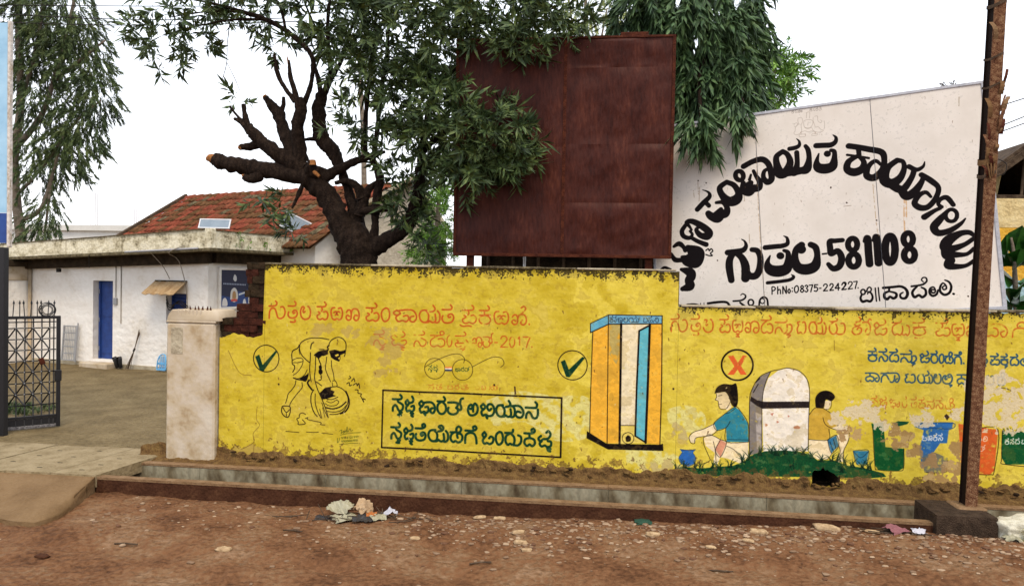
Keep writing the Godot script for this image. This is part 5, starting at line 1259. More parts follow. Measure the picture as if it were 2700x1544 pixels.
func build_tile_house():
	var ridge_l := Vector3(-12.13, 4.12, -13.1)
	var h := thing("tiled_house", "house with a steep red clay-tile roof behind the white house", "house", Vector3(ridge_l.x, 0, ridge_l.z), -atan2(0.399, 0.917))
	var long := 7.5
	var run := 2.5
	var drop := 1.57
	var sl := sqrt(run * run + drop * drop)
	var dirv := Vector3(0, -drop, run) / sl
	var nrm := Vector3(0, run, drop) / sl
	var mesh := []
	for v in 3:
		seeded(700 + v)
		var st := tool(true)
		var prof := [[0.0, 0.0], [0.03, 0.026], [0.07, 0.03], [0.1, 0.006], [0.15, 0.004], [0.19, 0.022], [0.235, 0.02], [0.262, -0.004]]
		for k in 7:
			var a := Vector3(prof[k][0], prof[k][1] + rr(-0.002, 0.002), 0)
			var b := Vector3(prof[k + 1][0], prof[k + 1][1], 0)
			var dz := Vector3(0, 0.03, 0.34 + rr(-0.006, 0.006))
			quad(st, a, b, b + dz, a + dz)
			quad(st, a + dz, b + dz, b + dz + Vector3(0, -0.024, 0), a + dz + Vector3(0, -0.024, 0))
		mesh.append(done(st))
	seeded(61)
	var basis := Basis(Vector3.RIGHT, nrm, dirv)
	for r in 10:
		for c in 30:
			var p := Vector3(c * 0.25, 4.12, 0) + dirv * (r * sl / 10.0) + nrm * 0.02
			var o := inst(mesh[R.randi() % 3], "roof_tile", M.tiles[R.randi() % 4] if R.randf() > 0.07 else M.sootshade, h)
			var slip := rr(0.02, 0.07) if R.randf() < 0.06 else 0.0
			o.transform = Transform3D(basis.rotated(nrm, rr(-0.035, 0.035) + slip), p + nrm * rr(-0.008, 0.012) + dirv * slip)
	for c in 22:
		var st := tool(true)
		for k in 6:
			var a0 := PI * k / 6
			var a1 := PI * (k + 1) / 6
			var q := func(a: float, x: float, r: float) -> Vector3: return Vector3(x, sin(a) * r, cos(a) * r)
			quad(st, q.call(a0, 0, 0.1), q.call(a1, 0, 0.1), q.call(a1, 0.36, 0.13), q.call(a0, 0.36, 0.13))
			tri(st, Vector3(0.36, 0, 0), q.call(a0, 0.36, 0.13), q.call(a1, 0.36, 0.13))
		inst(done(st), "ridge_tile", M.tiles[c % 4], h, Vector3(c * 0.342, 4.1, 0))
	var st := tool()
	quad(st, Vector3(0, 4.1, 0), Vector3(long, 4.1, 0), Vector3(long, 4.1 - drop, run), Vector3(0, 4.1 - drop, run))
	quad(st, Vector3(0, 4.1, 0), Vector3(long, 4.1, 0), Vector3(long, 4.1 - drop, -run), Vector3(0, 4.1 - drop, -run))
	inst(done(st), "roof_deck", M.tiles[3], h)
	st = tool()
	prism(st, [[-run + 0.3, -0.2], [run - 0.3, -0.2], [run - 0.3, 2.6], [0, 4.05], [-run + 0.3, 2.6]], 0.0, long - 0.4)
	var wl := inst(done(st), "wall", M.white, h, Vector3(0.25, 0, 0))
	wl.rotation.y = PI / 2
	wl.scale = Vector3(1, 1, 1)
	var bb := Basis(Vector3.RIGHT, nrm, dirv)
	box("verge_board", M.timber, h, Vector3(-0.09, 4.12, 0) + dirv * sl / 2 + nrm * 0.05, Vector3(0.1, 0.12, sl + 0.2), 0.01, bb)
	# pale gabled building to the right of it, mostly behind the tree
	var g := thing("pale_gable_house", "pale house end with a grey sheet roof edge behind the tree fork", "house", Vector3(-4.4, 0, -8.6), 0.15)
	slab("wall", surf([rgb(150, 140, 124), rgb(176, 166, 150), rgb(190, 182, 168)], 1.8, 153), g, [[-1.3, -0.1], [0.75, -0.1], [0.75, 3.1], [0.2, 4.05], [-1.3, 3.2]], -2.5, 0.0)
	slab("roof_sheet", M.cement, g, [[-1.5, 3.12], [-1.5, 3.2], [0.2, 4.16], [0.2, 4.08]], -2.7, 0.3)
	slab("roof_sheet", M.cement, g, [[0.9, 3.0], [0.9, 3.08], [0.2, 4.16], [0.2, 4.08]], -2.7, 0.3)

func build_far_buildings():
	var u := thing("unfinished_building", "distant pale flat-roofed building with rusty rods standing on its roof", "building", Vector3(-29.5, 0, -30))
	rect("wall", surf([rgb(206, 204, 200), rgb(222, 220, 216)], 3.0, 155, 0.01, 0.05, 0.4, 0.9, 0.0), u, -5, 4.6, -0.3, 4.1, -6, 0)
	rect("roof_band", surf([rgb(196, 194, 190), rgb(212, 210, 206)], 3.0, 156, 0.01, 0.05, 0.4, 0.9, 0.0), u, -5.2, 4.8, 4.1, 4.4, -6.2, 0.2)
	for k in 4: bar("steel_rod", M.rustdark, u, Vector3(1.76 + k * 0.13, 4.4, -0.3), Vector3(1.76 + k * 0.13, 6.2 - 0.02 * k, -0.3), 0.014)
	for k in 3: bar("steel_rod", M.rustdark, u, Vector3(4.3 + k * 0.12, 4.4, -0.3), Vector3(4.3 + k * 0.12, 5.3, -0.3), 0.014)
	var s := thing("shuttered_shed", "small shed with a maroon shutter seen behind the top of the gate", "shed", Vector3(-12.1, 0, -6.2), deg_to_rad(-12))
	rect("wall", M.white, s, -2.4, -0.62, -0.1, 1.75, -1.2, 0.0, 0.01)
	rect("shutter", flat(rgb(84, 38, 32), 0.85), s, -1.9, -0.64, 1.16, 1.72, 0.0, 0.03, 0.006)
	rect("lintel", M.plaster, s, -2.5, -0.6, 1.75, 2.05, -1.3, 0.04, 0.01)
	rect("roof_slab", M.beam, s, -2.6, -0.5, 2.05, 2.17, -1.4, 0.3, 0.01)
	# gabled house and painted board beyond the right end of the sign
	var h := thing("gabled_house", "cream house with a dark timber gable roof at the right edge", "house", Vector3(6.2, 0, -5.0))
	var cm := surf([rgb(176, 150, 100), rgb(204, 182, 132), rgb(214, 196, 150)], 1.5, 157)
	slab("wall", cm, h, [[-0.75, -0.1], [2.2, -0.1], [2.2, 3.36], [-0.75, 3.36]], -4, -0.3)
	slab("gable_wall", cm, h, [[-0.75, 3.362], [-0.1, 3.362], [0.0, 3.95], [-0.2, 3.86], [-0.75, 3.45]], -0.42, -0.3)
	slab("back_gable", M.timber, h, [[-0.7, 3.362], [1.1, 3.362], [0.1, 4.08]], -4, -3.8)
	for q in [[[-0.95, 3.3], [0.1, 4.12]], [[1.5, 3.0], [0.1, 4.12]]]:
		var a := Vector2(q[0][0], q[0][1])
		var b := Vector2(q[1][0], q[1][1])
		slab("roof_plane", M.timber, h, [[a.x, a.y], [b.x, b.y], [b.x, b.y + 0.09], [a.x, a.y + 0.09]], -4.2, 0.25)
		slab("barge_board", M.timber, h, [[a.x, a.y - 0.1], [b.x, b.y - 0.1], [b.x, b.y + 0.02], [a.x, a.y + 0.02]], 0.25, 0.3)
	bar("strut", M.timber, h, Vector3(0.12, 3.4, 0.0), Vector3(0.1, 4.0, 0.1), 0.025)
	bar("strut", M.timber, h, Vector3(0.3, 3.42, 0.1), Vector3(0.85, 3.36, 0.1), 0.02)
	box("sill_beam", M.timber, h, Vector3(0.8, 3.36, -0.1), Vector3(3.1, 0.12, 0.3), 0.01)
	var b := thing("painted_shop_board", "weathered yellow painted board on a pale blue base under the gable", "board", Vector3(5.9, 0, -4.2))
	rect("upper_panel", surf([rgb(176, 152, 108), rgb(206, 184, 136), rgb(214, 196, 156)], 1.2, 158), b, -0.35, 2.4, 2.86, 3.28, -0.1, 0.0)
	rect("yellow_panel", surf([rgb(176, 120, 40), rgb(206, 156, 56), rgb(214, 172, 76)], 1.2, 159), b, -0.35, 2.4, 2.1, 2.855, -0.1, 0.0)
	rect("base_panel", surf([rgb(140, 170, 180), rgb(160, 188, 196)], 1.2, 160), b, -0.35, 2.4, -0.1, 2.095, -0.1, 0.0)
	S = Sheet.new(600.0, 200.0, 96)
	for i in S.w * S.h:
		S.px[i * 3] = 200; S.px[i * 3 + 1] = 152; S.px[i * 3 + 2] = 58
	words([["na", 60, 140, 90, 0, 0, -70], ["ma", 0, 0, 0, 0, 0, 0]].slice(0, 1) + [["ra", 180, 140, 90, 0, 0, -70], ["na", 300, 140, 90, 0, 0, -70], ["la", 420, 140, 90, 0, 0, -70]], 14, rgb(120, 84, 36), 0.8)
	var fm := flat(Color.WHITE, 0.9)
	fm.albedo_texture = S.texture()
	var st := tool()
	var pv := [Vector3(0.06, 2.55, 0.004), Vector3(0.66, 2.55, 0.004), Vector3(0.66, 2.75, 0.004), Vector3(0.06, 2.75, 0.004)]
	var pu := [Vector2(0, 1), Vector2(1, 1), Vector2(1, 0), Vector2(0, 0)]
	for k in [0, 2, 1, 0, 3, 2]:
		st.set_uv(pu[k]); st.add_vertex(pv[k])
	inst(done(st), "faded_lettering", fm, b)
	# added dark shed, standing in for the shade below the rusty board
	var d := thing("shade_shed", "low dark shed added to stand in for shade under the rusty board", "shed", Vector3(-0.4, 0, -2.6))
	rect("wall", M.beam, d, -1.3, 1.3, -0.1, 2.62, -1.5, 0.0)
	rect("roof_sheet", M.timber, d, -1.4, 1.4, 2.62, 2.66, -1.6, 0.25)
	for k in 8: bar("batten", M.timber, d, Vector3(-1.2 + k * 0.34, -0.1, 0.02), Vector3(-1.2 + k * 0.34, 2.6, 0.02), 0.025)
	var p := thing("white_post", "thin white post standing in the gap below the rusty board", "post", Vector3(-0.968, 1.956, -1.3) * Vector3(1, 0, 1))
	bar("shaft", flat(rgb(214, 210, 204), 0.6), p, Vector3.ZERO, Vector3(0, 2.3, 0), 0.017, 8)
	box("foot_plate", M.rustdark, p, Vector3(0, 0.01, 0), Vector3(0.12, 0.02, 0.12), 0.003)

func build_boards():
	# rusty sheet-metal hoarding
	var b := thing("rusty_hoarding", "large blank rust-brown sheet-metal hoarding standing behind the wall", "hoarding", Vector3(0, 0, -0.9))
	var dent := noise(81, 1.6, 3)
	var cells := [[-1.73, -0.505, 2.27, 3.47, 0], [-1.73, -0.505, 3.47, 4.672, 1], [-0.5, 0.675, 2.27, 2.85, 2], [-0.5, 0.675, 2.85, 3.5, 3], [-0.5, 0.675, 3.5, 4.345, 4], [-0.5, 0.675, 4.345, 4.668, 5]]
	for c in cells:
		var st := tool(true)
		var n := 20
		var f := func(i: int, k: int) -> Vector3:
			var u := float(i) / n
			var v := float(k) / n
			var x := lerpf(c[0], c[1], u)
			var y := lerpf(c[2], c[3], v)
			var edge := minf(1.0, 12.0 * u * (1.0 - u)) * minf(1.0, 12.0 * v * (1.0 - v))
			var z := (dent.get_noise_2d(x * 0.8, y * 0.8) * 0.03 + dent.get_noise_2d(x * 3, y * 3 + 9) * 0.006) * edge
			if c[4] >= 2: z += 0.05 * pow(sin(PI * u), 0.6) * pow(v, 1.6) * (1.0 - pow(v, 3.0))
			return Vector3(x, y, z)
		for i in n:
			for k in n: quad(st, f.call(i, k), f.call(i + 1, k), f.call(i + 1, k + 1), f.call(i, k + 1))
		inst(done(st), "metal_sheet", M.rust, b)
	rect("backing_sheet", M.rustdark, b, -1.72, 0.67, 2.27, 4.66, -0.052, -0.045)
	for r in [[-1.745, -1.71, 2.25, 4.68], [0.665, 0.7, 2.25, 4.685]]: rect("edge_angle", M.rustdark, b, r[0], r[1], r[2], r[3], -0.05, 0.012, 0.003)
	for r in [[2.24, 2.275], [4.665, 4.69]]: rect("edge_angle", M.rustdark, b, -1.742, 0.697, r[0], r[1], -0.048, 0.014, 0.003)
	rect("seam_strip", M.rustdark, b, -0.522, -0.486, 2.28, 4.66, -0.02, 0.006, 0.002)
	for x in [-1.56, 0.46]:
		rect("leg", M.rustdark, b, x - 0.04, x + 0.04, -0.1, 4.6, -0.13, -0.055, 0.004)
	for y in [2.6, 3.5, 4.4]: rect("cross_brace", M.rustdark, b, -1.7, 0.66, y, y + 0.05, -0.1, -0.06)
	rect("top_lug", M.rustdark, b, 0.1, 0.4, 4.69, 4.73, -0.06, 0.0, 0.004)
	# the office signboard
	var s := thing("office_signboard", "big white signboard lettered in black, tilted and leaning back behind the wall", "signboard", Vector3(0.586, 1.335, -1.004))
	s.rotation_degrees = Vector3(-8.227, -15.538, 4.845)
	var sm := flat(Color.WHITE, 0.6)
	sm.albedo_texture = paint_sign()
	sm.metallic_specular = 0.15
	var us := [0.0, 1.15, 2.31, 3.32]
	for k in 3:
		var st := tool()
		var a: float = us[k] + 0.003
		var c: float = us[k + 1] - 0.003
		var n := 6
		for i in n:
			for j in n:
				var f := func(i2: int, j2: int) -> Vector3:
					var x := lerpf(a, c, float(i2) / n)
					var y := lerpf(0.2, 2.45, float(j2) / n)
					return Vector3(x, y, 0.006 * sin(PI * i2 / n) * sin(PI * j2 / n * 2.0 + k))
				var q := [f.call(i, j), f.call(i + 1, j), f.call(i + 1, j + 1), f.call(i, j + 1)]
				for t in [0, 2, 1, 0, 3, 2]:
					st.set_uv(Vector2(q[t].x / 3.32, 1.0 - q[t].y / 2.46)); st.add_vertex(q[t])
		inst(done(st), "sign_panel", sm, s)
	rect("top_frame", M.alu, s, -0.02, 3.35, 2.445, 2.475, -0.06, 0.014, 0.003)
	rect("bottom_frame", M.alu, s, -0.02, 3.35, 0.165, 0.203, -0.06, 0.02, 0.003)
	rect("side_frame", M.alu, s, 3.318, 3.352, 0.2, 2.45, -0.06, 0.012, 0.003)
	rect("side_frame", M.alu, s, -0.022, 0.004, 0.2, 2.45, -0.06, 0.012, 0.003)
	rect("back_sheet", M.alu, s, 0.0, 3.32, 0.21, 2.44, -0.03, -0.02)
	for x in [0.4, 1.7, 2.9]: bar("leg", M.rustdark, s, Vector3(x, -1.8, -0.08), Vector3(x, 2.3, -0.08), 0.035, 6)
	seeded(82)
	for k in 7:   # leaf litter and a broken bird's nest on its top edge
		var o := inst(spray(810 + k, 5, 0.03, 0.06, 0.012, 1.4, 0.1), "dry_litter", M.timber, s, Vector3(2.98 + k * 0.018, 2.478, -0.02 + rr(-0.02, 0.02)))
		o.rotation.z = rr(-1.2, 1.2)
	# blue hoarding at the left edge
	var l := thing("blue_hoarding", "tall light blue hoarding with a white edge at the left margin", "hoarding", Vector3(-7.075, 0, -0.6), 0.0)
	rect("upper_panel", surf([rgb(140, 182, 212), rgb(162, 200, 226)], 2.0, 161, 0.01, 0.05, 0.3, 0.6, 0.5), l, -1.6, -0.01, 2.66, 4.9, -0.03, 0.0)
	rect("lower_panel", surf([rgb(18, 52, 120), rgb(30, 76, 150)], 2.0, 162, 0.01, 0.05, 0.3, 0.6, 0.5), l, -1.6, -0.01, 2.3, 2.655, -0.03, 0.0)
	rect("white_edge", surf([rgb(150, 132, 110), rgb(202, 194, 188), rgb(212, 206, 200)], 1.0, 163), l, -0.008, 0.03, 2.25, 4.92, -0.045, 0.006, 0.006)
	rect("leg", M.black, l, -0.16, -0.06, -0.1, 2.25, -0.1, -0.02, 0.005)
	rect("leg", M.black, l, -1.5, -1.4, -0.1, 2.25, -0.1, -0.02, 0.005)

func build_trees():
	var t := thing("lopped_tree", "dark tree with sawn-off limbs and long-leaved crown behind the wall", "tree")
	seeded(83)
	limbs(t, M.bark, [[-2.919,0.343,-1.2,0.233,-2.936,1.472,-1.2,0.214,-2.958,2.146,-1.2,0.209,-3.008,2.37,-1.2,0.214,-3.104,2.549,-1.2,0.175]], "trunk", 18, 0.2)
	limbs(t, M.bark, [[-3.03,2.302,-1.2,0.186,-3.198,2.638,-1.2,0.159,-3.39,2.974,-1.2,0.141,-3.557,3.131,-1.2,0.146,-3.724,3.244,-1.2,0.133], [-3.581,3.165,-1.2,0.123,-3.939,3.225,-1.15,0.114,-4.272,3.263,-1.1,0.109,-4.562,3.309,-1.06,0.098,-4.729,3.361,-1.05,0.091], [-4.152,3.184,-1.1,0.081,-4.264,3.12,-1.04,0.061,-4.335,3.152,-1,0.038],
		[-3.677,3.244,-1.2,0.128,-3.913,3.404,-1.14,0.104,-4.109,3.544,-1.1,0.092,-4.256,3.686,-1.08,0.076,-4.311,3.77,-1.08,0.057], [-4.301,3.702,-1.1,0.048,-4.421,3.815,-1.1,0.033,-4.498,3.856,-1.1,0.024], [-4.314,3.747,-1.1,0.038,-4.363,3.882,-1.1,0.036,-4.386,4.028,-1.1,0.029], [-4.326,3.769,-1.1,0.029,-4.458,3.883,-1.1,0.019,-4.56,4.001,-1.1,0.017], [-4.204,3.553,-1.15,0.067,-4.348,3.531,-1.15,0.053,-4.458,3.517,-1.15,0.036],
		[-3.701,3.289,-1.2,0.114,-3.822,3.492,-1.2,0.09,-3.956,3.757,-1.28,0.084,-4.049,3.972,-1.32,0.082,-4.142,4.076,-1.32,0.058,-4.216,4.162,-1.32,0.041], [-4.016,3.967,-1.3,0.043,-3.974,4.058,-1.3,0.029,-3.97,4.159,-1.3,0.019],
		[-3.702,3.357,-1.2,0.104,-3.7,3.698,-1.1,0.082,-3.638,3.93,-1.04,0.081,-3.664,4.08,-1.02,0.051], [-3.671,3.999,-1.05,0.046,-3.732,4.199,-1.05,0.035,-3.78,4.354,-1.05,0.028,-3.799,4.532,-1.05,0.014], [-3.718,4.043,-1.05,0.033,-3.872,4.245,-1.05,0.03,-3.942,4.401,-1.05,0.033,-3.982,4.601,-1.05,0.021],
		[-3.634,4.01,-1.1,0.042,-3.555,4.209,-1.1,0.03,-3.523,4.408,-1.1,0.028,-3.532,4.586,-1.1,0.033,-3.655,4.732,-1.1,0.033,-3.868,4.903,-1.1,0.033,-4.128,5.038,-1.1,0.033,-4.413,5.134,-1.1,0.029,-4.725,5.223,-1.1,0.022,-5.087,5.313,-1.1,0.017], [-3.868,4.903,-1.1,0.023,-3.918,5.126,-1.1,0.019,-4.014,5.307,-1.1,0.014], [-4.128,5.038,-1.1,0.019,-4.531,5.041,-1.1,0.014,-4.89,4.993,-1.1,0.01,-5.374,4.89,-1.1,0.007], [-4.413,5.134,-1.1,0.017,-4.844,5.149,-1.1,0.012,-5.327,5.093,-1.1,0.007], [-4.567,5.042,-1.1,0.007,-4.6,4.762,-1.1,0.005,-4.609,4.515,-1.1,0.005,-4.666,4.313,-1.1,0.004], [-4.609,4.537,-1.1,0.005,-4.499,4.333,-1.1,0.004,-4.438,4.197,-1.1,0.004],
		[-3.44,3.177,-1.2,0.108,-3.511,3.249,-1.08,0.093,-3.484,3.332,-1.04,0.055], [-3.44,3.154,-1.2,0.108,-3.254,3.244,-1.2,0.065,-3.011,3.336,-1.1,0.053,-2.79,3.388,-1.05,0.041,-2.594,3.438,-1,0.02],
		[-3.042,2.397,-1.3,0.146,-3.035,2.715,-1.3,0.103,-3.134,3.009,-1.3,0.064,-3.232,3.281,-1.3,0.071,-3.329,3.485,-1.3,0.099,-3.474,3.633,-1.3,0.097,-3.512,3.85,-1.3,0.1,-3.515,4.054,-1.3,0.088,-3.481,4.19,-1.3,0.066], [-3.509,3.645,-1.3,0.048,-3.605,3.645,-1.3,0.029,-3.709,3.637,-1.3,0.019],
		[-3.493,4.167,-1.3,0.038,-3.519,4.326,-1.3,0.033,-3.574,4.508,-1.3,0.029,-3.614,4.645,-1.3,0.026], [-3.458,4.189,-1.3,0.047,-3.412,4.302,-1.3,0.043,-3.379,4.46,-1.3,0.035,-3.406,4.709,-1.3,0.031,-3.422,4.981,-1.3,0.028,-3.413,5.206,-1.3,0.024,-3.369,5.453,-1.3,0.019], [-3.4,4.325,-1.3,0.033,-3.262,4.549,-1.3,0.028,-3.172,4.817,-1.3,0.023,-3.082,5.085,-1.3,0.021,-2.97,5.397,-1.3,0.016], [-3.406,4.732,-1.3,0.021,-3.527,4.915,-1.3,0.017,-3.649,5.144,-1.3,0.014,-3.747,5.373,-1.3,0.012],
		[-2.799,2.35,-1.2,0.079,-2.76,2.53,-1.2,0.058,-2.758,2.731,-1.2,0.055,-2.739,2.977,-1.2,0.06,-2.71,3.156,-1.2,0.053,-2.779,3.334,-1.2,0.046,-2.889,3.454,-1.25,0.035], [-2.961,2.709,-1.22,0.084,-2.917,2.866,-1.22,0.079,-2.85,3.024,-1.22,0.051,-2.736,3.113,-1.22,0.037], [-2.929,3.417,-1.3,0.037,-2.928,3.868,-1.3,0.033,-2.895,4.295,-1.3,0.03,-2.861,4.632,-1.3,0.023,-2.835,4.968,-1.3,0.021,-2.806,5.347,-1.3,0.019], [-2.818,3.364,-1.25,0.037,-2.766,3.722,-1.25,0.035,-2.743,4.035,-1.25,0.035,-2.706,4.347,-1.25,0.032,-2.664,4.614,-1.25,0.028,-2.644,5.058,-1.25,0.023,-2.607,5.368,-1.25,0.018],
		[-2.923,2.909,-1.2,0.07,-2.983,3.043,-1.2,0.06,-3.112,3.121,-1.2,0.04,-3.263,3.098,-1.2,0.026], [-3.49,3.125,-1.15,0.051,-3.642,3.068,-1.15,0.035,-3.704,2.944,-1.15,0.028,-3.779,2.786,-1.15,0.014], [-2.921,2.752,-1.2,0.056,-2.614,2.786,-1.1,0.045,-2.475,2.799,-1.05,0.038], [-2.967,2.752,-1.2,0.046,-2.812,2.771,-1.15,0.046,-2.711,2.78,-1.12,0.041],
		[-2.867,2.282,-1.2,0.153,-2.592,2.431,-1.2,0.101,-2.411,2.545,-1.2,0.094,-2.3,2.757,-1.2,0.087,-2.231,3.024,-1.2,0.075,-2.213,3.267,-1.2,0.064,-2.143,3.69,-1.1,0.047,-2.026,4.1,-1,0.035,-1.791,4.391,-0.9,0.026], [-2.197,3.444,-1.2,0.041,-1.952,3.626,-1,0.031,-1.651,3.671,-0.8,0.021,-1.399,3.609,-0.7,0.013], [-1.962,4.229,-1,0.026,-1.681,4.46,-1,0.022,-1.382,4.731,-1,0.015,-0.999,4.935,-1,0.009]], "branch", 14, 0.26)
	# fresh cut faces and torn wood
	for a in [[-4.677,3.352,-1.05,0.072,-4.777,3.37,-1.05,0.065,-4.825,3.357,-1.05,0.019], [-4.191,4.138,-1.32,0.041,-4.226,4.176,-1.32,0.036], [-3.479,3.286,-1.03,0.06,-3.48,3.348,-1.03,0.046], [-3.405,3.156,-1.05,0.028,-3.487,3.234,-1.05,0.03,-3.522,3.307,-1.05,0.014], [-3.798,4.465,-1.05,0.016,-3.823,4.576,-1.05,0.009], [-3.967,4.512,-1.05,0.021,-3.992,4.61,-1.05,0.012], [-4.469,3.833,-1.1,0.021,-4.508,3.861,-1.1,0.014], [-4.423,3.509,-1.1,0.031,-4.446,3.506,-1.1,0.019], [-4.316,3.152,-1,0.033,-4.344,3.161,-1,0.017], [-2.486,2.799,-1.05,0.041,-2.459,2.804,-1.05,0.027], [-3.987,3.99,-1.3,0.022,-4.016,4.002,-1.3,0.014]]:
		limbs(t, M.cut, [a], "cut_wood", 10, 0.28)
	var sp := []
	for k in 4: sp.append(spray(200 + k, [14, 10, 16, 12][k], [0.15, 0.1, 0.2, 0.13][k], [0.19, 0.15, 0.2, 0.17][k], [0.033, 0.03, 0.034, 0.04][k], [1.3, 1.1, 1.4, 1.2][k], 0.12))
	foliage(t, [[-5.361,5.04,-1.2,0.608,0.343,0.5,46],[-5.543,4.773,-1.2,0.319,0.266,0.4,20],[-4.786,5.222,-1.2,0.468,0.187,0.5,32],[-4.219,5.256,-1.2,0.41,0.174,0.5,20],[-3.957,4.766,-1.2,0.153,0.143,0.2,7],[-4.513,4.071,-1.2,0.062,0.114,0.06,3],[-3.28,5.04,-1.2,0.55,0.4,0.7,90],[-3.048,4.462,-1.2,0.298,0.298,0.5,22],[-2.681,4.741,-1.2,0.394,0.59,0.7,66],[-2.17,4.826,-1.2,0.679,0.533,0.8,150],[-2.158,4.071,-1.2,0.461,0.583,0.7,120],[-1.742,3.714,-0.85,0.601,0.508,0.6,140],[-1.301,3.46,-0.7,0.449,0.359,0.45,110],[-1.476,3.15,-0.7,0.361,0.226,0.4,46],[-2.39,3.408,-1.2,0.294,0.343,0.4,34],[-1.235,4.925,-1,0.693,0.323,0.6,110],[-0.631,4.832,-0.9,0.426,0.224,0.5,60],[-0.976,4.586,-0.8,0.314,0.135,0.3,26],[-2.872,3.751,-1,0.315,0.155,0.3,26],[-2.384,3.027,-1.2,0.245,0.294,0.3,28],[-4.241,2.864,-1.2,0.113,0.134,0.15,4],[-3.841,2.852,-1.2,0.092,0.173,0.15,4],[-3.699,2.537,-1.2,0.112,0.132,0.15,5],[-2.256,2.671,-1.2,0.147,0.195,0.2,9],[-2.178,2.362,-1.2,0.146,0.146,0.2,9],[-3.968,5.586,-1.2,1.678,0.254,0.8,60],[-1.989,5.573,-1.2,1.59,0.289,0.9,120]], sp, M.leaf, 84, 1.0, 0.25, 280)
	var m := thing("drooping_mast_tree", "tall tree with dense drooping narrow leaves hanging over the sign", "tree")
	limbs(m, M.bark, [[1.338,-0.577,-2.3,0.131,1.279,1.996,-2.3,0.12,1.206,4.037,-2.3,0.1,1.135,6.065,-2.3,0.07]], "trunk", 10)
	limbs(m, M.bark, [[1.195,4.545,-2.3,0.045,1.454,4.535,-1.9,0.028,1.538,4.055,-1.5,0.014], [1.175,4.749,-2.3,0.045,0.838,4.67,-2,0.029,0.681,4.109,-1.7,0.014], [1.183,5.053,-2.3,0.04,1.029,4.341,-1.5,0.028,1.019,3.656,-1.1,0.013], [1.161,5.357,-2.3,0.04,0.635,5.351,-2.1,0.025,0.238,5.177,-2,0.015]], "branch", 6)
	var dp := []
	for k in 4: dp.append(spray(220 + k, 18, 0.28, 0.18, 0.04, 1.0, -0.7, 0.2))
	foliage(m, [[0.411,5.407,-2.1,0.373,0.348,0.5,110],[0.977,5.013,-2,0.728,0.679,0.6,330],[1.425,4.416,-2,0.408,0.528,0.5,190],[1.055,4.249,-1.9,0.36,0.504,0.5,190],[1.674,5.194,-2.3,0.246,0.541,0.4,100],[0.938,3.837,-1,0.113,0.152,0.06,24],[1.021,3.637,-1,0.052,0.148,0.04,12],[1.389,3.934,-1,0.12,0.103,0.06,16],[0.849,4.598,-2.1,0.172,0.64,0.4,150],[0.989,5.919,-2.3,1,0.3,0.7,100]], dp, M.mast, 85, 0.92, 1.9, 220)
	var n := thing("bright_green_tree", "bright green feathery tree rising behind the sign's top edge", "tree")
	limbs(n, M.greybark, [[2.605,-0.581,-5,0.1,2.51,3.301,-5,0.087,2.535,4.842,-5,0.056,2.611,5.544,-5,0.025], [2.501,4.458,-5,0.044,2.747,5.031,-5,0.025,2.892,5.412,-5,0.012]], "trunk", 7)
	var np := []
	for k in 3: np.append(spray(240 + k, 16, 0.26, 0.15, 0.03, 1.25, 0.3))
	foliage(n, [[2.586,5.289,-5,0.385,0.373,0.5,80],[2.378,4.908,-5,0.312,0.281,0.5,50],[2.799,5.445,-5,0.185,0.26,0.3,34],[2.237,5.55,-5,0.25,0.313,0.4,40]], np, M.neem, 86, 1.0, 0.35, 60)
	var g := thing("leafy_young_tree", "light green leafy tree filling the gap left of the rusty board", "tree")
	limbs(g, M.greybark, [[-3.023,0.06,-6,0.075,-3.054,1.903,-6,0.068,-3.086,2.931,-6,0.052,-3.049,3.81,-6,0.03]], "trunk", 7)
	foliage(g, [[-3.086,3.81,-6,0.374,0.524,0.5,110],[-2.998,3.005,-6,0.389,0.599,0.5,150],[-3.177,2.489,-6,0.376,0.3,0.5,90]], np, M.neem, 87, 0.8, 0.5, 60)
	var e := thing("eucalyptus_tree", "tall feathery gum tree with hanging leaves at the far left", "tree")
	limbs(e, M.greybark, [[-18.046,-0.921,-14,0.179,-18.107,2.346,-14,0.151,-18.295,3.847,-14,0.138,-18.413,5.348,-14,0.124,-18.205,7.217,-14,0.11,-18.287,9.578,-14,0.096,-18.098,12.169,-14,0.068]], "trunk", 8, 0.04)
	limbs(e, M.greybark, [[-18.265,3.497,-14,0.083,-17.5,3.853,-14,0.068,-17.099,4.975,-14,0.054,-16.703,6.337,-14,0.041], [-18.388,5.722,-14,0.096,-17.519,6.714,-14,0.082,-17.052,7.946,-14,0.068,-16.591,9.539,-14,0.054,-16.202,11.244,-14,0.04], [-17.051,7.823,-14,0.054,-16.047,8.546,-14,0.04,-15.384,9.023,-14,0.027], [-18.256,4.348,-14,0.055,-17.508,5.098,-14,0.041,-16.3,6.581,-14,0.04,-15.502,7.189,-14,0.027], [-18.205,7.217,-14,0.069,-17.669,8.822,-14,0.054,-17.41,10.791,-14,0.041], [-17.099,4.975,-14,0.041,-17.229,4.104,-14,0.041,-17.359,3.106,-14,0.027]], "branch", 6)
	var ep := []
	for k in 4: ep.append(spray(260 + k, 30, 0.5, 0.16, 0.034, 0.9, -0.4, 0.12))
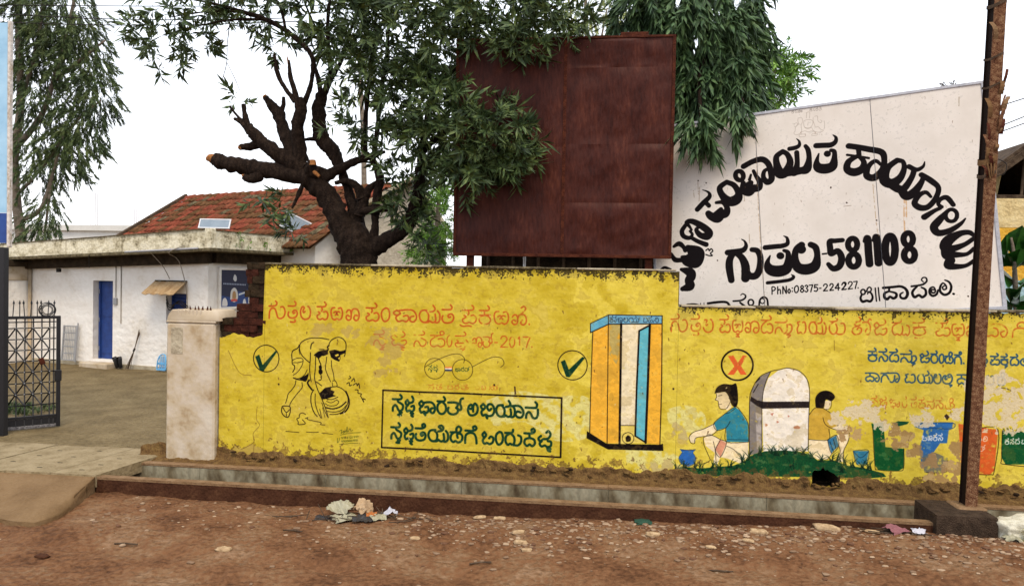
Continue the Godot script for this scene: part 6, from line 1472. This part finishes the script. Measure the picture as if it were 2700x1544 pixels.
	foliage(e, [[-18.22,9.7,-14,0.821,1.368,1,150],[-16.998,9.918,-14,1.486,0.945,1,190],[-16.183,8.794,-14,0.804,0.938,0.8,120],[-15.705,7.559,-14,0.534,1.068,0.7,120],[-16.1,6.703,-14,0.805,0.939,0.8,100],[-16.363,5.964,-14,0.807,0.673,0.8,70],[-17.456,7.581,-14,0.748,1.224,1,110],[-17.857,6.219,-14,0.683,1.093,0.9,90],[-17.576,5.098,-14,0.682,0.818,0.9,60],[-16.696,5.471,-14,0.608,0.676,0.8,60],[-18.075,8.458,-14,0.684,1.231,0.9,90],[-17.255,3.855,-14,0.408,0.612,0.6,34],[-18.112,3.223,-14,0.165,0.618,0.3,12],[-17.428,3.355,-14,0.382,0.341,0.5,24],[-16.856,8.93,-14,0.945,0.945,0.8,80],[-17.55,11.534,-14,2.443,1.086,1.4,120]], ep, M.gum, 88, 1.0, 1.1, 80, 0.0)
	var f := thing("pale_distant_tree", "pale yellowish feathery treetop above the rusty board", "tree")
	limbs(f, M.greybark, [[-0.399,-1.821,-16,0.112,-0.614,5.645,-16,0.099,-0.738,8.733,-16,0.074,-0.848,11.073,-16,0.049], [-0.674,7.376,-16,0.049,-0.376,9.096,-16,0.037,-0.157,10.318,-16,0.025], [-0.684,7.87,-16,0.049,-1.122,9.357,-16,0.037,-1.332,10.594,-16,0.025]], "trunk", 6)
	foliage(f, [[-0.702,9.963,-16,0.925,0.801,0.9,70],[-1.268,10.47,-16,0.496,0.496,0.6,24],[-0.157,10.318,-16,0.49,0.613,0.6,24]], ep, M.pale, 89, 0.8, 1.0, 40, 0.0)
	var f2 := thing("pale_hanging_tree", "pale green treetop glimpsed between the dark tree's stems", "tree")
	limbs(f2, M.greybark, [[-7.354,-1.929,-15,0.103,-7.457,4.88,-15,0.089,-7.583,7.339,-15,0.064,-7.709,8.934,-15,0.038]], "trunk", 6)
	foliage(f2, [[-7.693,7.892,-15,0.357,0.638,0.5,26],[-7.516,8.808,-15,0.382,0.509,0.5,16]], ep, M.pale, 90, 0.7, 1.1, 20, 0.0)
	# broad-leaved plant behind the right end of the wall
	var b := thing("broad_leaf_plant", "plant with large glossy round leaves at the sign's right end", "plant")
	limbs(b, M.greybark, [[4.343,-0.47,-0.9,0.031,4.282,1.217,-0.9,0.031,4.248,1.804,-0.9,0.027,4.21,2.307,-0.9,0.02,4.177,2.516,-0.9,0.012]], "stem", 6)
	var gl := leafy([rgb(24, 62, 22), rgb(40, 90, 32), rgb(66, 116, 44)], 141)
	gl.roughness = 0.35
	seeded(91)
	var tips: Array = [Vector3(4.12, 2.431, -0.9), Vector3(4.236, 2.475, -0.9), Vector3(4.301, 2.413, -0.9), Vector3(4.16, 2.242, -0.85), Vector3(4.232, 2.222, -0.8), Vector3(4.129, 2.307, -0.95), Vector3(4.15, 2.096, -0.9), Vector3(4.216, 2.306, -0.85), Vector3(4.19, 1.888, -0.85), Vector3(4.288, 1.849, -0.85), Vector3(4.133, 1.824, -0.85), Vector3(4.358, 2.309, -0.9), Vector3(4.404, 2.059, -0.9), Vector3(4.352, 2.518, -0.9), Vector3(4.221, 1.973, -0.8), Vector3(4.423, 1.852, -0.85)]
	for p in tips:
		var st := tool(true)
		var root := Vector3(Vector3(4.236, 2.224, -0.9).x, minf(p.y, Vector3(4.236, 2.224, -0.9).y) - 0.02, -0.92)
		var dir: Vector3 = (p - root).normalized() + Vector3(rr(-0.2, 0.2), rr(-0.1, 0.3), rr(0.1, 0.5))
		dir = dir.normalized()
		var side := dir.cross(Vector3(rr(-0.4, 0.4), 0.5, 1)).normalized()
		var nn := dir.cross(side)
		var ln := rr(0.26, 0.36)
		var prof := [0.0, 0.034, 0.074, 0.104, 0.112, 0.094, 0.044, 0.0]
		for k in 7:
			var a: Vector3 = p - dir * ln * 0.5 + dir * ln * k / 7.0 - nn * 0.05 * pow(k / 7.0, 2)
			var c: Vector3 = p - dir * ln * 0.5 + dir * ln * (k + 1) / 7.0 - nn * 0.05 * pow((k + 1) / 7.0, 2)
			for s in [-1.0, 1.0]: quad(st, a, a + side * s * prof[k] + nn * prof[k] * 0.25, c + side * s * prof[k + 1] + nn * prof[k + 1] * 0.25, c)
		inst(done(st), "leaf", gl, b)
	# wires
	var wl := [[Vector3(-15.169, 8.137, -9), Vector3(-7.473, 7.81, -9), "thin cable nearest the frame top, sagging behind the left treetops"], [Vector3(-15.168, 7.926, -9), Vector3(-6.898, 7.733, -9), "lower thin cable crossing the sky between the left treetops"], [Vector3(-15.17, 8.31, -9), Vector3(-0.237, 9.155, -12), "cable rising to the right through the crowns at the top"],
		[Vector3(1.405, 3.468, -4), Vector3(6.605, 4.939, -4), "uppermost single cable right of the rusty pole"], [Vector3(1.421, 2.81, -4), Vector3(6.611, 4.754, -4), "middle cable of the three right of the rusty pole"], [Vector3(1.419, 2.875, -4), Vector3(6.615, 4.631, -4), "lowest cable of the three right of the rusty pole"]]
	for q in wl:
		var pts := []
		for k in 9: pts.append(q[0].lerp(q[1], k / 8.0) - Vector3(0, 0.1 * sin(PI * k / 8.0), 0))
		tag(wire("overhead_cable", M.cable, self, pts, 0.008 if q[0].x > 0 else 0.011, 5), q[2], "cable", "overhead cables")

func build_gate():
	var g := thing("iron_gate", "open black iron lattice gate with spear points on top", "gate", Vector3(-6.91, 0, -1.284), deg_to_rad(46.28))
	rect("gate_post", M.black, g, -0.045, 0.0, 0.0, 1.41, -0.022, 0.022, 0.004)
	rect("gate_post", M.black, g, -1.5, -1.455, 0.0, 1.41, -0.022, 0.022, 0.004)
	rect("top_rail", M.black, g, -1.455, -0.045, 1.375, 1.41, -0.018, 0.018, 0.004)
	rect("bottom_rail", surf([rgb(34, 30, 32), rgb(90, 86, 88), rgb(180, 176, 176)], 0.25, 164, 0.02, 0.06, 0.4, 0.6, 1.0), g, -1.455, -0.045, 0.0, 0.035, -0.018, 0.018, 0.004)
	rect("lower_rail", M.black, g, -1.455, -0.045, 0.125, 0.16, -0.014, 0.014, 0.003)
	rect("kick_plate", M.black, g, -1.455, -0.045, 0.04, 0.122, -0.004, 0.004)
	var xs := [-0.075, -0.12]
	for k in 15: xs.append(-0.205 - k * 0.0905)
	for x in xs:
		if x > -1.45: bar("upright_bar", M.black, g, Vector3(x, 0.035, 0), Vector3(x, 1.38, 0), 0.0085)
	var ys := [1.335, 1.26, 1.122, 0.985, 0.848, 0.71, 0.572, 0.434, 0.296]
	for y in ys: bar("cross_bar", M.black, g, Vector3(-1.45, y, 0.007), Vector3(-0.05, y, 0.007), 0.0075)
	for r in 7:
		var y0: float = ys[r + 1]
		var y1: float = ys[r + 2]
		for k in 14:
			var xa := -0.12 - k * 0.0905
			var up := (r + k) % 2 == 0
			bar("diagonal_bar", M.black, g, Vector3(xa, y0 if up else y1, -0.007), Vector3(xa - 0.0905, y1 if up else y0, -0.007), 0.009)
			if k < 7: box("rivet", M.grey, g, Vector3(xa, y0, 0.014), Vector3(0.014, 0.014, 0.008), 0.003, Basis(Vector3.BACK, 0.78))
	for k in 12:
		var x := -0.08 - k * 0.062 + (0.01 if k % 3 == 0 else 0.0)
		var lean := 0.012 * sin(k * 2.1)
		var sp := bar("spear", M.black, g, Vector3(x, 1.4, 0), Vector3(x + lean, 1.56, 0), 0.006)
		var st := tool()
		var c := Vector3(x + lean, 1.57, 0)
		for a in 4:
			var p := c + Vector3(cos(a * PI / 2), 0, sin(a * PI / 2)) * 0.013
			var q := c + Vector3(cos((a + 1) * PI / 2), 0, sin((a + 1) * PI / 2)) * 0.013
			tri(st, p, q, c + Vector3(0, 0.045, 0)); tri(st, q, p, c - Vector3(0, 0.02, 0))
		inst(done(st), "point", M.black, sp)
	rect("lock_plate", M.black, g, -0.062, 0.012, 0.58, 0.72, -0.03, 0.03, 0.006)
	box("rusty_latch", M.rustdark, g, Vector3(-0.205, 0.84, 0.02), Vector3(0.06, 0.085, 0.02), 0.008, Basis(Vector3.BACK, 0.35))
	var b := thing("wire_coil", "tangled round coil of black wire hung on the gate's top rail", "wire coil", g.transform * Vector3(-0.15, 1.485, 0.02), deg_to_rad(46.28))
	seeded(92)
	for k in 6:
		var ax := Vector3(rr(-0.4, 0.4), rr(-0.4, 0.4), 1).normalized()
		var e1 := ax.cross(Vector3.UP).normalized()
		var e2 := ax.cross(e1)
		var pts := []
		var r := rr(0.05, 0.095) if k > 1 else 0.095
		for i in 19: pts.append((e1 * cos(TAU * i / 18) + e2 * sin(TAU * i / 18)) * r)
		wire("loop", M.black, b, pts, 0.0045, 5)

func build_pole():
	var f := thing("pole_footing", "dark rough concrete block holding the rusty pole", "concrete block", Vector3(3.0, 0, 0.72))
	var st := tool()
	var nz := noise(93, 5.0, 4)
	for ax in 3:
		for sg in [-1.0, 1.0]:
			for u in 8:
				for v in 8:
					var q4 := []
					for q in [[0, 0], [1, 0], [1, 1], [0, 1]]:
						var p := Vector3.ZERO
						p[ax] = sg; p[(ax + 1) % 3] = (u + q[0]) / 4.0 - 1; p[(ax + 2) % 3] = (v + q[1]) / 4.0 - 1
						var rnd := pow(pow(absf(p.x), 44.0) + pow(absf(p.y), 44.0) + pow(absf(p.z), 44.0), 1.0 / 44.0)
						p = p / rnd * Vector3(0.242, 0.26, 0.235)
						q4.append(p + p.normalized() * nz.get_noise_3dv(p * 2.0) * 0.006)
					face(st, q4, Vector3.ZERO)
	inst(done(st), "block", M.concrete, f, Vector3(0, -0.16, 0))
	var fl := box("mortar_collar", M.kerbtop, f, Vector3(0.13, 0.1, -0.08), Vector3(0.24, 0.03, 0.24), 0.012)
	var p := thing("rusty_pole", "tall rusty iron beam post with rags and wire tied round it", "pole", Vector3(3.13, 0.08, 0.64))
	p.rotation.z = -0.0255
	var top := 5.6
	rect("front_flange", M.pole, p, -0.038, 0.058, 0.0, top, 0.05, 0.064, 0.003)
	rect("back_flange", M.rustshade, p, -0.038, 0.058, 0.0, top, -0.064, -0.05, 0.003)
	rect("web", M.rustshade, p, -0.026, -0.016, 0.0, top, -0.05, 0.05)  # web and back flange carry the hollow's shade in their colour
	seeded(94)
	for k in 22:   # loose scale and peeled paper on the upper half
		st = tool()
		var y := rr(2.2, 5.2) if k > 5 else rr(2.75, 3.3)
		var x := rr(-0.05, 0.06)
		var l := rr(0.05, 0.2)
		var wd := rr(0.015, 0.045)
		var cu := rr(0.01, 0.05) * (1 if x > 0 else -1)
		for s in 4:
			var a := Vector3(x + cu * pow(s / 4.0, 2), y + l * s / 4.0, 0.068 + 0.02 * sin(s * 0.8))
			var c := Vector3(x + cu * pow((s + 1) / 4.0, 2), y + l * (s + 1) / 4.0, 0.068 + 0.02 * sin((s + 1) * 0.8))
			quad(st, a, a + Vector3(wd, 0, 0), c + Vector3(wd * 0.8, 0, 0.004), c)
		inst(done(st), "peeling_strip", [M.pole, M.rustdark, M.tape, M.kerbtop][k % 4], p)
	for q in [[3.86, 0.02], [3.62, 0.018], [2.97, 0.05], [2.86, 0.03], [4.3, 0.03]]:
		st = tool(true)
		for k in 14:
			var a0 := TAU * k / 14
			var a1 := TAU * (k + 1) / 14
			var e := func(a: float) -> Vector3: return Vector3(0.007 + 0.072 * cos(a), q[0] + 0.012 * sin(a * 2.0) + 0.02 * cos(a), 0.082 * sin(a))
			quad(st, e.call(a0), e.call(a1), e.call(a1) + Vector3(0, q[1], 0), e.call(a0) + Vector3(0, q[1], 0))
		inst(done(st), "tie_band", M.tape if q[1] > 0.035 else M.timber, p)
	wire("wire_loop", M.cable, p, smooth_path([Vector3(0.06, 3.0, 0.07), Vector3(0.12, 2.96, 0.08), Vector3(0.11, 2.88, 0.08), Vector3(0.06, 2.86, 0.07)], 5), 0.004)
	for k in 3: wire("hanging_tape", M.tape, p, smooth_path([Vector3(-0.03 + k * 0.03, 2.97, 0.075), Vector3(-0.02 + k * 0.02, 2.9, 0.09), Vector3(0.0 + k * 0.01, 2.82 + 0.02 * k, 0.085)], 4), 0.006)

func build_yard_things():
	var h: Node3D = get_node("white_house")
	var ht := h.transform
	var g := thing("window_grille", "grey steel window grille leaning against the white house", "grille", ht * Vector3(-3.52, 0.08, 0.12), deg_to_rad(-12.22))
	g.rotation.x = -0.08
	for x in [-0.18, 0.18]: rect("frame_bar", M.grey, g, x - 0.014, x + 0.014, 0, 0.74, -0.012, 0.012)
	for k in 6: rect("cross_bar", M.grey, g, -0.17, 0.17, k * 0.143, k * 0.143 + 0.022, -0.01, 0.01)
	for k in 7: bar("rod", M.grey, g, Vector3(-0.14 + k * 0.046, 0, 0), Vector3(-0.14 + k * 0.046, 0.73, 0), 0.006)
	rect("side_stile", M.grey, g, 0.194, 0.214, -0.02, 0.8, -0.01, 0.01)
	var b := thing("stick_broom", "twig broom standing against the white house wall", "broom", ht * Vector3(-1.78, 0.0, 0.14), deg_to_rad(-12.22))
	seeded(95)
	for k in 16: wire("twig", M.timber, b, [Vector3(-0.09 + rr(-0.05, 0.06), 0.0, rr(-0.03, 0.05)), Vector3(0.03 + rr(-0.01, 0.01), 0.38, -0.04), Vector3(0.1 + rr(-0.02, 0.02), 0.78 + rr(-0.08, 0.04), -0.1)], 0.004, 3)
	wire("binding", M.cable, b, [Vector3(0.02, 0.36, -0.035), Vector3(0.045, 0.42, -0.045)], 0.02, 6)
	var c := thing("blue_chair_back", "light blue plastic chair back propped by the gate pillar", "chair part", ht * Vector3(-1.03, 0.02, 0.1), deg_to_rad(-12.22))
	var bm := flat(rgb(96, 160, 206), 0.5)
	st_frame(c, bm)
	for k in 2:
		var s := thing("black_shoe", ["black shoe stood on end left of its pair by the house wall", "black shoe stood on end right of its pair by the house wall"][k], "shoe", ht * Vector3(-2.15 + k * 0.085, 0.0, 0.12), 0.4, "pair of shoes")
		s.rotation.z = 0.35 if k == 0 else 0.2
		var st := tool(true)
		tube(st, [Vector3(0, 0, 0), Vector3(0, 0.02, 0), Vector3(0.005, 0.1, 0), Vector3(0.02, 0.19, 0.012), Vector3(0.04, 0.24, 0.02)], [0.02, 0.036, 0.034, 0.04, 0.018], 8)
		inst(done(st), "upper", M.black, s)
		box("sole", M.dark, s, Vector3(-0.012, 0.12, -0.035), Vector3(0.07, 0.24, 0.014), 0.005)
	var pan := surf([rgb(110, 124, 138), rgb(134, 146, 158)], 1.0, 165, 0.01, 0.05, 0.3, 0.35, 0.0)
	var p1 := thing("solar_panel", "small white-framed solar panel lying level on the house roof corner", "solar panel", Vector3(-8.605, 3.067, -8.2), deg_to_rad(8), "roof solar panels")
	p1.rotation.x = -0.5
	rect("glass", pan, p1, -0.32, 0.32, -0.1, 0.1, -0.01, 0.008)
	panel_frame(p1, 0.33, 0.11)
	bar("stand", M.grey, p1, Vector3(0, -0.05, -0.02), Vector3(0, -0.5, -0.2), 0.015)
	var p2 := thing("solar_panel", "small solar panel tilted on end among leaves by the tree", "solar panel", Vector3(-6.99, 3.108, -8.8), deg_to_rad(-40), "roof solar panels")
	p2.rotation = Vector3(-0.15, 0.5, -0.45)
	rect("glass", pan, p2, -0.28, 0.28, -0.17, 0.17, -0.01, 0.008)
	for k in 8: rect("cell_line", M.grey, p2, -0.25 + k * 0.07, -0.242 + k * 0.07, -0.165, 0.165, 0.008, 0.011)
	panel_frame(p2, 0.29, 0.18)
	bar("stand", M.grey, p2, Vector3(0, -0.1, -0.02), Vector3(0.1, -0.6, -0.1), 0.015)
	seeded(96)
	var gr := thing("grass_patch", "patch of low green weeds on the yard behind the gate", "weeds", Vector3(-8.207, 0, -2.058))
	var tuft := spray(290, 12, 0.03, 0.16, 0.014, 1.0, 0.4)
	var st2 := tool()
	for k in 160:
		st2.append_from(tuft, 0, Transform3D(Basis(Vector3.UP, rr(0, TAU)).scaled(Vector3.ONE * rr(0.5, 1.1)), Vector3(rr(-0.9, 0.45), -0.01, rr(-0.3, 0.3))))
	stuff(inst(st2.commit(), "weeds", M.leaf, gr))
func panel_frame(p: Node3D, w: float, h: float):
	var m := flat(rgb(206, 206, 210), 0.5)
	for s in [-1, 1]:
		rect("frame_bar", m, p, -w - 0.015, w + 0.015, s * h - 0.012, s * h + 0.012, -0.02, 0.014, 0.003)
		rect("frame_bar", m, p, s * w - 0.012, s * w + 0.012, -h, h, -0.018, 0.013, 0.003)
func st_frame(c: Node3D, bm: Material):
	wire("rim", bm, c, smooth_path([Vector3(-0.11, 0, 0.02), Vector3(-0.1, 0.2, 0), Vector3(-0.05, 0.3, -0.03), Vector3(0.05, 0.3, -0.03), Vector3(0.1, 0.2, 0), Vector3(0.11, 0, 0.02)], 5), 0.013, 6)
	for k in 4: rect("slat", bm, c, -0.072 + k * 0.042, -0.05 + k * 0.042, 0.02, 0.28, -0.02, -0.008, 0.003)
	rect("cross_piece", bm, c, -0.1, 0.1, 0.1, 0.15, -0.016, 0.0, 0.004)
	rect("foot_piece", bm, c, -0.11, 0.11, -0.01, 0.03, -0.01, 0.02, 0.004)

func lump(sd: int, flatn := 0.55, det := 3) -> ArrayMesh:   # a rounded stone
	var n := noise(sd, 0.9, 3)
	var st := tool(true)
	for ax in 3:
		for sg in [-1.0, 1.0]:
			for u in det:
				for v in det:
					var f := []
					for q in [[0, 0], [1, 0], [1, 1], [0, 1]]:
						var p := Vector3.ZERO
						p[ax] = sg; p[(ax + 1) % 3] = (u + q[0]) * 2.0 / det - 1; p[(ax + 2) % 3] = (v + q[1]) * 2.0 / det - 1
						p = p.normalized() * lerpf(1.0, p.length(), 0.25)
						p *= 1.0 + n.get_noise_3dv(p) * 0.35
						f.append(p * Vector3(1, flatn, 0.8))
					face(st, f, Vector3.ZERO)
	return done(st)
func crumple(sd: int, size: float, depth: float) -> ArrayMesh:   # creased film or paper
	var n := noise(sd, 2.6 / size * 0.35, 3)
	n.fractal_type = FastNoiseLite.FRACTAL_RIDGED
	var st := tool()
	var k := 12
	var f := func(i: int, j: int) -> Vector3:
		var u := float(i) / k - 0.5
		var v := float(j) / k - 0.5
		var r := n.get_noise_2d(u * size, v * size)
		var bow := 0.25 - u * u - v * v
		return Vector3(u * size * (1.0 + 0.3 * n.get_noise_2d(v * 3, u * 2)), maxf(0.002, depth * (0.5 + 0.55 * r + bow)), v * size * (1.0 + 0.3 * r))
	for i in k:
		for j in k: quad(st, f.call(i, j), f.call(i + 1, j), f.call(i + 1, j + 1), f.call(i, j + 1))
	return done(st)
func on_road(x: float, z: float, up := 0.0) -> Vector3: return Vector3(x, road_y(x, z) + up, z)
func build_litter():
	seeded(97)
	# gravel strewn over the road, thick along the kerb and thin further out
	var pebble := lump(400, 0.5, 2)
	var mm := MultiMesh.new()
	mm.transform_format = MultiMesh.TRANSFORM_3D
	mm.use_colors = true
	mm.mesh = pebble
	var spots := []
	while spots.size() < 3000:
		var x := rr(-5.0, 4.6)
		var z := 0.92 + absf(R.randfn(0.0, 0.75))
		if z > 4.5 or (z > 1.9 and R.randf() < 0.5): continue
		var want := 0.25
		if x < -2.6: want = 0.12
		if x > -1.6 and x < 0.2: want = 1.0 * exp(-pow((z - 1.35) / 0.4, 2.0)) + 0.12
		elif x >= 0.2: want = 1.0 * exp(-pow((z - 1.2) / 0.35, 2.0)) + 0.22
		if x < -4.4 and z < 2.0: continue
		if R.randf() < want: spots.append(Vector2(x, z))
	mm.instance_count = spots.size()
	for i in spots.size():
		var s := 0.005 + 0.019 * pow(R.randf(), 2.6)
		mm.set_instance_transform(i, Transform3D(Basis(Vector3.UP, rr(0, TAU)).scaled(Vector3(s * rr(1, 1.6), s * rr(0.6, 1.0), s)), on_road(spots[i].x, spots[i].y, s * 0.12)))
		var t := R.randf()
		mm.set_instance_color(i, Color(0.19, 0.12, 0.075).lerp(Color(0.38, 0.27, 0.18), t * t) if R.randf() < 0.78 else Color(0.12, 0.06, 0.035))
	var gm := MultiMeshInstance3D.new()
	gm.multimesh = mm
	var pm := flat(Color.WHITE, 0.92)
	pm.vertex_color_use_as_albedo = true
	gm.material_override = pm
	put(gm, "gravel")
	tag(gm, "pale river pebbles strewn over the dirt road along the kerb", "gravel")
	stuff(gm)
	# stones one can tell apart
	var st := [[1.88, 0.97, 0.085, "large pale grey boulder half sunk against the kerb"], [1.3, 1.12, 0.06, "flat orange-tan stone on the gravel left of the large pale boulder"], [1.18, 1.32, 0.04, "small flat tan stone just in front of the orange-tan stone"], [2.23, 1.02, 0.055, "thin flat tan slab of stone right of the large boulder"],
		[-2.9, 2.09, 0.05, "lone flat white stone on bare dirt below the litter pile"], [-1.08, 0.95, 0.045, "rounded cream stone against the kerb right of the litter pile"], [-0.9, 0.96, 0.045, "yellowish rounded stone beside the cream one against the kerb"], [0.42, 1.3, 0.05, "round pale stone standing alone on the gravel below the toilet picture"],
		[-0.58, 1.72, 0.035, "lowest white pebble of the thick gravel patch"], [-0.64, 1.62, 0.045, "triangular pale stone above the lowest white pebble"], [-0.68, 1.42, 0.045, "pointed tan stone in the middle of the gravel patch"], [-4.15, 2.44, 0.045, "brown clod lying on the road below the apron corner"], [0.86, 1.5, 0.035, "pale chip of stone at the right end of the tyre rut"], [-1.5, 1.62, 0.035, "flat buff stone at the left end of the thick gravel"]]
	for k in st.size():
		var q = st[k]
		var o := inst(lump(420 + k, 0.5, 4), "stone", M.stone if not k in [11] else M.kerb, self, on_road(q[0], q[1], q[2] * 0.2))
		o.scale = Vector3(q[2] * 1.25, q[2] * (0.8 if k != 3 else 0.3), q[2] * 0.8)
		o.rotation.y = rr(-0.5, 0.5)
		tag(o, q[3], "stone", "loose stones on the road")
	# litter heap by the kerb
	var film := flat(rgb(146, 140, 116), 0.5)
	film.cull_mode = BaseMaterial3D.CULL_DISABLED
	var card := surf([rgb(150, 124, 96), rgb(184, 158, 126)], 0.3, 166)
	card.cull_mode = BaseMaterial3D.CULL_DISABLED
	var white := flat(rgb(176, 174, 182), 0.7)
	var orange := flat(rgb(160, 96, 50), 0.7)
	var pink := flat(rgb(128, 84, 88), 0.8)
	var greenp := flat(rgb(44, 70, 56), 0.8)
	var dark := flat(rgb(34, 30, 32), 0.6)
	for q in [[-2.31, 1.12, 0.24, 0.12, film, "crumpled_bag", "crumpled greenish plastic bag on top of the litter heap", "bag", 0.0, 0.035], [-2.23, 1.24, 0.24, 0.05, film, "plastic_sheet", "torn flap of clear plastic spread at the litter heap's front", "plastic", 0.6, 0.0], [-2.12, 1.09, 0.17, 0.14, card, "cardboard_scrap", "buff cardboard scrap standing up in the litter heap", "cardboard", 1.0, 0.03],
		[-2.0, 1.2, 0.1, 0.06, orange, "orange_wrapper", "small orange wrapper right of the buff cardboard", "wrapper", 0.3, 0.01], [-1.86, 1.12, 0.13, 0.09, white, "white_paper", "white crumpled paper at the right end of the litter heap", "paper", 0.8, 0.01], [-2.05, 1.27, 0.2, 0.04, dark, "black_plastic", "strip of black plastic lying flat in the litter heap", "plastic", 1.7, 0.0], [-1.93, 1.24, 0.14, 0.05, film, "food_wrapper", "pale green wrapper between the orange wrapper and white paper", "wrapper", 2.2, 0.0], [-2.44, 1.2, 0.16, 0.04, dark, "dark_rag", "dark rag at the left end of the litter heap", "rag", 0.2, 0.0],
		[2.42, 1.0, 0.17, 0.07, pink, "pink_wrapper", "pink torn wrapper beside the concrete block", "wrapper", 0.5, 0.0], [2.6, 1.02, 0.12, 0.06, white, "paper_scrap", "white paper scrap between the pink wrapper and the block", "paper", 1.4, 0.0], [0.36, 0.95, 0.16, 0.03, greenp, "green_plastic", "green plastic shred lying under the kerb below the boys", "plastic", 0.2, 0.0]]:
		var o := inst(crumple(int(absf(q[0]) * 1000) + 7, q[2] * 0.8, q[3] * 0.8), q[5], q[4], self, on_road(q[0], q[1], q[9]))
		o.rotation = Vector3(0.3 if q[5] == "cardboard_scrap" else 0.0, q[8], 0)
		tag(o, q[6], q[7])
	var tw := tool()
	for k in 46:
		var p := on_road(-2.12 + R.randfn(0, 0.34), 1.2 + R.randfn(0, 0.07), rr(0.004, 0.03))
		var dv := Vector3(rr(-1, 1), rr(-0.12, 0.2), rr(-0.5, 0.5)).normalized() * rr(0.05, 0.16)
		tube(tw, [p - dv, p + dv], [0.005, 0.003], 4)
	for k in 10:
		var p := on_road(2.35 + R.randfn(0, 0.2), 1.0 + R.randfn(0, 0.03), 0.012)
		var dv := Vector3(rr(-1, 1), rr(-0.1, 0.1), rr(-0.2, 0.2)).normalized() * rr(0.08, 0.2)
		tube(tw, [p - dv, p + dv], [0.006, 0.004], 4)
	var to := inst(done(tw), "twigs", M.timber)
	tag(to, "dry twigs and stalks scattered through the litter under the kerb", "twigs")
	stuff(to)
	# stuffed sack right of the block
	var sk := thing("plastic_sack", "bulging off-white plastic sack dumped right of the concrete block", "sack", on_road(3.44, 0.93, 0.09))
	var so := inst(lump(460, 0.72, 12), "sack_body", surf([rgb(150, 142, 120), rgb(190, 184, 164), rgb(206, 200, 184)], 0.3, 167, 0.012, 0.05, 0.4, 0.5, 7.0, 0.05), sk)
	so.scale = Vector3(0.2, 0.16, 0.15)
	var lab := inst(crumple(9, 0.12, 0.05), "yellow_label", flat(rgb(196, 196, 90), 0.5), sk, Vector3(-0.0, -0.02, 0.12))
	lab.rotation.x = 1.4
	inst(crumple(12, 0.12, 0.06), "twisted_neck", film, sk, Vector3(-0.13, -0.08, 0.1))
	for q in [[-3.72, 2.08, 0.1, "dark twig lying alone on the dirt below the apron"], [-2.55, 1.6, 0.09, "short dark stick on the dirt left of the litter heap"], [-0.9, 2.0, 0.08, "thin stick lying below the thick gravel patch"], [0.85, 1.9, 0.12, "dark flat scrap of bark in the tyre rut"]]:
		var dv := Vector3(q[2], 0.004, rr(-0.04, 0.04))
		var o := wire("stick", M.timber, self, [on_road(q[0], q[1], 0.012) - dv, on_road(q[0], q[1], 0.018), on_road(q[0], q[1], 0.012) + dv], 0.007, 5)
		tag(o, q[3], "stick", "loose sticks on the road")
